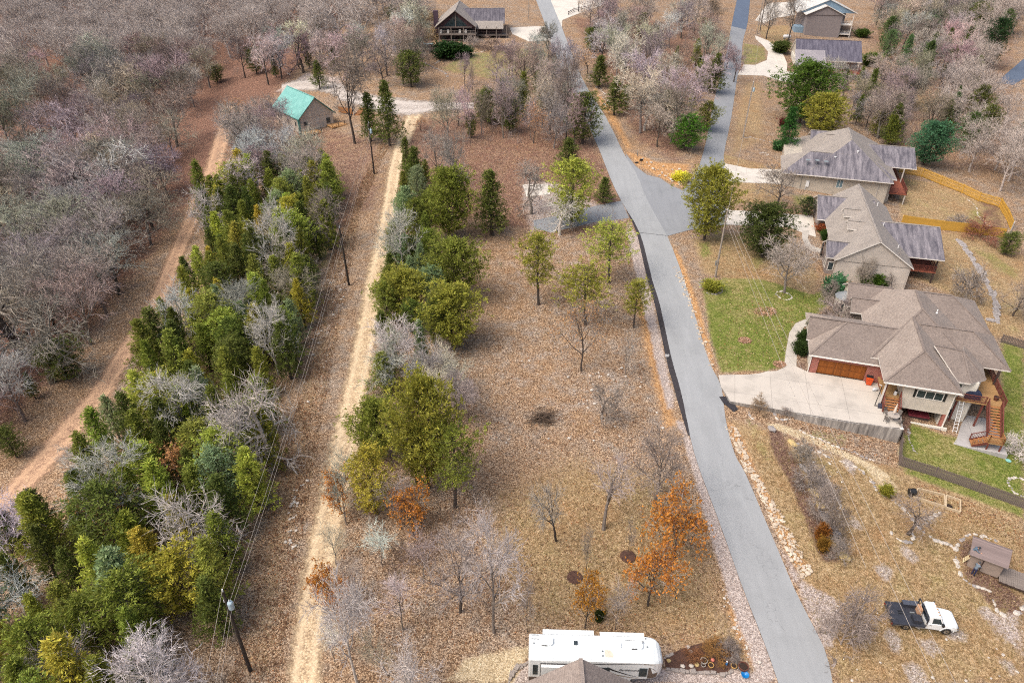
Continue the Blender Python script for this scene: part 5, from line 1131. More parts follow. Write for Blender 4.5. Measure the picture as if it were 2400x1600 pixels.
fence('wooden_fence', 'solid yellow wooden fence along the near side of the straw-coloured yard', gl([(2112,526),(2203,539),(2259,545),(2318,553),(2352,558)]), 1.8, .155, .15, M_YEL, .05)
ff = gl([(2106,1090),(2190,1117),(2290,1152),(2400,1192)]); ff.append((ff[-1][0]+3.5,ff[-1][1]-1.9))
fence('picket_fence', 'weathered grey picket fence along the front of the back lawn', ff, 1.35, .17, .13, M_GRYF, .05, grp='grey picket fences')
fence('picket_fence', 'short grey fence running from the retaining wall to the picket fence corner', gl([(2110,1018),(2106,1088)]), 1.3, .17, .15, M_GRYF, .05, grp='grey picket fences')
fence('picket_fence', 'grey picket fence behind the rear deck at the right edge', gl([(2345,802),(2400,818),(2440,830)]), 1.3, .2, .12, M_GRYF, .05, grp='grey picket fences')
sr_ = thing('rail_fence', 'dark split-rail fence beside the white drive at the top', 'fence', G(1332,36))
rp = [Vector(G(*p)) for p in ((1332,36),(1345,28),(1362,25),(1385,20))]
for a, b in zip(rp, rp[1:]):
    for z in (.5,1.0): MB().bar(a-rp[0]+Vector((0,0,z)), b-rp[0]+Vector((0,0,z)), .12, .14).build('rail', WD_DARK, sr_)
for a in rp: MB().bar(a-rp[0], a-rp[0]+Vector((0,0,1.3)), .18, .18).build('post', WD_DARK, sr_)

# ------------------------------------------------------------------ stones
ST_W = pm('pale_limestone', hx('d5cfc6'), hx('a79f95'), 3.5, .9, .5); ST_G = pm('grey_fieldstone', hx('a9a4a2'), hx('7f7a79'), 3, .9, .5); ST_Y = pm('ochre_boulder', hx('d0ba84'), hx('a08a5e'), 2, .9, .5); ST_B = pm('block_stone', hx('a49c96'), hx('807873'), 4, .9, .4)
def stone_mesh(seed, flat=.6, mat=ST_W, blocky=False):
    r = random.Random(seed); bm = bmesh.new(); bmesh.ops.create_icosphere(bm, subdivisions=1, radius=.5)
    if blocky:
        bm.clear(); bmesh.ops.create_cube(bm, size=.9); bmesh.ops.bevel(bm, geom=bm.edges[:], offset=.1, segments=1, affect='EDGES')
    for v in bm.verts:
        v.co *= r.uniform(.82,1.14); v.co.z = v.co.z*flat+flat*.32
    m = bpy.data.meshes.new('stone'); bm.to_mesh(m); bm.free(); m.materials.append(mat); return m
STN = {k: [stone_mesh(i*7+j, fl, mt, bl) for j in range(6)] for i, (k, fl, mt, bl) in enumerate((('w',.6,ST_W,0),('g',.55,ST_G,0),('y',.7,ST_Y,0),('b',.7,ST_B,1),('s',.25,ST_G,1)))}
def stone_line(name, label, pts, size, kind='w', jitter=.14, closed=False, cat='stone edging', overlap=1.05, grp=None):
    P = [Vector(p[:2]) for p in pts]
    if closed: P.append(P[0])
    t = thing(name, label, cat, (P[0].x,P[0].y,tz(P[0].x,P[0].y)), 0, grp)
    for a, b in zip(P, P[1:]):
        L = (b-a).length; d = (b-a)/max(L,1e-6); s = 0
        while s < L:
            q = size*RND.uniform(.5,1.6); p = a+d*min(s+q/2, L)+Vector((-d.y,d.x))*RND.uniform(-jitter,jitter); s += q*overlap
            if kind in 'wg' and RND.random() < .12: continue
            child('stone', RND.choice(STN['g'] if kind == 'w' and RND.random() < .35 else STN[kind]), t, (p.x-P[0].x,p.y-P[0].y,tz(p.x,p.y)-tz(P[0].x,P[0].y)-.02-(.12*q if kind in 'wg' else 0)), math.atan2(d.y,d.x)+RND.uniform(-.3,.3), (q*1.05,q*RND.uniform(.55,1.0),q*RND.uniform(.5,.95)))
    return t
def ring(c, rx, ry, n=16): return [(c[0]+rx*math.cos(6.2832*i/n), c[1]+ry*math.sin(6.2832*i/n)) for i in range(n)]
Q = zoom(1700,930,.35714); Q3 = zoom(1700,1150,.33486); QS = zoom(2240,1240,.17857)
stone_line('stone_edging', 'row of stones along the far side of the pale gravel path', gl([Q(480,215),Q(560,255),Q(640,285),Q(720,320),Q(850,365),Q(970,420)]), .4, 'w')
stone_line('stone_edging', 'curving row of stones along the near side of the pale gravel path', gl([Q(450,290),Q(560,345),Q(680,390),Q(800,435),Q(900,490),Q(960,550),Q(1000,625),Q(1090,670),Q(1170,740),Q(1232,800),(2150,1230),(2185,1262),(2200,1268)]), .42, 'w')
stone_line('stone_edging', 'pale stones edging the little bed against the driveway wall', gl([Q(310,100),Q(335,140),Q(380,155),Q(430,148),Q(470,115)]), .55, 'w')
stone_line('stone_edging', 'three pale stones beside the twiggy bush at the driveway corner', gl([Q(150,95),Q(165,120),Q(180,140)]), .4, 'w')
c_ = G(*Q(697,690)); stone_line('stone_ring', 'ring of stones round the small shrub left of the power lines', ring(c_,.95,1.0,12), .38, 'w', closed=True)
c_ = G(2115,1250); stone_line('stone_ring', 'white stones round the forked bare tree in the lower yard', [(c_[0]+1.15*math.cos(a), c_[1]+1.0*math.sin(a)) for a in [2.4+i*.45 for i in range(10)]], .45, 'w')
stone_line('stone_edging', 'stones edging the shed bed from the back round to the front', gl([QS(600,190),QS(480,130),QS(380,95),QS(250,65),QS(150,75),QS(90,130),QS(50,190),QS(5,260),QS(0,380),QS(20,470),QS(50,580),QS(110,660),QS(250,740),QS(350,770),QS(430,810),QS(470,860),QS(500,930),(2340,1435),(2360,1447),(2385,1438),(2400,1420)]), .5, 'w', jitter=.08)
stone_line('stone_edging', 'stones beside the rough steps near the raised beds', gl([(2160,1235),(2175,1215),(2205,1200),(2212,1205)]), .5, 'w')
stone_line('stone_edging', 'loose stones between the raised beds and the shed bed', gl([(2185,1258),(2205,1270),(2222,1272),(2240,1282)]), .55, 'w', jitter=.2, overlap=1.3)
c_ = G(1665,672); stone_line('stone_ring', 'ring of mossy stones round the grassy clump beside the road', ring(c_,1.7,2.1,14), .42, 'g', closed=True)
c_ = G(1837,692); stone_line('stone_ring', 'ring of white stones round the bare tree on the front lawn', ring(c_,1.1,1.1,12), .38, 'w', closed=True)
c_ = G(2396,1142); stone_line('stone_ring', 'ring of stones at the right edge of the back lawn', ring(c_,1.5,1.5,12), .4, 'w', closed=True)
c_ = G(1791,361); stone_line('stone_ring', 'small ring of pale stones on the upper side lawn', ring(c_,.9,.8,10), .34, 'w', closed=True)
stone_line('stone_edging', 'thin white edging curving across the yellow-fenced yard', gl([Y_(625,362),Y_(690,405),Y_(740,460),Y_(745,520),Y_(780,560),Y_(855,625)]), .4, 'w', jitter=.04)
stone_line('stone_edging', 'low stone border above the wood pole beside the side street', gl([(1735,325),(1760,322),(1800,332),(1820,338)]), .5, 'g')
stone_line('stone_edging', 'stone border of the garden below the dark cabin', gl([(995,148),(1020,160),(1045,172),(1050,185)]), .7, 'g')
stone_line('stone_edging', 'pale kerb winding below the dark cabin', gl([(1018,152),(1040,135),(1080,128),(1130,122),(1160,110),(1210,106)]), .6, 'w', jitter=.03)
stone_line('stone_edging', 'curved stone edging at the foot of the retaining wall return', gl([(2129,1000),(2131,1030),(2142,1055),(2150,1062)]), .4, 'g', jitter=.05)
Z4 = zoom(2200,540,.3125)
stone_line('stone_steps', 'long run of grey slab steps down the right-hand lawn', gl([Z4(130,60),Z4(180,110),Z4(220,170),Z4(260,235),Z4(310,300),Z4(350,380),Z4(400,470),Z4(430,570),Z4(435,630),Z4(440,690)]), 1.1, 's', jitter=.1, cat='stone steps', overlap=.75)
stone_line('stone_steps', 'grey slabs turning towards the near house at the foot of the steps', gl([Z4(350,670),Z4(400,680)]), 1.2, 's', cat='stone steps')
for i, (x, y, k, w_, h_, lab) in enumerate([(Q(440,310),None,'y',.8,1.9,'ochre boulder at the upper end of the planted border'),(Q(585,640),None,'y',.9,2.2,'tall ochre boulder left of the stone ring'),(Q(620,720),None,'y',1.0,1.3,'flat ochre boulder below the tall ochre boulder'),(Q3(700,190),None,'g',1.1,1.9,'long grey boulder in the planted border'),(Q3(750,270),None,'g',.9,1.2,'grey boulder in the middle of the border row'),(Q3(780,315),None,'g',1.2,1.0,'broad grey boulder in the border row'),(Q3(803,378),None,'g',.9,1.4,'grey boulder just above the end boulder'),(Q3(827,465),None,'y',1.25,1.6,'pale knobbly boulder at the lower end of the border'),(Q(300,215),None,'g',.9,1.3,'grey boulder near the driveway corner'),(Q(520,480),None,'g',.7,1.8,'narrow grey stone along the border edge')]):
    p = G(*x); o = bpy.data.objects.new('boulder', stone_mesh(300+i,.7,ST_Y if k == 'y' else ST_G)); COL.objects.link(o); o.location = p; o.rotation_euler = (0,0,rad(112)); o.scale = (h_,w_,.8); tag(o, lab, 'boulder', 'boulders along the planted border')
# scattered rocks: riprap beside the road and loose stones in the lot
def rock_scatter(name, label, polys, n, s0, s1, mat, seed):
    r = random.Random(seed); V = []; F = []; base = [(m, [tuple(v.co) for v in m.vertices], [tuple(p.vertices) for p in m.polygons]) for m in STN['w']]
    polys = [gl(p) for p in polys]
    for _ in range(n):
        pl = r.choice(polys); xs = [p[0] for p in pl]; ys = [p[1] for p in pl]
        for _t in range(30):
            x, y = r.uniform(min(xs),max(xs)), r.uniform(min(ys),max(ys))
            if inside((x,y), pl): break
        s = r.uniform(s0,s1)*r.uniform(.6,1.2); a = r.uniform(0,6.3); ca, sa = math.cos(a)*s, math.sin(a)*s; m, vs, fs = r.choice(base); k = len(V); z0 = tz(x,y)
        st = r.uniform(.6,1); V += [(x+ca*v[0]-sa*v[1]*st, y+sa*v[0]+ca*v[1]*st, z0+v[2]*s*.8) for v in vs]; F += [tuple(i+k for i in f) for f in fs]
    me_ = bpy.data.meshes.new(name); me_.from_pydata(V, [], F); me_.materials.append(mat); o = bpy.data.objects.new(name, me_); COL.objects.link(o); return tag(o, label, kind='stuff')
M_RIP = pm('riprap_stone', hx('d9cdbb'), hx('97846e'), .9, .9, .4, 'Object', detail=8)
rock_scatter('riprap', 'loose rock banked along the right side of the main road', [[(1752,1100),(1775,1110),(1850,1240),(1905,1340),(1880,1360),(1815,1240)],[(1752,1100),(1775,1110),(1850,1240),(1905,1340),(1880,1360),(1815,1240)],[(1700,1000),(1725,1000),(1770,1110),(1750,1110)],[(1575,620),(1600,640),(1675,860),(1662,860)]], 620, .18, .55, M_RIP, 5)
rock_scatter('loose_stones', 'pale stones scattered over the wooded lot', [[(1110,850),(1500,800),(1560,1000),(1450,1100),(1130,1060)],[(1330,880),(1480,860),(1440,960),(1330,960)],[(740,640),(830,560),(790,800),(700,1000)],[(680,1150),(730,1120),(700,1280),(660,1300)]], 170, .12, .5, ST_W, 6)
rock_scatter('loose_stones', 'stones scattered over the dry yard and gravel verge', [[(1880,1050),(1960,1060),(2000,1250),(1920,1250)],[(1960,1400),(2080,1330),(2400,1480),(2400,1600),(1980,1600)],[(1690,1370),(1740,1450),(1790,1560),(1765,1575),(1700,1440)]], 130, .1, .38, ST_W, 7)
rock_scatter('loose_stones', 'rubble along the bank right of the upper road', [[(1380,180),(1400,190),(1440,260),(1425,265)],[(1500,370),(1600,400),(1600,440),(1550,418)]], 70, .3, .8, ST_W, 8)

# ------------------------------------------------------------------ flower bed by the trailer
Q6 = zoom(1560,1480,.14881)
bed_poly = gl([Q6(-20,420),Q6(90,340),Q6(330,240),Q6(600,170),Q6(800,170),Q6(960,190),Q6(1080,300),Q6(1120,420),Q6(1090,540),Q6(1010,620),Q6(880,650),Q6(600,630),Q6(300,600),Q6(0,560)])
drape('flower_bed', bed_poly, pm('dark_bark_mulch', hx('5e4338'), hx('3a2822'), 5, .95, .6, 'Object'), .05, cut=1, skirt=.1, label='dark mulch bed edged with blocks beside the trailer')
stone_line('block_edging', 'row of square stone blocks along the front and right of the mulch bed', gl([Q6(5,590),Q6(130,600),Q6(300,630),Q6(450,640),Q6(600,645),Q6(760,655),Q6(900,680),Q6(1020,630),Q6(1090,540),Q6(1130,420),Q6(1090,330),Q6(1000,230),Q6(880,180),Q6(780,170)]), .36, 'b', jitter=.02, overlap=1.0)
stone_line('block_edging', 'four stone blocks at the left tip of the mulch bed', gl([Q6(-30,420),Q6(120,340)]), .36, 'b', jitter=.02, overlap=1.0)
stone_line('block_edging', 'curved kerb of blocks left of the trailer', gl([(1192,1600),(1200,1580),(1212,1565),(1232,1556),(1240,1550)]), .36, 'b', jitter=.02, overlap=1.0)
PT = {'stone':pm('stone_pot', hx('b9b3ab'), hx('979089'), 5, .9), 'tan':pm('tan_pot', hx('c9a365'), hx('a88248'), 5, .8), 'brown':pm('oak_barrel', hx('6a3f31'), hx('4c2c22'), 5, .8), 'blue':pm('blue_plastic', hx('1c86d1'), hx('176fb0'), 3, .4), 'pink':pm('pink_ball', hx('e0897a'), hx('c97364'), 3, .5)}
SOIL = pm('pot_soil', hx('3c2d25'), hx('281d18'), 8, 1)
def pot(name, label, px, r, h, mat):
    p = G(*px); t = thing(name, label, 'planter', p, 0, 'pots in the mulch bed')
    MB().lathe([(r*.72,0),(r*.95,h*.7),(r*1.06,h*.88),(r*1.06,h),(r*.86,h),(r*.84,h*.85)],16).build('pot', mat, t); MB().lathe([(.01,h*.84),(r*.85,h*.86)],14).build('soil', SOIL, t); return t
pot('plant_pot', 'large stone pot in the middle of the mulch bed', Q6(595,490), .3, .4, PT['stone']); pot('plant_pot', 'low stone bowl just below the large stone pot', Q6(590,535), .2, .2, PT['stone']); pot('plant_pot', 'tan pot right of the large stone pot', Q6(708,550), .24, .3, PT['tan']); pot('plant_pot', 'tan pot on the right-hand block edging', Q6(1068,560), .25, .3, PT['tan'])
bq = pot('barrel_planter', 'brown half-barrel planter at the right end of the mulch bed', Q6(1212,590), .42, .5, PT['brown'])
for z in (.12,.36): MB().lathe([(.39,z),(.41,z+.04)],18).build('hoop', METAL_G, bq)
p = G(*Q6(1245,695)); o = MB().lathe([(.2,0),(.3,.22),(.34,.24),(.33,.27),(.27,.25),(.05,.12)],16).build('blue_basin', PT['blue']); o.location = p; tag(o, 'bright blue plastic basin on the gravel beside the barrel planter', 'basin')
p = G(*Q6(738,455)); o = MB().lathe([(.02,0),(.12,.03),(.18,.14),(.12,.27),(.02,.3)],14).build('garden_ball', PT['pink'], smooth=True); o.location = p; tag(o, 'pink garden ball in the mulch bed', 'ornament')
p = G(*Q6(955,520)); t = thing('garden_ornament', 'small blue and white garden figure in the mulch bed', 'ornament', p); MB().lathe([(.08,0),(.1,.25),(.05,.4),(.03,.42)],10).build('base', PT['blue'], t); MB().lathe([(.02,.42),(.09,.5),(.02,.6)],10).build('top', INS, t)
for x, y, lab, mt in ((395,330,'pale angular stone at the back of the mulch bed',ST_W),(405,540,'round pale stone at the front of the mulch bed',ST_W),(490,525,'small yellowish stone beside the stone pot',ST_Y),(50,460,'yellowish stone at the left tip of the mulch bed',ST_Y),(270,550,'white stone at the front left of the mulch bed',ST_W),(1035,435,'white stone at the right of the mulch bed',ST_W),(345,250,'white stone on the back edge of the mulch bed',ST_W)):
    o = bpy.data.objects.new('garden_stone', stone_mesh(x,.7,mt)); COL.objects.link(o); o.location = G(*Q6(x,y)); o.scale = (.5,.42,.4); tag(o, lab, 'stone', 'stones in the mulch bed')

# ------------------------------------------------------------------ raised beds, composter, bins, garden furniture, small things
PINE = pm('pale_pine_board', hx('c9b79a'), hx('a8967a'), 5, .85)
def raised(label, pts):
    P = [Vector(G(*p)) for p in pts]; t = thing('raised_bed', label, 'garden bed', P[0], 0, 'raised beds by the picket fence')
    for a, b in zip(P, P[1:]+P[:1]): MB().bar(a-P[0]+Vector((0,0,.16)), b-P[0]+Vector((0,0,.16)), .12, .34).build('board', PINE, t)
raised('larger raised bed framed in pale boards below the picket fence', [(2139,1167),(2213,1190),(2212,1163),(2150,1148)]); raised('smaller raised bed framed in pale boards at the right of the pair', [(2215,1192),(2249,1203),(2249,1175),(2216,1164)])
p = G(2134,1162); t = thing('compost_tumbler', 'black compost barrel beside the raised beds', 'barrel', p); MB().tube([(-.35,0,.65),(-.3,0,.65),(.3,0,.65),(.35,0,.65)],[.3,.38,.38,.3],14).build('drum', BLACK_P, t); MB().bar((-.3,-.3,0),(-.3,0,.6),.05,.05).bar((.3,-.3,0),(.3,0,.6),.05,.05).bar((-.3,.3,0),(-.3,0,.6),.05,.05).bar((.3,.3,0),(.3,0,.6),.05,.05).build('stand', BLACK_P, t)
p = G(2223,1190); pot('plant_pot', 'black pot standing in the smaller raised bed', (2223,1190), .28, .3, BLACK_P)
p = WA(7.1,-.75,3.0); t = thing('rubbish_bin', 'orange wheeled rubbish bin in front of the brick garage', 'bin', p, rzA); OR = pm('orange_plastic', hx('e2571f'), hx('c24714'), 4, .5)
MB().add([(-.28,-.3,.1),(.28,-.3,.1),(.28,.28,.1),(-.28,.28,.1),(-.36,-.4,1.05),(.36,-.4,1.05),(.36,.38,1.05),(-.36,.38,1.05)],[(3,2,1,0),(4,5,6,7),(0,1,5,4),(1,2,6,5),(2,3,7,6),(3,0,4,7)]).build('body', OR, t); MB().slab([(-.39,-.1,1.12),(.39,-.1,1.12),(.39,.42,1.16),(-.39,.42,1.16)],.06,0,0).build('lid', BLACK_P, t)
for s_ in (-.25,.25): MB().tube([(s_-.05,.3,.12),(s_+.05,.3,.12)],.12,12).build('wheel', BLACK_P, t)
p = WA(8.6,-1.6,3.0); t = thing('rubbish_bin', 'dark red wheeled bin in the corner beside the garage', 'bin', p, rzA); MR = pm('maroon_plastic', hx('6e2638'), hx('521a29'), 4, .5)
MB().add([(-.28,-.3,.1),(.28,-.3,.1),(.28,.28,.1),(-.28,.28,.1),(-.34,-.38,1.0),(.34,-.38,1.0),(.34,.36,1.0),(-.34,.36,1.0)],[(3,2,1,0),(4,5,6,7),(0,1,5,4),(1,2,6,5),(2,3,7,6),(3,0,4,7)]).build('body', MR, t); MB().box(-.37,.37,-.4,.4,1.0,1.07).build('lid', MR, t)
p = WA(7.75,-1.9,3.0); t = thing('sack', 'crumpled pale sack beside the orange bin', 'sack', p, .4); 
o_ = child('sack_body', stone_mesh(901,.8,pm('pale_canvas', hx('cfd3d6'), hx('a9adb2'), 5, .8)), t); o_.scale = (.9,.6,.7)
p = WA(7.35,-5.3,3.0); t = thing('basketball_hoop', 'portable basketball hoop with a leaning pole and dark base on the driveway', 'basketball hoop', p, rzA); MB().prism([(.3,-.35),(1.2,-.35),(1.1,.35),(.4,.35)],0,.32).build('base', pm('slate_plastic', hx('3d4254'), hx('2e3240'), 3, .5), t); MB().tube([(.0,0,.05),(.15,.25,2.9)],.05,8).build('pole', BLACK_P, t); MB().bar((0,0,.08),(.6,0,.2),.05,.05).build('strut', WD_DARK, t); MB().bar((.12,.25,2.9),(-.2,.3,3.0),.06,.06).build('bracket', METAL_W, t)
p = WA(9.0,-7.5,3.0); t = thing('patio_table', 'round stone patio table with a closed pale umbrella on the driveway end', 'table', p); CR = pm('cream_canvas', hx('dcd0c4'), hx('c0b2a5'), 6, .8); STB = pm('grey_stone_top', hx('b2aaa2'), hx('958d86'), 4, .8)
MB().lathe([(.66,.68),(.68,.72),(.66,.75)],22).build('tabletop', STB, t); MB().lathe([(.3,0),(.12,.1),(.12,.6),(.25,.68)],12).build('pedestal', STB, t); MB().tube([(0,0,.75),(0,0,2.4)],.025,6).build('umbrella_pole', METAL_W, t); MB().lathe([(.16,1.05),(.17,1.2),(.1,1.9),(.03,2.35)],10).build('umbrella', CR, t)
WR = pm('wrought_iron_grey', hx('77706b'), hx('5d5753'), 4, .7)
for k, a in enumerate((.5,1.9,3.6,5.2)):
    lab = ['chair right of the patio table','chair behind the patio table','chair left of the patio table','chair in front of the patio table'][k]
    q = (p[0]+math.cos(a)*.98,p[1]+math.sin(a)*.98,p[2]); ch = thing('patio_chair', 'grey '+lab, 'chair', q, a+math.pi/2, 'chairs round the patio table')
    MB().box(-.24,.24,-.24,.24,.42,.47).build('seat', WR, ch); MB().slab([(-.24,-.22,.5),(.24,-.22,.5),(.24,-.3,.95),(-.24,-.3,.95)],.05,0,0).build('backrest', WR, ch)
    for sx in (-.2,.2):
        for sy in (-.2,.2): MB().bar((sx,sy,0),(sx,sy,.43),.04,.04).build('leg', WR, ch)
p = WA(9.5,-3.9,4.16); t = thing('milk_can', 'white milk can with a dark top on the porch', 'milk can', p); MB().lathe([(.17,0),(.19,.06),(.19,.42),(.1,.55),(.1,.6)],14).build('can', METAL_W, t); MB().lathe([(.13,.6),(.14,.7),(.05,.74)],14).build('lid', BLACK_P, t)
p = WA(12.9,-3.0,.72); t = thing('covered_spa', 'maroon-covered hot tub on the shaded lower terrace', 'hot tub', p, rzA); MB().box(-1.1,1.1,-.9,.9,0,.85).build('tub', WD_DARK, t); MB().slab([(-1.18,-1.0,.95),(1.18,-1.0,.95),(1.18,0,1.02),(-1.18,0,1.02)],.14,0,0).build('cover', pm('maroon_vinyl', hx('7c3540'), hx('64262f'), 3, .45), t); MB().slab([(-1.18,.01,1.02),(1.18,.01,1.02),(1.18,1.0,.95),(-1.18,1.0,.95)],.14,0,0).build('cover', bpy.data.materials['maroon_vinyl'], t)
p = WA(18.2,-2.0,4.23); t = thing('barbecue_grill', 'barbecue under a dark blue cover on the rear deck', 'grill', p, rzA); BC = pm('navy_cover_cloth', hx('2c3550'), hx('1f263b'), 4, .7)
loft_m = MB(); loft(loft_m, [[(-.85,-.35,0),(.85,-.35,0),(.85,.35,0),(-.85,.35,0)],[(-.85,-.33,.85),(.85,-.33,.85),(.85,.33,.85),(-.85,.33,.85)],[(-.5,-.28,1.12),(.5,-.28,1.12),(.5,.28,1.12),(-.5,.28,1.12)]]); loft_m.build('cover', BC, t)
p = WA(20.9,-1.6,4.23); pot('plant_pot', 'brown barrel pot on the rear deck beside the stairs', (0,0), .3, .5, PT['brown']).location = p
p = WA(16.9,-3.6,.75); t = thing('ladder', 'aluminium ladder leaning on the rear deck', 'ladder', p, rzA)
for x in (-.22,.22): MB().bar((x,-1.2,0),(x+.15,.75,3.4),.05,.06).build('rail', METAL_W, t)
for k in range(9): MB().box(-.22,.22,-.03,.03,-.02,.02).build('rung', METAL_W, t, loc=(.014*k+.02,-1.1+.2*k,.2+.36*k))
p = WA(22.2,-7.6,.6); o = MB().lathe([(.1,0),(.28,.03),(.3,.08),(.2,.1),(.02,.06)],14).build('pet_bowl', pm('aqua_plastic', hx('8cc9c2'), hx('74b0a9'), 3, .5)); o.location = (p[0],p[1],tz(p[0],p[1])+.02); tag(o, 'small aqua dish on the grass behind the rear stairs', 'dish')
# brush pile
bpz = G(1273,985); BRS = pm('dead_branches', hx('6b5a4c'), hx('463a31'), 4, .95)
t = thing('brush_pile', 'heap of dead branches in the middle of the wooded lot', 'brush pile', bpz)
r_ = random.Random(3)
for k in range(70):
    a = r_.gauss(.3,.7); L = r_.uniform(1.0,2.6); q = Vector((r_.gauss(0,.7),r_.gauss(0,.55),r_.uniform(.1,1.0))); d = Vector((math.cos(a),math.sin(a),r_.uniform(-.2,.2)))*L/2; MB().tube([q-d,q+Vector((0,0,r_.uniform(0,.15))),q+d],[.05,.04,.015],4).build('branch', BRS, t, uv=False)
for x,y,z,lab in ((1492,382,1.1,'pair'),):
    p = G(x,y); t = thing('mailbox', 'dark mailbox on a post at the junction corner', 'mailbox', p, .4); MB().box(-.06,.06,-.06,.06,0,1.2).build('post', POLE_L, t); MB().lathe([(.2,-.35),(.22,-.3),(.22,.3),(.2,.35)],12).build('box', BLACK_P, t).rotation_euler = (0,rad(90),0); t.children[1].location = (0,0,1.35)
    p = G(1502,388); t = thing('newspaper_box', 'second dark mailbox just right of the junction corner mailbox', 'mailbox', p, .4); MB().box(-.05,.05,-.05,.05,0,1.0).build('post', POLE_L, t); MB().box(-.35,.3,-.2,.2,1.0,1.35).build('box', BLACK_P, t)
p = G(1562,842); t = thing('roadside_marker', 'small white marker board beside the black road edge', 'sign', p); MB().box(-.04,.04,-.04,.04,0,.8).build('post', METAL_G, t); MB().box(-.28,.28,-.05,-.02,.45,.85).build('board', METAL_W, t)
p = G(1843,93); t = thing('propane_tank', 'white propane tank on the lawn below the blue-gabled house', 'tank', p, rad(-6)); 
tk_m = MB(); tk_m.tube([(-1.35,0,.95),(-1.2,0,.95),(-.9,0,.95),(.9,0,.95),(1.2,0,.95),(1.35,0,.95)],[.08,.4,.58,.58,.4,.08],16); tk_m.build('tank', METAL_W, t, smooth=True); MB().lathe([(.18,1.45),(.18,1.62),(.04,1.7)],10).build('dome', METAL_G, t)
for x in (-.8,.8): MB().box(x-.08,x+.08,-.45,.45,0,.45).build('saddle', METAL_G, t)
p = G(1876,131); t = thing('storage_tank', 'small white tank at the left end of the ranch house', 'tank', p); MB().lathe([(.05,0),(.7,.1),(.85,.8),(.7,1.5),(.05,1.7)],14).build('tank', METAL_W, t, smooth=True)
p = G(1705,938); t = thing('culvert', 'black drain apron with a pale outlet beside the driveway corner', 'drain', p); 
MB().add([(-.9,.6,.12),(.3,.8,.12),(.9,-1.6,-.05),(.2,-2.2,-.05),(-.7,-.6,.1)],[(4,3,2,1,0)]).build('apron', M_BLACK, t); MB().tube([(.1,.2,.1),(.7,-.2,.02)],[.25,.25],12).build('pipe', METAL_G, t)
# hedge tub by the dark cabin
p = at(1004,112,15.5); t = thing('hot_tub', 'covered hot tub on the corner deck of the dark cabin', 'hot tub', (p[0],p[1],14.2), .1); MB().box(-2.2,2.2,-2,2,-.5,1.6).build('deck', WD_GREY, t); MB().box(-1.4,1.4,-1.2,1.2,1.6,2.2).build('tub', WD_DARK, t); MB().box(-1.5,1.5,-1.3,1.3,2.2,2.36).build('cover', pm('pale_blue_cover', hx('b7cdd0'), hx('9db5b9'), 3, .5), t); railing(t, [(-2.1,-1.9,1.6),(2.1,-1.9,1.6)], .95, WD_GREY, step=.25); railing(t, [(-2.1,-1.9,1.6),(-2.1,1.9,1.6)], .95, WD_GREY, step=.25)
# garden stair and fence beside the teal-roofed cabin
p = G(*zG(1050,500)); t = thing('garden_steps', 'timber steps with a handrail and lattice wall right of the teal-roofed cabin', 'steps', p, rad(-25)); 
for k in range(7): MB().box(-.1,1.4,.4*k,.4*k+.3,.16*k,.16*k+.15).build('step', WD_ORG, t)
MB().box(-4.6,-.1,.0,.2,.2,1.5).build('timber_wall', WD_ORG, t); railing(t, [(-4.6,.1,1.5),(-.1,.1,1.5)], 1.0, WD_GREY, step=.3); MB().box(-.2,-.05,-.1,.05,0,2.4).build('post', TRIM_G, t)
# yellow hoop and ball by the bare saplings, drainage slab of the dormered house
for x, y, rr_, lab in ((1347,1352,.78,'dark mulch ring round the sapling nearer the trailer'),(1472,1303,.8,'dark mulch ring round the sapling nearer the orange trees')):
    p = G(x,y); t = thing('mulch_ring', lab, 'mulch ring', p); MB().lathe([(rr_,0.0),(rr_*.9,.09),(rr_*.5,.14),(.05,.12)],22).build('mulch', bpy.data.materials['dark_bark_mulch'], t)
for x, y, rx_, ry_, lab in ((1790,728,1.9,1.5,'larger heap of brown leaves on the green lawn'),(1745,797,.95,.8,'smaller heap of brown leaves on the green lawn'),(1826,853,.9,.8,'patch of grey mulch at the corner of the lawn and walk')):
    p = G(x,y); t = thing('leaf_heap', lab, 'leaf pile', p); r_ = random.Random(x); mb = MB()
    for k in range(420):
        a = r_.uniform(0,6.283); q = math.sqrt(r_.uniform(0,1)); qx, qy = math.cos(a)*q*rx_, math.sin(a)*q*ry_; qz = .03+.16*(1-q)*r_.uniform(.4,1.2); s_ = r_.uniform(.05,.11); e1 = Vector((r_.gauss(0,1),r_.gauss(0,1),r_.gauss(0,.4))).normalized()*s_; e2 = Vector((r_.gauss(0,1),r_.gauss(0,1),r_.gauss(0,.4))).normalized()*s_; c_ = Vector((qx,qy,qz)); mb.add([tuple(c_-e1-e2),tuple(c_+e1-e2),tuple(c_+e1+e2),tuple(c_-e1+e2)],[(0,1,2,3)],r_.randrange(2))
    mb.build('leaves', [bpy.data.materials.get('brown_leaf_a') or pm('brown_leaf_a', hx('a07b62'), hx('7d5c47'), 5, .9), bpy.data.materials.get('brown_leaf_b') or pm('brown_leaf_b', hx('c2a288'), hx('9c7e66'), 5, .9)], t, uv=False)
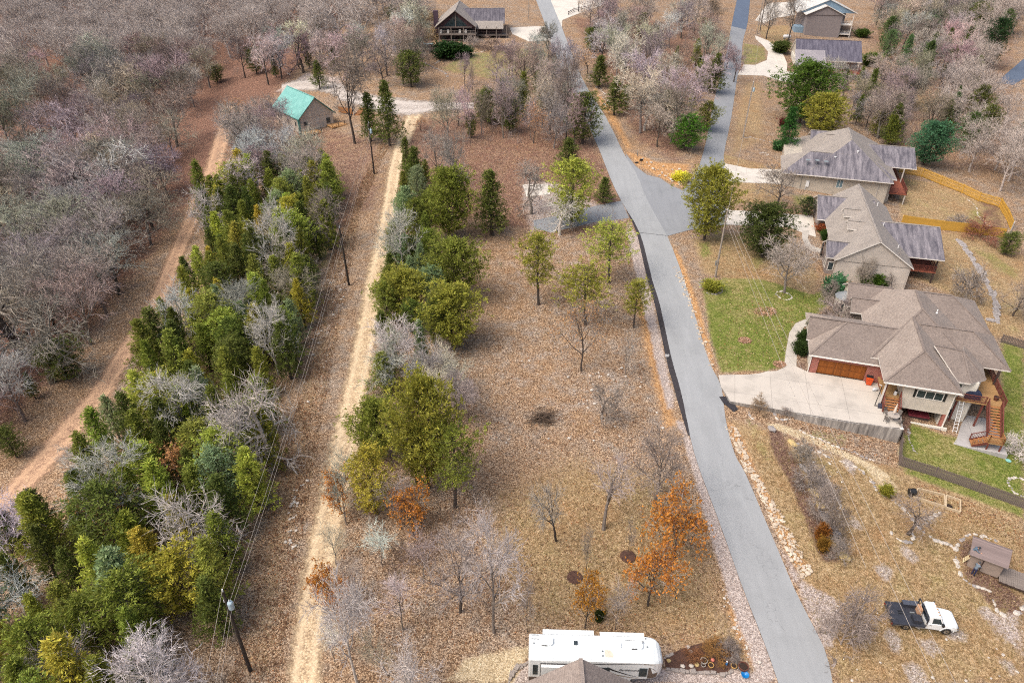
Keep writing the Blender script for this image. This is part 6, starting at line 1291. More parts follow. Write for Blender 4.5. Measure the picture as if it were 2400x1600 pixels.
# ------------------------------------------------------------------ trees: prototypes, then individuals
M_BARK = bark_mat('bark'); M_TWIG = bark_mat('twigs', .7); M_NEEDLE = leaf_mat('juniper_sprays', .3); M_OAKLF = leaf_mat('dry_oak_leaves', .3)
def fast_mesh(name, V, F, mat, tint=None):
    me_ = bpy.data.meshes.new(name); me_.from_pydata(V, [], F); me_.materials.append(mat)
    if tint is not None:
        a = me_.color_attributes.new('tint', 'FLOAT_COLOR', 'POINT'); arr = np.ones((len(V),4), np.float32); arr[:,:3] = np.array(tint, np.float32); a.data.foreach_set('color', arr.ravel())
    return me_
def rv3(r, s=1.0): return Vector((r.gauss(0,s), r.gauss(0,s), r.gauss(0,s)))
def sliver(V, F, p, q, w, r):
    d = q-p; s = d.cross(rv3(r)).normalized()*w
    k = len(V); V += [tuple(p-s), tuple(p+s), tuple(q)]; F.append((k,k+1,k+2))
    s2 = d.cross(s).normalized()*w; k = len(V); V += [tuple(p-s2), tuple(p+s2), tuple(q)]; F.append((k,k+1,k+2))
def bare_tree(seed, H=12.0, spread=1.0, clear=.32, n1=10, n2=9, n3=9, n4=5, lean=(0,0), leaf=0, twig_w=.02, trunk_r=.24, up=.35, crook=.16):
    r = random.Random(seed); T = MB(); CV = []; CF = []; LV = []; LF = []; LT = []
    def twig(p, d, L, w):
        q = p+d*L; sliver(CV, CF, p, q, w, r)
        for _ in range(n4):
            a = p.lerp(q, r.uniform(.25,1)); e = (d+rv3(r,.55)+Vector((0,0,.15))).normalized(); sliver(CV, CF, a, a+e*L*r.uniform(.35,.7), w*.7, r)
            if leaf:
                for _k in range(leaf):
                    c = a+e*L*r.uniform(.1,.6)+rv3(r,.1); e1 = rv3(r).normalized()*r.uniform(.09,.17); e2 = rv3(r).normalized()*r.uniform(.06,.11); k = len(LV)
                    LV.extend([tuple(c-e1),tuple(c+e2),tuple(c+e1),tuple(c-e2)]); LF.append((k,k+1,k+2,k+3)); t = r.uniform(.6,1.3); LT.extend([(t,t*r.uniform(.85,1.05),t*.9)]*4)
    def branch(p, d, L, rad_, lev):
        n = (6,5,3)[lev]; pts = [p]; rs = [rad_]; D = []
        for i in range(n):
            d = (d+rv3(r,crook*(.5,1.1,1.3)[lev])+Vector((0,0,up*(.5,.34,.2)[lev]))/n*1.2).normalized(); p = p+d*L/n; pts.append(p); rs.append(max(.008, rad_*(1-.72*(i+1)/n))); D.append(d)
        if lev < 2: T.tube(pts, rs, 7 if lev == 0 else 4, cap=False)
        else:
            m = MB(); m.tube(pts, rs, 3, cap=False); k = len(CV); CV.extend(m.v); CF.extend([tuple(i+k for i in f) for f in m.f])
        def pick(t):
            f = t*n; i = min(int(f), n-1); return pts[i].lerp(pts[i+1], f-i), D[i], rs[i]*(1-(f-i))+rs[i+1]*(f-i)
        cnt = (n1,n2,n3)[lev]
        for j in range(cnt):
            t = (clear+(1-clear)*((j+r.random())/cnt)) if lev == 0 else r.uniform(.18,1.0) if lev else 0
            if lev == 0 and j == cnt-1: t = 1.0
            q, dd, rr_ = pick(min(t,.999)); a = j*2.39996+r.uniform(-.5,.5)
            s = dd.cross(Vector((1,0,0)) if abs(dd.x) < .8 else Vector((0,1,0))).normalized(); s2 = dd.cross(s)
            ang = (r.uniform(.7,1.15)*spread, r.uniform(.5,.95), r.uniform(.5,1.0))[lev]
            if lev == 0: ang *= 1.15-.55*t
            nd = (dd*math.cos(ang)+(s*math.cos(a)+s2*math.sin(a))*math.sin(ang)).normalized()
            if lev == 0: branch(q, nd, H*r.uniform(.36,.52)*(1.15-.35*t), rr_*.62, 1)
            elif lev == 1: branch(q, nd, L*r.uniform(.34,.56)*(1.1-.4*t), max(.032,rr_*.6), 2)
            else: twig(q, nd, L*r.uniform(.35,.75)+.15, twig_w)
    d0 = Vector((lean[0],lean[1],1)).normalized(); branch(Vector((0,0,-.25)), d0, H*.66, trunk_r, 0)
    zt = np.percentile([v[2] for v in CV], 99); sc = H/zt
    sc_ = lambda vs: [(v[0]*sc, v[1]*sc, v[2]*sc) for v in vs]
    tm = T.mesh('trunk', M_BARK, uv=False); tm.vertices.foreach_set('co', np.array(sc_(T.v)).ravel())
    cm = fast_mesh('branches', sc_(CV), CF, M_TWIG); w = np.percentile(np.abs(np.array([v[:2] for v in sc_(CV)])), 96)*2
    lm = fast_mesh('leaves', sc_(LV), LF, M_OAKLF, LT) if leaf else None
    return dict(trunk=tm, crown=cm, leaves=lm, H=H, W=w)
def cedar(seed, H=9.0, R=2.2, shape='cone', nb=105, ns=9, base=.08, gaps=0.0):
    r = random.Random(seed); T = MB(); V = []; F = []; TI = []
    bend = Vector((r.uniform(-.3,.3), r.uniform(-.3,.3), 0)); ax = lambda t: Vector((0,0,H*t))+bend*math.sin(t*2.2)
    T.tube([ax(i/6)-Vector((0,0,.2 if i == 0 else 0)) for i in range(7)], [.17*(1-i/6.6)+.015 for i in range(7)], 6, cap=False)
    lob = [(r.uniform(0,6.283), r.uniform(.15,.9), r.uniform(.65,1.3)) for _ in range(9)]
    ph = [r.uniform(0,6.283) for _ in range(3)]
    def prof(t):
        if shape == 'cone': return (1-t)**.8*.98+.05
        if shape == 'oval': return max(.06, math.sin(math.pi*min(1,(t*.86+.13)))**.7)
        return max(.1, math.sin(math.pi*min(1,(t*.72+.22)))**.55)
    for i in range(nb):
        t = base+(1-base)*((i+r.random())/nb)**(.9); az = i*2.39996+r.uniform(-.4,.4)
        k = 1+.16*math.sin(2*az+ph[0]+t*5)+.13*math.sin(3*az+ph[1]-t*7)+.10*math.sin(9*t+ph[2])
        L = R*prof((t-base)/(1-base))*k*r.uniform(.72,1.1)
        if gaps and r.random() < gaps*(1-t*.5): L *= .45
        o = ax(t); out = Vector((math.cos(az), math.sin(az), 0)); rise = .28+.5*t if shape != 'flat' else .2
        tip = o+out*L+Vector((0,0,L*rise)); mid = o.lerp(tip,.5)+Vector((0,0,-.04*L))
        T.tube([o,mid,tip],[.035,.022,.006],3,cap=False)
        tb = r.uniform(.72,1.22)
        m = max(3, int(ns*(.45+.75*L/R)))
        for j in range(m):
            s = .3+.74*(j+r.random())/m; c = (o.lerp(mid,s*2) if s < .5 else mid.lerp(tip,(s-.5)*2))+rv3(r,.10+.07*L)*Vector((1,1,.7)).length*.6
            dr = (out*.8+Vector((0,0,.75))+rv3(r,.5)).normalized(); tt = tb*r.uniform(.8,1.25)
            for q in range(8):
                e = (dr+rv3(r,.5)).normalized(); ln = r.uniform(.2,.4); sd = e.cross(rv3(r)).normalized()*r.uniform(.03,.06); k0 = len(V)
                b = c+rv3(r,.10); V.extend([tuple(b-sd*.5),tuple(b+e*ln*.55-sd),tuple(b+e*ln),tuple(b+e*ln*.5+sd)]); F.append((k0,k0+1,k0+2,k0+3))
                w_ = tt*r.uniform(.85,1.15); TI.extend([(w_*r.uniform(.92,1.1),w_,w_*r.uniform(.8,1.05))]*4)
    tm = T.mesh('trunk', M_BARK, uv=False); cm = fast_mesh('crown', V, F, M_NEEDLE, TI)
    return dict(trunk=tm, crown=cm, leaves=None, H=H, W=2*R)
BT = [bare_tree(100+i, 12, spread=s, clear=c, n1=a, n2=9, n3=7, n4=4, up=u, twig_w=.027) for i, (s,c,a,u) in enumerate(((1.0,.3,11,.35),(.85,.38,10,.5),(1.15,.28,12,.3),(.8,.42,9,.5),(1.05,.35,11,.4),(.95,.3,12,.45)))]
WT = [bare_tree(140+i, 11, spread=s, clear=.25, n1=11, n2=9, n3=6, n4=2, up=.2, crook=.36, twig_w=.034, trunk_r=.34) for i, s in enumerate((1.1,1.3,.95))]      # pale crooked old oaks
ST_ = [bare_tree(160+i, 9, spread=.55, clear=.25, n1=9, n2=6, n3=6, n4=4, up=.7, twig_w=.014, trunk_r=.09) for i in range(3)]                             # slender saplings
OT = [bare_tree(180+i, 7, spread=.95, clear=.3, n1=9, n2=7, n3=5, n4=3, leaf=3, twig_w=.014, trunk_r=.13) for i in range(2)]                                # oaks keeping brown leaves
OT2 = [bare_tree(190+i, 11, spread=1.0, clear=.3, n1=9, n2=7, n3=6, n4=3, leaf=1, twig_w=.018, trunk_r=.2) for i in range(2)]
BUSH = [bare_tree(200+i, 2.4, spread=1.2, clear=.04, n1=16, n2=7, n3=5, n4=4, up=.3, twig_w=.009, trunk_r=.04) for i in range(3)]
LEANT = bare_tree(221, 9, spread=1.0, clear=.5, n1=9, n2=7, n3=6, n4=4, lean=(-.75,.1), trunk_r=.26, up=.9)
FORK = bare_tree(222, 8.5, spread=.8, clear=.4, n1=8, n2=7, n3=5, n4=4, lean=(-.25,0), trunk_r=.24, crook=.25)
CC = [cedar(300+i, 9, 1.95, 'cone') for i in range(4)]
CW = [cedar(380+i, 8.5, 1.75, 'cone', nb=90, ns=8) for i in range(4)]
CO = [cedar(320+i, 9, 2.5, 'oval', nb=115) for i in range(4)]
CP = [cedar(340+i, 10, 2.9, 'oval', nb=100, ns=8, base=.3, gaps=.25) for i in range(3)]      # open-grown, bare lower trunk
CF_ = [cedar(350, 9, 3.6, 'flat', nb=80, ns=9, base=.4, gaps=.4)]
CD = [cedar(370+i, 8.5, 3.0, 'oval', nb=190, ns=11, base=.1) for i in range(2)]
SHB = [cedar(360+i, 1.6, .95, 'oval', nb=55, ns=7, base=.02) for i in range(2)]
def height_to(base, py): d = ray(0, py); return CH+d[2]*base[1]/d[1]-base[2]
def plant(proto, base, h, label, group=None, col=(.3,.28,.26), tcol=None, lcol=None, wx=1.0, rz=None, cat='tree', name='tree', crown='crown'):
    t = thing(name, label, cat, base, RND.uniform(0,6.283) if rz is None else rz, group)
    s = h/proto['H']; t.scale = (s*wx, s*wx, s)
    a = child('trunk', proto['trunk'], t); a.color = (*(tcol or col),1)
    b = child(crown, proto['crown'], t); b.color = (*col,1)
    if proto['leaves']: c = child('leaves', proto['leaves'], t); c.color = (*lcol,1)
    return t
def tree_d(proto, bx, by, ty, w, label, **kw):           # survey notes taken on the 2352-wide print
    b = GD(bx, by); h = height_to(b, ty*1.0204); s = scale_at((b[0],b[1],b[2]+h*.6)); wm = w*1.0204/s
    return plant(proto, b, h, label, wx=max(.5,min(1.9,wm/(proto['W']*h/proto['H']))), **kw)
def jit(c, a=.12): k = RND.uniform(1-a,1+a); return tuple(x*k*RND.uniform(1-a*.5,1+a*.5) for x in c)
TRK_D = hx('544c47'); TRK_G = hx('857d77'); TW_G = hx('b5aea8'); TW_P = hx('dad6d1'); TRK_P = hx('c9c4be'); TW_B = hx('9f968f')
G_DK = hx('677338'); G_MD = hx('868f40'); G_OL = hx('999a44'); G_LT = hx('abb654'); G_BL = hx('8b9f78'); G_YE = hx('b5ab4a'); LF_O = hx('cb8c42'); LF_T = hx('cfa072')
EV = 'evergreen cedar'
# --- named cedars of the lot and the gardens
for a in [
 (CC[0],1130,540,395,90,G_DK,'conical dark cedar standing alone in the middle of the lot'),
 (CP[0],1237,700,545,112,G_OL,'round-topped olive cedar with a clear dark trunk in the lot'),
 (CF_[0],1398,650,520,145,G_LT,'bright green spreading cedar left of the raised road edge'),
 (CF_[0],1345,745,615,160,G_OL,'wide low olive cedar above the orange-leaved oak'),
 (CP[1],1455,752,650,80,G_OL,'small open cedar beside the black road edge'),
 (CD[1],1617,552,390,115,G_OL,'olive cedar overhanging the junction'),
 (CD[0],1750,590,478,122,hx('4f5a2c'),'dark open cedar on the lawn of the dormered house'),
 (CD[0],1030,545,395,125,G_MD,'broad green cedar on the left edge of the lot'),
 (CD[1],1050,690,555,128,G_MD,'dense rounded green cedar midway along the track side'),
 (CD[1],935,735,625,115,G_OL,'olive cedar overhanging the sandy track'),
 (CD[0],1040,800,665,135,G_OL,'large olive cedar with rusty leaves under it'),
 (CO[0],1312,520,370,110,G_LT,'yellow-green cedar above the asphalt apron'),
 (CC[1],1305,400,320,85,G_DK,'dark cedar behind the yellow-green cedar'),
 (CC[2],1383,465,408,52,G_DK,'small dark cedar at the road edge above the apron'),
 (CO[1],1337,330,215,85,G_DK,'tall mixed cedar leaning over the upper road'),
 (CD[1],985,1120,878,150,G_OL,'tallest olive cedar of the clump beside the track'),
 (CD[0],870,1050,925,125,G_MD,'green cedar at the left of the clump beside the track'),
 (CP[2],960,1130,975,115,G_OL,'yellowish open cedar in the middle of the clump'),
 (CP[0],1045,1165,990,145,G_MD,'bright green open cedar at the right of the clump'),
 (CO[3],865,1180,1035,112,G_YE,'yellow-green cedar at the front of the clump'),
 (CC[3],955,640,545,60,G_DK,'narrow dark cedar between bare trees by the track'),
 (CC[0],955,445,340,62,G_DK,'dark cedar at the head of the track hedge'),
 (CC[1],940,520,430,66,G_BL,'bluish cedar in the hedge right of the track'),
 (CC[2],918,600,505,66,G_BL,'blue-green cedar beside the track below the bluish one'),
 (CC[3],905,660,585,50,G_DK,'small dark cedar at the track edge'),
 (CC[0],880,775,715,50,G_DK,'short dark cedar poking over the track'),
 (CC[1],885,900,810,74,G_MD,'green cedar beside the track above the clump'),
 (CO[2],985,505,440,70,G_DK,'dark cedar behind the broad green cedar'),
 (CO[0],945,200,118,72,G_DK,'dark green cedar left of the dark cabin garden'),
 (CC[1],895,335,190,66,G_DK,'cedar at the corner where lane meets track'),
 (CC[2],852,325,215,56,G_DK,'dark cedar right of the teal-roofed cabin'),
 (CO[1],1125,285,205,70,G_DK,'dark cedar half hidden in the bare thicket'),
 (CC[0],735,205,140,40,G_DK,'dark cedar behind the teal-roofed cabin'),
 (CD[0],1835,285,150,135,hx('56702c'),'big green cedar below the ranch house'),
 (CD[1],1885,320,220,98,G_OL,'olive cedar behind the upper beige house'),
 (CC[3],1808,348,248,58,hx('3f6d34'),'neat conical fir in front of the upper beige house'),
 (CO[0],1530,285,210,72,G_DK,'dark cedar in the wedge between the two roads'),
 (CO[1],1572,345,265,98,hx('55822c'),'bright green cedar at the lower tip of the wedge'),
 (CC[0],1375,200,130,58,G_DK,'dark cedar on the bank right of the upper road'),
 (CC[1],1410,265,178,52,G_DK,'narrow dark cedar lower on the road bank'),
 (CO[2],1360,120,65,45,G_DK,'cedar at the top of the road bank'),
 (CC[2],1640,215,125,50,G_DK,'dark cedar leaning over the side street'),
 (CO[3],1622,300,235,55,G_MD,'cedar beside the side street above the bright one'),
 (CO[0],2308,585,535,52,G_DK,'round dark cedar behind the short bleached pole'),
 (CD[0],2120,380,285,95,hx('4f7a5c'),'blue-green pine right of the upper beige house'),
 (CC[0],2040,335,240,50,G_DK,'dark cedar behind the upper beige house roof'),
 (CO[2],2265,160,45,58,hx('2f4a2a'),'very dark cedar rising from the far right woods'),
 (CO[3],1850,495,455,40,hx('3d4f28'),'round dark shrub at the corner of the dormered house garage'),
]:
    tree_d(*a[:5], a[6], col=jit(a[5],.05), tcol=TRK_D, name='cedar_tree', cat='cedar tree')
# --- named bare trees
for a in [
 (BT[2],1057,1405,1190,160,TW_G,TRK_D,'big bare oak with a dark trunk at the lower left of the lot'),
 (LEANT,1278,1240,1080,150,TW_G,TRK_D,'leaning bare oak with a dark curved trunk'),
 (FORK,1386,1216,1050,120,TW_G,TRK_G,'slim bare oak right of the leaning one'),
 (BT[0],1505,1155,985,150,TW_B,TRK_G,'bare oak with a grey trunk beside the road gravel'),
 (WT[1],1381,962,868,95,TW_B,TRK_G,'stub-topped old oak with a thick trunk'),
 (BT[3],1135,1452,1180,50,TW_P,TRK_G,'tall pale thin tree behind the trailer'),
 (ST_[0],1211,1450,1330,40,TW_G,TRK_D,'thin dark sapling at the back corner of the trailer'),
 (ST_[1],1412,1445,1330,70,TW_G,TRK_G,'slender grey sapling behind the trailer'),
 (BT[4],1782,482,385,95,TW_B,TRK_D,'bare tree with a dark trunk in front of the upper beige house'),
 (BT[5],1801,672,555,115,TW_G,TRK_G,'round-headed bare tree in the stone ring on the front lawn'),
 (WT[0],1220,492,372,95,TW_G,TRK_G,'bare oak beside the white concrete slab'),
 (WT[1],1285,540,450,120,TW_P,TRK_P,'pale dead tree over the asphalt apron'),
 (BT[0],1300,320,120,85,TW_B,TRK_D,'tall bare tree against the upper road'),
 (BT[1],820,1568,1330,150,TW_P,TRK_P,'large pale bare tree at the bottom left beside the track'),
 (WT[2],930,1640,1500,150,TW_P,TRK_P,'pale branching crown at the bottom edge left of the trailer'),
 (BT[2],640,640,450,120,TW_P,TRK_P,'white-limbed tree in the upper cedar wood'),
 (WT[0],625,1080,850,190,hx('d2ccc6'),hx('c2bcb5'),'large white-limbed oak spreading over the cedars'),
 (WT[2],480,1290,1130,190,hx('cfc8c2'),hx('c0b9b2'),'fan of white limbs in the lower cedar wood'),
 (WT[1],200,1100,1010,110,hx('cac5c0'),TRK_P,'small white-limbed tree near the pinkish track'),
 (WT[1],150,1600,1470,180,hx('c8c2be'),TRK_P,'grey-white tangle of limbs in the bottom left corner'),
 (WT[0],420,1640,1490,200,hx('d2cdc8'),hx('c8c2bc'),'twisted white limbs at the bottom edge of the cedar wood'),
 (WT[2],500,560,430,100,hx('c6c1bc'),TRK_P,'white-limbed tree at the top of the cedar wood'),
 (BT[0],640,860,700,120,TW_P,TRK_P,'grey leafless tree on the right margin of the cedar wood'),
 (BT[3],720,470,340,90,TW_G,TRK_P,'tall grey tree above the slender pole'),
 (BT[5],570,400,240,100,TW_G,TRK_D,'dark-trunked tree left of the teal-roofed cabin'),
 (ST_[1],725,420,270,70,TW_G,TRK_G,'slender grey tree in front of the teal-roofed cabin'),
 (BT[1],815,330,100,120,TW_B,TRK_D,'big forked tree right of the teal-roofed cabin'),
 (BT[4],120,780,560,150,TW_G,hx('c6beb4'),'tree with a white forked trunk in the left woods'),
 (BT[2],2325,725,640,90,TW_B,TRK_D,'spreading small bare tree at the right edge by the slab steps'),
 (FORK,2085,1225,1130,110,TW_B,TRK_D,'forked bare tree in the white stone ring of the lower yard'),
 (BT[0],1760,90,-10,60,TW_B,TRK_D,'dark bare tree beside the thin bleached pole'),
 (BT[1],1810,95,-20,60,TW_B,TRK_D,'leaning dark tree beside the propane tank'),
 (ST_[2],1347,1322,1220,26,TW_B,TRK_D,'whip sapling in the nearer mulch ring'),
 (ST_[0],1441,1277,1190,26,TW_B,TRK_D,'whip sapling in the farther mulch ring'),
 (ST_[1],1435,860,760,60,TW_G,TRK_G,'slender bare sapling near the road verge'),
 (BT[3],1005,430,300,70,TW_G,TRK_G,'grey bare tree at the head of the hedge'),
 (BT[1],1050,480,300,60,TW_G,TRK_G,'thin grey tree beside the head of the hedge'),
 (BT[5],1480,300,190,110,hx('b9b2ac'),TRK_P,'pale crooked tree at the lower end of the wedge'),
 (BT[4],905,870,740,110,TW_P,TRK_P,'pale bare tree between the track cedars'),
 (BT[0],930,640,480,100,TW_P,TRK_P,'pale bare tree among the hedge cedars'),
 (BT[3],1050,965,850,60,TW_G,TRK_D,'slim dark-stemmed tree right of the cedar clump'),
]:
    tree_d(*a[:5], a[7], col=jit(a[5],.05), tcol=a[6], name='bare_tree', cat='bare tree', crown='branches')
# --- oaks holding orange leaves
for a in [(OT[0],1550,1285,1148,135,LF_O,'orange-leaved oak beside the road gravel'),(OT[1],1488,1390,1262,115,LF_O,'orange-leaved oak in front of the road-side oak'),(OT[0],1343,1442,1325,72,hx('b98430'),'yellow-orange oak right behind the trailer'),
          (OT2[0],1335,852,690,115,LF_T,'thick-trunked oak with fading orange leaves on its left side'),(OT2[1],1225,330,235,80,LF_T,'oak with rusty leaves in the upper thicket'),(OT2[0],965,300,272,45,LF_O,'small rusty oak at the head of the track'),
          (OT[1],785,1180,1090,70,LF_O,'rusty oak overhanging the track left of the clump'),(OT[0],290,1240,1120,110,hx('c4a06a'),'tan-leaved oak inside the cedar wood'),(OT[1],450,1110,1010,100,hx('c2976a'),'tan-leaved oak behind the white-limbed fan'),
          (OT2[1],1350,170,110,70,LF_T,'oak with coppery leaves on the road bank'),(OT[1],770,1410,1310,80,LF_O,'coppery young oak right of the tarred pole'),(OT[0],950,1230,1130,90,LF_O,'coppery young oak below the cedar clump'),(OT2[0],560,320,225,70,hx('c79a6c'),'tan-leaved tree left of the teal-roofed cabin')]:
    tree_d(*a[:5], a[6], col=TW_B, tcol=TRK_D, lcol=jit(a[5],.06), name='oak_tree', cat='oak tree', crown='branches')
# --- shrubs
for a in [(SHB[0],1843,786,766,30,hx('35481f'),'farther of the two clipped round bushes by the walk'),(SHB[1],1841,815,793,32,hx('35481f'),'nearer of the two clipped round bushes by the walk'),(SHB[0],1920,680,650,52,hx('4a7a55'),'blue-green shrub at the corner of the near house'),
          (SHB[1],1895,552,535,26,hx('3d5a26'),'green shrub in the bed of the dormered house'),(SHB[0],1990,655,636,28,hx('5f7d2c'),'bright green shrub against the dormered house gable'),(SHB[1],2010,658,634,28,hx('4f6d26'),'taller green shrub against the dormered house gable'),(SHB[0],2030,660,645,18,hx('4a6626'),'small green shrub right of the gable shrubs'),
          (SHB[1],1783,345,328,24,hx('4c7a4a'),'rounded blue-green shrub at the foot of the conical fir'),(SHB[0],1375,1425,1410,22,hx('3d4a22'),'small dark shrub behind the trailer'),(SHB[1],1640,668,652,60,hx('93963a'),'mossy yellow-green clump in the stone ring by the road'),
          (SHB[0],1880,1240,1212,20,hx('8a5a2c'),'reddish shrub in the planted border'),(SHB[1],1888,1262,1240,26,hx('8a6a30'),'russet and green shrub lower in the planted border'),(SHB[0],1900,400,385,30,hx('6b2f2c'),'dark red shrub behind the dormered house garage roof'),(SHB[1],1800,290,275,26,hx('5f2a2c'),'maroon shrub in front of the upper house wing'),
          (SHB[0],1560,415,400,40,hx('d7d24a'),'vivid yellow bush at the junction'),(SHB[1],1020,135,105,90,hx('2d4a22'),'clipped dark hedge at the left below the dark cabin'),(SHB[0],1065,130,110,70,hx('2d4a22'),'clipped dark hedge at the right below the dark cabin'),(SHB[1],1890,535,520,30,hx('9a5a3a'),'copper grass clump in front of the dormered house'),
          (SHB[0],1995,150,128,40,hx('5b6f2e'),'green shrub right of the ranch house porch'),(SHB[1],1975,85,70,30,hx('4b5f2a'),'green shrub behind the ranch house'),(SHB[0],1790,120,100,40,hx('4c5a2a'),'dark shrub left of the ranch house'),(SHB[1],2030,1135,1118,26,hx('93923c'),'grass tuft beside the compost barrel')]:
    tree_d(*a[:5], a[6], col=jit(a[5],.05), tcol=TRK_D, name='shrub', cat='shrub')
for a in [(1742,945,908,42,hx('a08a72'),'tan twiggy bush at the driveway corner'),(1805,955,935,26,TW_B,'small bare shrub in the bed against the driveway'),(1925,745,680,95,TW_B,'grey twiggy bush beside the walk of the near house'),(2215,690,610,90,TW_B,'large bare multi-stemmed bush behind the near house'),
          (1975,655,590,50,TW_B,'left of the two bare trained shrubs on the gable wall'),(2035,655,580,60,TW_B,'right of the two bare trained shrubs on the gable wall'),(1930,1480,1370,130,TW_B,'bare grey bush at the bottom beside the road'),(1905,600,560,40,hx('6d5a55'),'dark bare shrub at the corner of the dormered house'),
          (1835,1060,1010,60,TW_B,'bare thicket at the top of the planted border'),(1855,1120,1060,70,TW_B,'bare thicket in the upper planted border'),(1880,1180,1110,70,TW_B,'bare thicket in the middle of the planted border'),(1905,1230,1160,60,hx('8a807a'),'pale bare shrub in the lower planted border'),(1925,1285,1235,50,TW_B,'bare shrub at the end of the planted border'),
          (1908,1148,1110,40,TW_B,'small shrub inside the stone ring'),(2340,1050,990,70,TW_P,'pale bare shrub at the right edge of the back lawn'),(2250,545,500,90,hx('9a6a58'),'rusty bare shrub in the corner of the yellow-fenced yard'),(2195,520,490,50,TW_B,'dark bare shrub by the white edging'),(1965,180,150,60,TW_G,'bare shrub in front of the ranch house'),
          (1090,110,85,60,hx('b0a7a0'),'pale bare shrub before the dark cabin'),(1130,115,82,60,hx('a58f86'),'pinkish bare shrub before the dark cabin'),(1250,85,65,40,hx('6a4a45'),'dark red shrub beside the cabin parking'),(1900,690,640,40,TW_B,'bare shrub against the bay of the near house'),(960,60,30,60,hx('c9b592'),'straw-coloured clump left of the dark cabin'),(985,45,15,50,hx('cbb896'),'second straw-coloured clump left of the dark cabin'),(985,90,60,55,hx('c4b08c'),'straw-coloured clump below the cabin chimney')]:
    tree_d(RND.choice(BUSH), *a[:4], a[5], col=jit(a[4],.05), name='bare_shrub', cat='shrub', crown='branches')

# --- woods: every tree an individual, alike ones share a label and a group
def scatter(poly, n, dmin, seed, avoid=()):
    r = random.Random(seed); pts = []; xs = [p[0] for p in poly]; ys = [p[1] for p in poly]; tries = 0
    while len(pts) < n and tries < n*60:
        tries += 1; x, y = r.uniform(min(xs),max(xs)), r.uniform(min(ys),max(ys))
        if not inside((x,y), poly) or any(inside((x,y), q) for q in avoid): continue
        if any((x-a)**2+(y-b)**2 < dmin*dmin for a, b in pts): continue
        pts.append((x,y))
    return pts
dp = lambda *pts: [GD(*p)[:2] for p in pts]
def in_view(x, y, h):
    z = tz(x,y); ok = False
    for zz in (z+h*.4, z+h*.95):
        dep = y*CT-(zz-CH)*ST; px = 1200+FPX*x/dep; py = 800+FPX*(-y*ST-(zz-CH)*CT)/dep; mrg = h*.3*FPX/dep
        ok |= -mrg < px < 2400+mrg and -mrg*.3 < py < 1600+mrg
    return ok
FARW = {}
ORD = 'first second third fourth fifth sixth seventh eighth ninth tenth eleventh twelfth thirteenth fourteenth fifteenth sixteenth seventeenth eighteenth nineteenth twentieth twenty-first twenty-second twenty-third twenty-fourth twenty-fifth twenty-sixth twenty-seventh twenty-eighth twenty-ninth thirtieth thirty-first thirty-second thirty-third thirty-fourth thirty-fifth thirty-sixth thirty-seventh thirty-eighth thirty-ninth fortieth'.split()
CNAME = {}
ZC = [('on the track side',lambda x,y: x < -44),('on the wire side',lambda x,y: x > -34),('in the middle',lambda x,y: True)]
ZL = [('nearest the pinkish track',lambda x,y: x > -80),('behind the front row',lambda x,y: x > -98),('midway up the hillside',lambda x,y: x > -120),('far back',lambda x,y: True)]
ZR = [('beside the yellow fence',lambda x,y: y < 165),('behind the upper beige house',lambda x,y: y < 215),('beyond the ranch house',lambda x,y: True)]
def wood(poly, n, dmin, seed, protos, h0, h1, label, group, cols, tcols, name, cat, crown='crown', avoid=(), lcol=None, w0=.85, w1=1.15, keep=None, far=None, zones=None, order='bottom'):
    pts = [(x,y,RND.uniform(h0,h1)) for x, y in scatter(poly, n, dmin, seed, avoid)]; pts = [p for p in pts if in_view(*p)]
    pts.sort(key=lambda p: p[1]-p[2])
    cnt = {}
    if order == 'left': pts.sort(key=lambda p: p[0]/p[1])
    for i, (x, y, h) in enumerate(pts):
        pr = RND.choice(protos); c0 = RND.choice(cols); c = jit(c0,.24 if 'bare' in name else .14); w = RND.uniform(w0,w1)
        if keep is not None and i >= keep: FARW.setdefault(far, []).append((pr,x,y,h,w,RND.uniform(0,6.283))); continue
        zn = ''
        if zones:
            for ph_, test in zones:
                if test(x,y): zn = ph_; break
        lb = label.replace('{z}', zn).replace('{c}', CNAME.get(c0,'grey')); cnt[lb] = cnt.get(lb,0)+1
        lb = lb+', %s from the %s' % (ORD[min(39,cnt[lb]-1)], order)
        plant(pr, (x,y,tz(x,y)), h, lb, group, c, jit(RND.choice(tcols),.1), lcol, w, name=name, cat=cat, crown=crown)
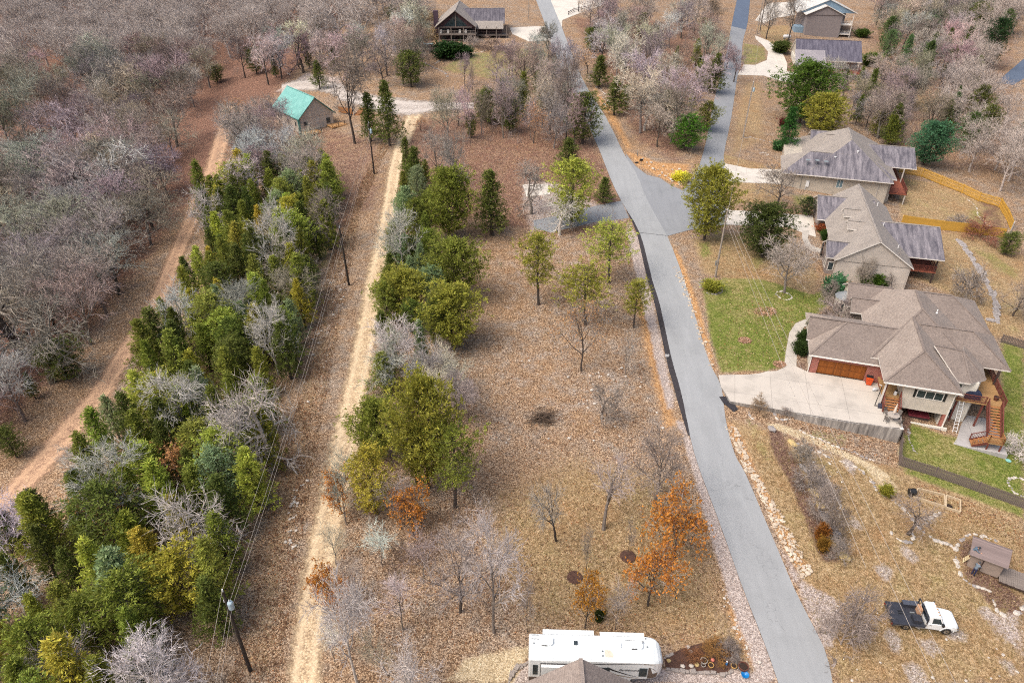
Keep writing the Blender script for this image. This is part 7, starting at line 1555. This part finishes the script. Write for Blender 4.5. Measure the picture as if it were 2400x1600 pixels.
def far_wood(key, label, col, tcol):
    VV = {'trunk':[], 'crown':[]}; FF = {'trunk':[], 'crown':[]}; nn = {'trunk':0,'crown':0}
    me_ = bpy.data.meshes.new('far_woods'); Vs = []; Ls = []; St = []; Tot = []; Mi = []; off = 0; lo = 0
    for pr, x, y, h, w, a in FARW.get(key, []):
        s = h/pr['H']; ca, sa = math.cos(a), math.sin(a)
        for mi, k in enumerate(('trunk','crown')):
            m = pr[k]; v = np.empty(len(m.vertices)*3); m.vertices.foreach_get('co', v); v = v.reshape(-1,3)*[s*w,s*w,s]
            Vs.append(np.stack([x+ca*v[:,0]-sa*v[:,1], y+sa*v[:,0]+ca*v[:,1], tz(x,y)+v[:,2]],1))
            li = np.empty(len(m.loops), np.int32); m.loops.foreach_get('vertex_index', li); Ls.append(li+off)
            st = np.empty(len(m.polygons), np.int32); m.polygons.foreach_get('loop_start', st); St.append(st+lo)
            tt = np.empty(len(m.polygons), np.int32); m.polygons.foreach_get('loop_total', tt); Tot.append(tt); Mi.append(np.full(len(tt), mi, np.int32)); off += len(v); lo += len(li)
    if not Vs: return
    V = np.concatenate(Vs); L = np.concatenate(Ls); S_a = np.concatenate(St); T_a = np.concatenate(Tot)
    me_.vertices.add(len(V)); me_.vertices.foreach_set('co', V.ravel()); me_.loops.add(len(L)); me_.loops.foreach_set('vertex_index', L)
    me_.polygons.add(len(S_a)); me_.polygons.foreach_set('loop_start', S_a); me_.polygons.foreach_set('loop_total', T_a); me_.materials.append(M_BARK); me_.materials.append(M_TWIG); me_.polygons.foreach_set('material_index', np.concatenate(Mi)); me_.update(calc_edges=True)
    o = bpy.data.objects.new('far_woods', me_); COL.objects.link(o); o.color = (*col,1); tag(o, label, kind='stuff')
CNAME.update({G_DK:'dark green',G_MD:'mid green',G_BL:'blue-green',G_LT:'bright green',G_OL:'olive',G_YE:'yellow-green',hx('93a04a'):'fresh green'})
cw = dp((470,480),(640,440),(770,440),(790,500),(735,640),(705,760),(665,900),(625,1090),(575,1270),(525,1440),(480,1600)); cw += [(-26,22),(-56,22)]+dp((-30,1370),(50,1270),(160,1150),(268,1010),(362,850),(438,700),(495,590))
wood(cw, 190, 2.4, 41, CW+CW+CC+CO[:2], 6, 9.5, '{c} cedar {z} of the left cedar wood', 'cedars of the left-hand wood', [G_DK,G_MD,G_MD,G_DK,G_DK,G_MD,G_BL,G_LT,G_OL,G_YE,hx('93a04a')], [TRK_D], 'cedar_tree', EV, w0=.9, w1=1.4, zones=ZC)
wood(cw, 15, 7.0, 42, BT, 8, 11.5, 'bare tree {z} of the left cedar wood', 'bare trees among the cedars', [TW_P,TW_G,hx('dcd6d0')], [TRK_P,TRK_G], 'bare_tree', 'bare tree', 'branches', zones=ZC)
lw = dp((-30,1090),(65,970),(172,855),(265,720),(335,595),(392,460),(445,320),(500,215),(600,170),(780,120),(980,60),(960,-10),(0,-10),(-60,500),(-60,900))
wood(dp((-40,1085),(65,970),(172,855),(265,720),(335,595),(392,460),(330,400),(150,420),(-60,460)), 70, 4.8, 40, BT+[WT[0]], 10, 14, 'bare hardwood {z} at left', 'bare hardwoods of the left woods', [TW_G,TW_B,hx('bdb6b0'),hx('c9c3bd'),hx('a59d96')], [TRK_D,TRK_G], 'bare_tree', 'bare tree', 'branches', w0=1.0, w1=1.35, zones=ZL)
wood(dp((60,400),(380,400),(440,320),(500,215),(600,170),(780,120),(980,60),(960,-10),(0,-10),(-60,400)), 240, 5.4, 43, BT+[WT[0],WT[2]], 10.5, 15, 'bare hardwood {z} in the left woods', 'bare hardwoods of the left woods', [TW_G,TW_B,hx('bdb6b0'),hx('c9c3bd'),hx('a59d96')], [TRK_D,TRK_G,hx('80756e')], 'bare_tree', 'bare tree', 'branches', w0=1.0, w1=1.4, keep=45, far='l', zones=ZL)
far_wood('l', 'mass of bare grey trees far back on the left hillside', hx('cdc5c0'), TRK_D)
wood(lw, 16, 9, 44, CC+CO, 4, 7, 'small dark cedar under the left woods', 'cedars under the left woods', [G_DK,hx('536a38')], [TRK_D], 'cedar_tree', EV)
for a in [(155,870,785,105),(40,1050,985,60),(500,190,150,60),(590,170,110,50)]: tree_d(RND.choice(CO), *a, {155:'bushy green cedar on the left of the pinkish track',40:'dark cedar at the left edge beside the pinkish track',500:'dark cedar at the edge of the woods left of the teal-roofed cabin',590:'dark cedar behind the teal-roofed cabin in the woods'}[a[0]], col=G_DK, tcol=TRK_D, name='cedar_tree', cat='cedar tree')
wd = dp((1345,60),(1640,60),(1640,200),(1610,320),(1540,350),(1480,330),(1400,210))
wood(wd, 34, 4.6, 45, BT, 9, 14, 'bare tree in the wedge between the two roads', 'bare trees between the roads', [TW_G,TW_B,hx('d2cac4')], [TRK_D,TRK_G], 'bare_tree', 'bare tree', 'branches', order='left')
th_ = dp((985,300),(1100,255),(1280,180),(1330,250),(1350,330),(1300,350),(1150,320),(1010,350))
wood(th_, 26, 4.2, 46, BT+ST_, 8, 13, 'bare tree in the thicket above the lot', 'bare trees of the upper thicket', [TW_G,TW_B,hx('cfc6c0')], [TRK_D,TRK_G], 'bare_tree', 'bare tree', 'branches', w0=.6, w1=.95, order='left')
wood(dp((1060,200),(1260,130),(1285,190),(1180,230),(1080,240)), 12, 5, 47, BT+ST_, 7, 11, 'bare tree in the garden below the dark cabin', 'bare trees below the dark cabin', [TW_G,TW_B], [TRK_D], 'bare_tree', 'bare tree', 'branches', w0=.55, w1=.85)
rw_ = dp((2000,20),(2060,-10),(2352,-10),(2420,80),(2290,170),(2352,230),(2400,560),(2330,480),(2220,400),(2130,350),(2080,330),(2000,320),(1980,240),(2050,215),(2160,285),(2170,250),(2060,180),(2020,120))
RDA = dp((2235,120),(2420,60),(2420,330),(2262,300))
wood(rw_, 110, 5.2, 48, BT, 9, 13, 'bare tree {z} at right', 'bare trees of the right woods', [TW_G,TW_B,hx('d0c6c0'),hx('c0b3ac')], [TRK_D,TRK_G], 'bare_tree', 'bare tree', 'branches', w0=.9, w1=1.25, keep=48, far='r', zones=ZR, order='left', avoid=(RDA,))
far_wood('r', 'mass of bare grey trees far back in the right-hand woods', hx('c6bcb6'), TRK_D)
wood(rw_, 52, 5.5, 49, CC+CO, 8, 11.5, 'dark cedar {z} at right', 'cedars of the right woods', [G_DK,hx('52683a'),hx('66805a')], [TRK_D], 'cedar_tree', EV, w0=.9, w1=1.3, zones=ZR, order='left', avoid=(RDA,))
wood(dp((960,40),(1230,20),(1230,-10),(980,-10)), 12, 6, 50, BT, 12, 16, 'bare tree behind the dark cabin', 'bare trees behind the dark cabin', [TW_G,TW_B], [TRK_D], 'bare_tree', 'bare tree', 'branches', w0=.6, w1=.9)
wood(dp((540,380),(640,390),(780,450),(620,450)), 7, 5.5, 51, BT, 9, 12, 'bare grey tree below the teal-roofed cabin', 'bare trees below the teal-roofed cabin', [TW_G,TW_P], [TRK_G], 'bare_tree', 'bare tree', 'branches')
wood(dp((860,900),(1000,830),(1080,880),(1000,960),(880,940)), 8, 3.5, 52, ST_+BT[:1], 5, 8, 'thin grey tree in the thicket above the cedar clump', 'thin trees above the cedar clump', [TW_G,TW_P], [TRK_G], 'bare_tree', 'bare tree', 'branches')
wood(dp((760,1200),(960,1180),(1000,1480),(880,1560),(760,1540)), 12, 3.8, 53, ST_, 5.5, 8.5, 'thin grey sapling in the leaf litter right of the track', 'saplings right of the track', [TW_G,TW_P], [TRK_G], 'bare_tree', 'sapling', 'branches')
wood(dp((930,400),(1010,420),(1010,560),(1020,860),(900,900),(890,700)), 26, 2.8, 54, CC+CO, 4.5, 8, 'smaller cedar in the hedge along the right of the track', 'hedge cedars along the track', [G_DK,G_MD,G_BL], [TRK_D], 'cedar_tree', EV)
wood(dp((1690,180),(1660,260),(1690,170),(1640,130)), 4, 4, 55, BT, 7, 9, 'bare tree overhanging the side street from the left', 'bare trees along the side street', [TW_G], [TRK_D], 'bare_tree', 'bare tree', 'branches')
wood(wd, 12, 5.5, 56, CC+CO, 5, 8, 'dark cedar in the wedge between the two roads', 'cedars between the roads', [G_DK,G_MD], [TRK_D], 'cedar_tree', EV, order='left')
wood(th_, 9, 4.5, 57, CC+CO, 5, 8, 'dark cedar in the thicket above the lot', 'cedars of the upper thicket', [G_DK,G_MD], [TRK_D], 'cedar_tree', EV, order='left')
wood(dp((900,860),(1010,820),(1090,880),(1060,1000),(900,1000)), 5, 3.2, 58, BT[:3], 6, 9, 'pale bare tree in the thicket above the cedar clump', 'bare trees above the cedar clump', [TW_P,TW_G], [TRK_G], 'bare_tree', 'bare tree', 'branches', order='left')
dc = dp((1900,195),(2030,200),(2080,260),(2070,345),(1990,320),(1960,300),(1920,230))
wood(dc, 18, 3.8, 66, BT, 6, 9, 'bare tree between the ranch house and the upper beige house', 'bare trees below the ranch house', [TW_G,TW_B], [TRK_D,TRK_G], 'bare_tree', 'bare tree', 'branches', order='left')
wood(dc, 6, 5, 67, CC+CO, 5, 7.5, 'cedar between the ranch house and the upper beige house', 'cedars below the ranch house', [G_DK,G_MD], [TRK_D], 'cedar_tree', EV, order='left')
gc = dp((600,180),(690,150),(800,150),(960,75),(985,150),(905,215),(870,195),(800,165),(700,170),(620,200))
wood(gc, 24, 4.6, 68, BT+WT[:1], 9, 13, 'bare tree between the teal-roofed cabin and the dark cabin', 'bare trees between the cabins', [TW_G,TW_P,TW_B], [TRK_D,TRK_G], 'bare_tree', 'bare tree', 'branches', order='left')
wood(gc, 6, 6, 69, CC+CO, 5, 8, 'dark cedar between the teal-roofed cabin and the dark cabin', 'cedars between the cabins', [G_DK], [TRK_D], 'cedar_tree', EV, order='left')
wood(dp((600,290),(650,330),(640,390),(560,400),(530,320)), 8, 4.0, 73, BT, 8, 11, 'bare tree just left of the teal-roofed cabin', 'bare trees left of the teal-roofed cabin', [TW_G,TW_P], [TRK_D,TRK_G], 'bare_tree', 'bare tree', 'branches', order='left')
for a in [(1587,1510,1495,60,hx('8a5f40'),'brown dead perennial clump at the left of the mulch bed'),(1640,1500,1478,70,hx('96703f'),'tan dead perennial clump in the middle of the mulch bed'),(1672,1500,1478,60,hx('857a74'),'grey twiggy clump at the right of the mulch bed')]:
    tree_d(RND.choice(BUSH), *a[:4], a[5], col=a[4], name='bare_shrub', cat='shrub', crown='branches')
# --- understorey brush and fallen leaves: uncountable
def twig_stuff(name, label, polys, n, h0, h1, col, seed, per=14):
    r = random.Random(seed); V = []; F = []
    for pl in polys:
        for x, y in scatter(pl[0], pl[1], .5, seed+pl[1]):
            z = tz(x,y); s = r.uniform(h0,h1)
            for _ in range(per):
                p = Vector((x+r.gauss(0,.25*s),y+r.gauss(0,.25*s),z)); q = p+Vector((r.gauss(0,.35),r.gauss(0,.35),1)).normalized()*s*r.uniform(.5,1.1); sliver(V, F, p, q, .018, r)
                for _k in range(2): a = p.lerp(q, r.uniform(.4,.9)); sliver(V, F, a, a+(q-p)*.3+rv3(r,.14*s), .012, r)
    o = bpy.data.objects.new(name, fast_mesh(name, V, F, M_TWIG)); COL.objects.link(o); o.color = (*col,1); return tag(o, label, kind='stuff')
twig_stuff('undergrowth', 'grey brushy undergrowth under the left woods', [(lw,420)], 0, 1.2, 2.8, hx('b3a8a3'), 60)
twig_stuff('undergrowth', 'grey brushy undergrowth of the right-hand woods and thickets', [(rw_,340),(dc,70),(wd,110),(th_,120),(dp((1060,200),(1260,130),(1285,190),(1180,230),(1080,240)),70)], 0, 1.2, 2.6, hx('b8ada7'), 61)
strip = dp((640,1568),(700,1200),(760,850),(830,480),(900,320),(870,330),(770,560),(710,800),(650,1050),(600,1250),(530,1568))
twig_stuff('dry_weeds', 'reddish brown weeds in the clearing under the wires', [(strip,230)], 0, .4, .9, hx('a57f62'), 62, 12)
twig_stuff('undergrowth', 'brown brush beneath the cedar hedge right of the track', [(dp((870,900),(1000,830),(1100,900),(1060,1000),(900,960)),60),(dp((850,1190),(1080,1170),(1000,1300),(900,1350)),60),(dp((900,400),(1000,400),(1000,760),(880,760)),70)], 0, .8, 1.8, hx('a18d7d'), 63)
def leaf_stuff(name, label, polys, seed, cols):
    r = random.Random(seed); V = []; F = []; TI = []
    for poly, n in polys:
        xs = [p[0] for p in poly]; ys = [p[1] for p in poly]; k_ = 0
        while k_ < n:
            x, y = r.uniform(min(xs),max(xs)), r.uniform(min(ys),max(ys))
            if not inside((x,y), poly): continue
            k_ += 1; z = tz(x,y)+r.uniform(.02,.07); s = r.uniform(.05,.11); e1 = Vector((r.gauss(0,1),r.gauss(0,1),r.gauss(0,.45))).normalized()*s; e2 = Vector((-e1.y,e1.x,r.gauss(0,.04)))*.7; c = Vector((x,y,z)); k = len(V)
            V.extend([tuple(c-e1),tuple(c+e2),tuple(c+e1),tuple(c-e2)]); F.append((k,k+1,k+2,k+3)); t = r.choice(cols); b = r.uniform(.75,1.25); TI.extend([(t[0]*b,t[1]*b,t[2]*b)]*4)
    o = bpy.data.objects.new(name, fast_mesh(name, V, F, M_OAKLF, TI)); COL.objects.link(o); o.color = (1,1,1,1); return tag(o, label, kind='stuff')
lot = dp((990,330),(1330,330),(1440,540),(1520,900),(1570,1130),(1660,1500),(1250,1440),(760,1568),(800,1200),(960,880),(1090,700),(1000,450))
leaf_stuff('fallen_leaves', 'fallen brown leaves over the lot, the clearing and the lawns', [(lot,26000),(strip,9000),(dp((1660,660),(1880,680),(1830,770),(1800,850),(1640,850)),1300),(dp((1790,960),(2060,1010),(2060,1080),(1850,1020)),900),(dp((2100,1100),(2352,1200),(2352,1260),(2110,1140)),900)], 70, [hx('876650'),hx('a17f62'),hx('675040'),hx('bda084'),hx('d0b89a'),hx('a4704a')])

def tuft_stuff(name, label, polys, seed, cols, h0, h1):
    r = random.Random(seed); V = []; F = []; TI = []
    for poly, n in polys:
        xs = [p[0] for p in poly]; ys = [p[1] for p in poly]; k_ = 0
        while k_ < n:
            x, y = r.uniform(min(xs),max(xs)), r.uniform(min(ys),max(ys))
            if not inside((x,y), poly): continue
            k_ += 1; z = tz(x,y)-.01; t = r.choice(cols); b = r.uniform(.7,1.25); h = r.uniform(h0,h1)
            for _ in range(5):
                p = Vector((x+r.gauss(0,.07),y+r.gauss(0,.07),z)); q = p+Vector((r.gauss(0,.6),r.gauss(0,.6),1)).normalized()*h*r.uniform(.6,1.2); s = Vector((r.gauss(0,1),r.gauss(0,1),0)).normalized()*.018; k = len(V)
                V.extend([tuple(p-s),tuple(p+s),tuple(q)]); F.append((k,k+1,k+2)); TI.extend([(t[0]*b,t[1]*b,t[2]*b)]*3)
    o = bpy.data.objects.new(name, fast_mesh(name, V, F, M_OAKLF, TI)); COL.objects.link(o); o.color = (1,1,1,1); return tag(o, label, kind='stuff')
yard = dp((1720,1010),(1790,1010),(1900,1060),(2080,1110),(2352,1220),(2352,1568),(1930,1568),(1850,1380),(1780,1180))
ctr = dp((1140,1140),(1330,1060),(1570,1110),(1660,1330),(1720,1530),(1560,1480),(1230,1430),(1120,1290))
tuft_stuff('dry_grass', 'dry tan grass of the lower yard and the lower lot', [(yard,8500),(ctr,6500),(strip,3500),(dp((1600,560),(1690,540),(1850,560),(1880,640),(1640,640)),2200),(lot,5000)], 71, [hx('b39b74'),hx('9d845a'),hx('c7b38d'),hx('8a7450'),hx('968c5c')], .1, .28)
tuft_stuff('lawn_grass', 'green grass of the front and back lawns', [(dp((1620,665),(1690,645),(1880,680),(1900,700),(1840,740),(1810,780),(1795,840),(1655,845),(1630,780)),5000),(dp((2085,975),(2170,1000),(2260,1020),(2352,800),(2352,1150),(2200,1120),(2075,1065)),4500)], 72, [hx('6d7c30'),hx('7f8c3a'),hx('5a6a28'),hx('98964e')], .06, .14)
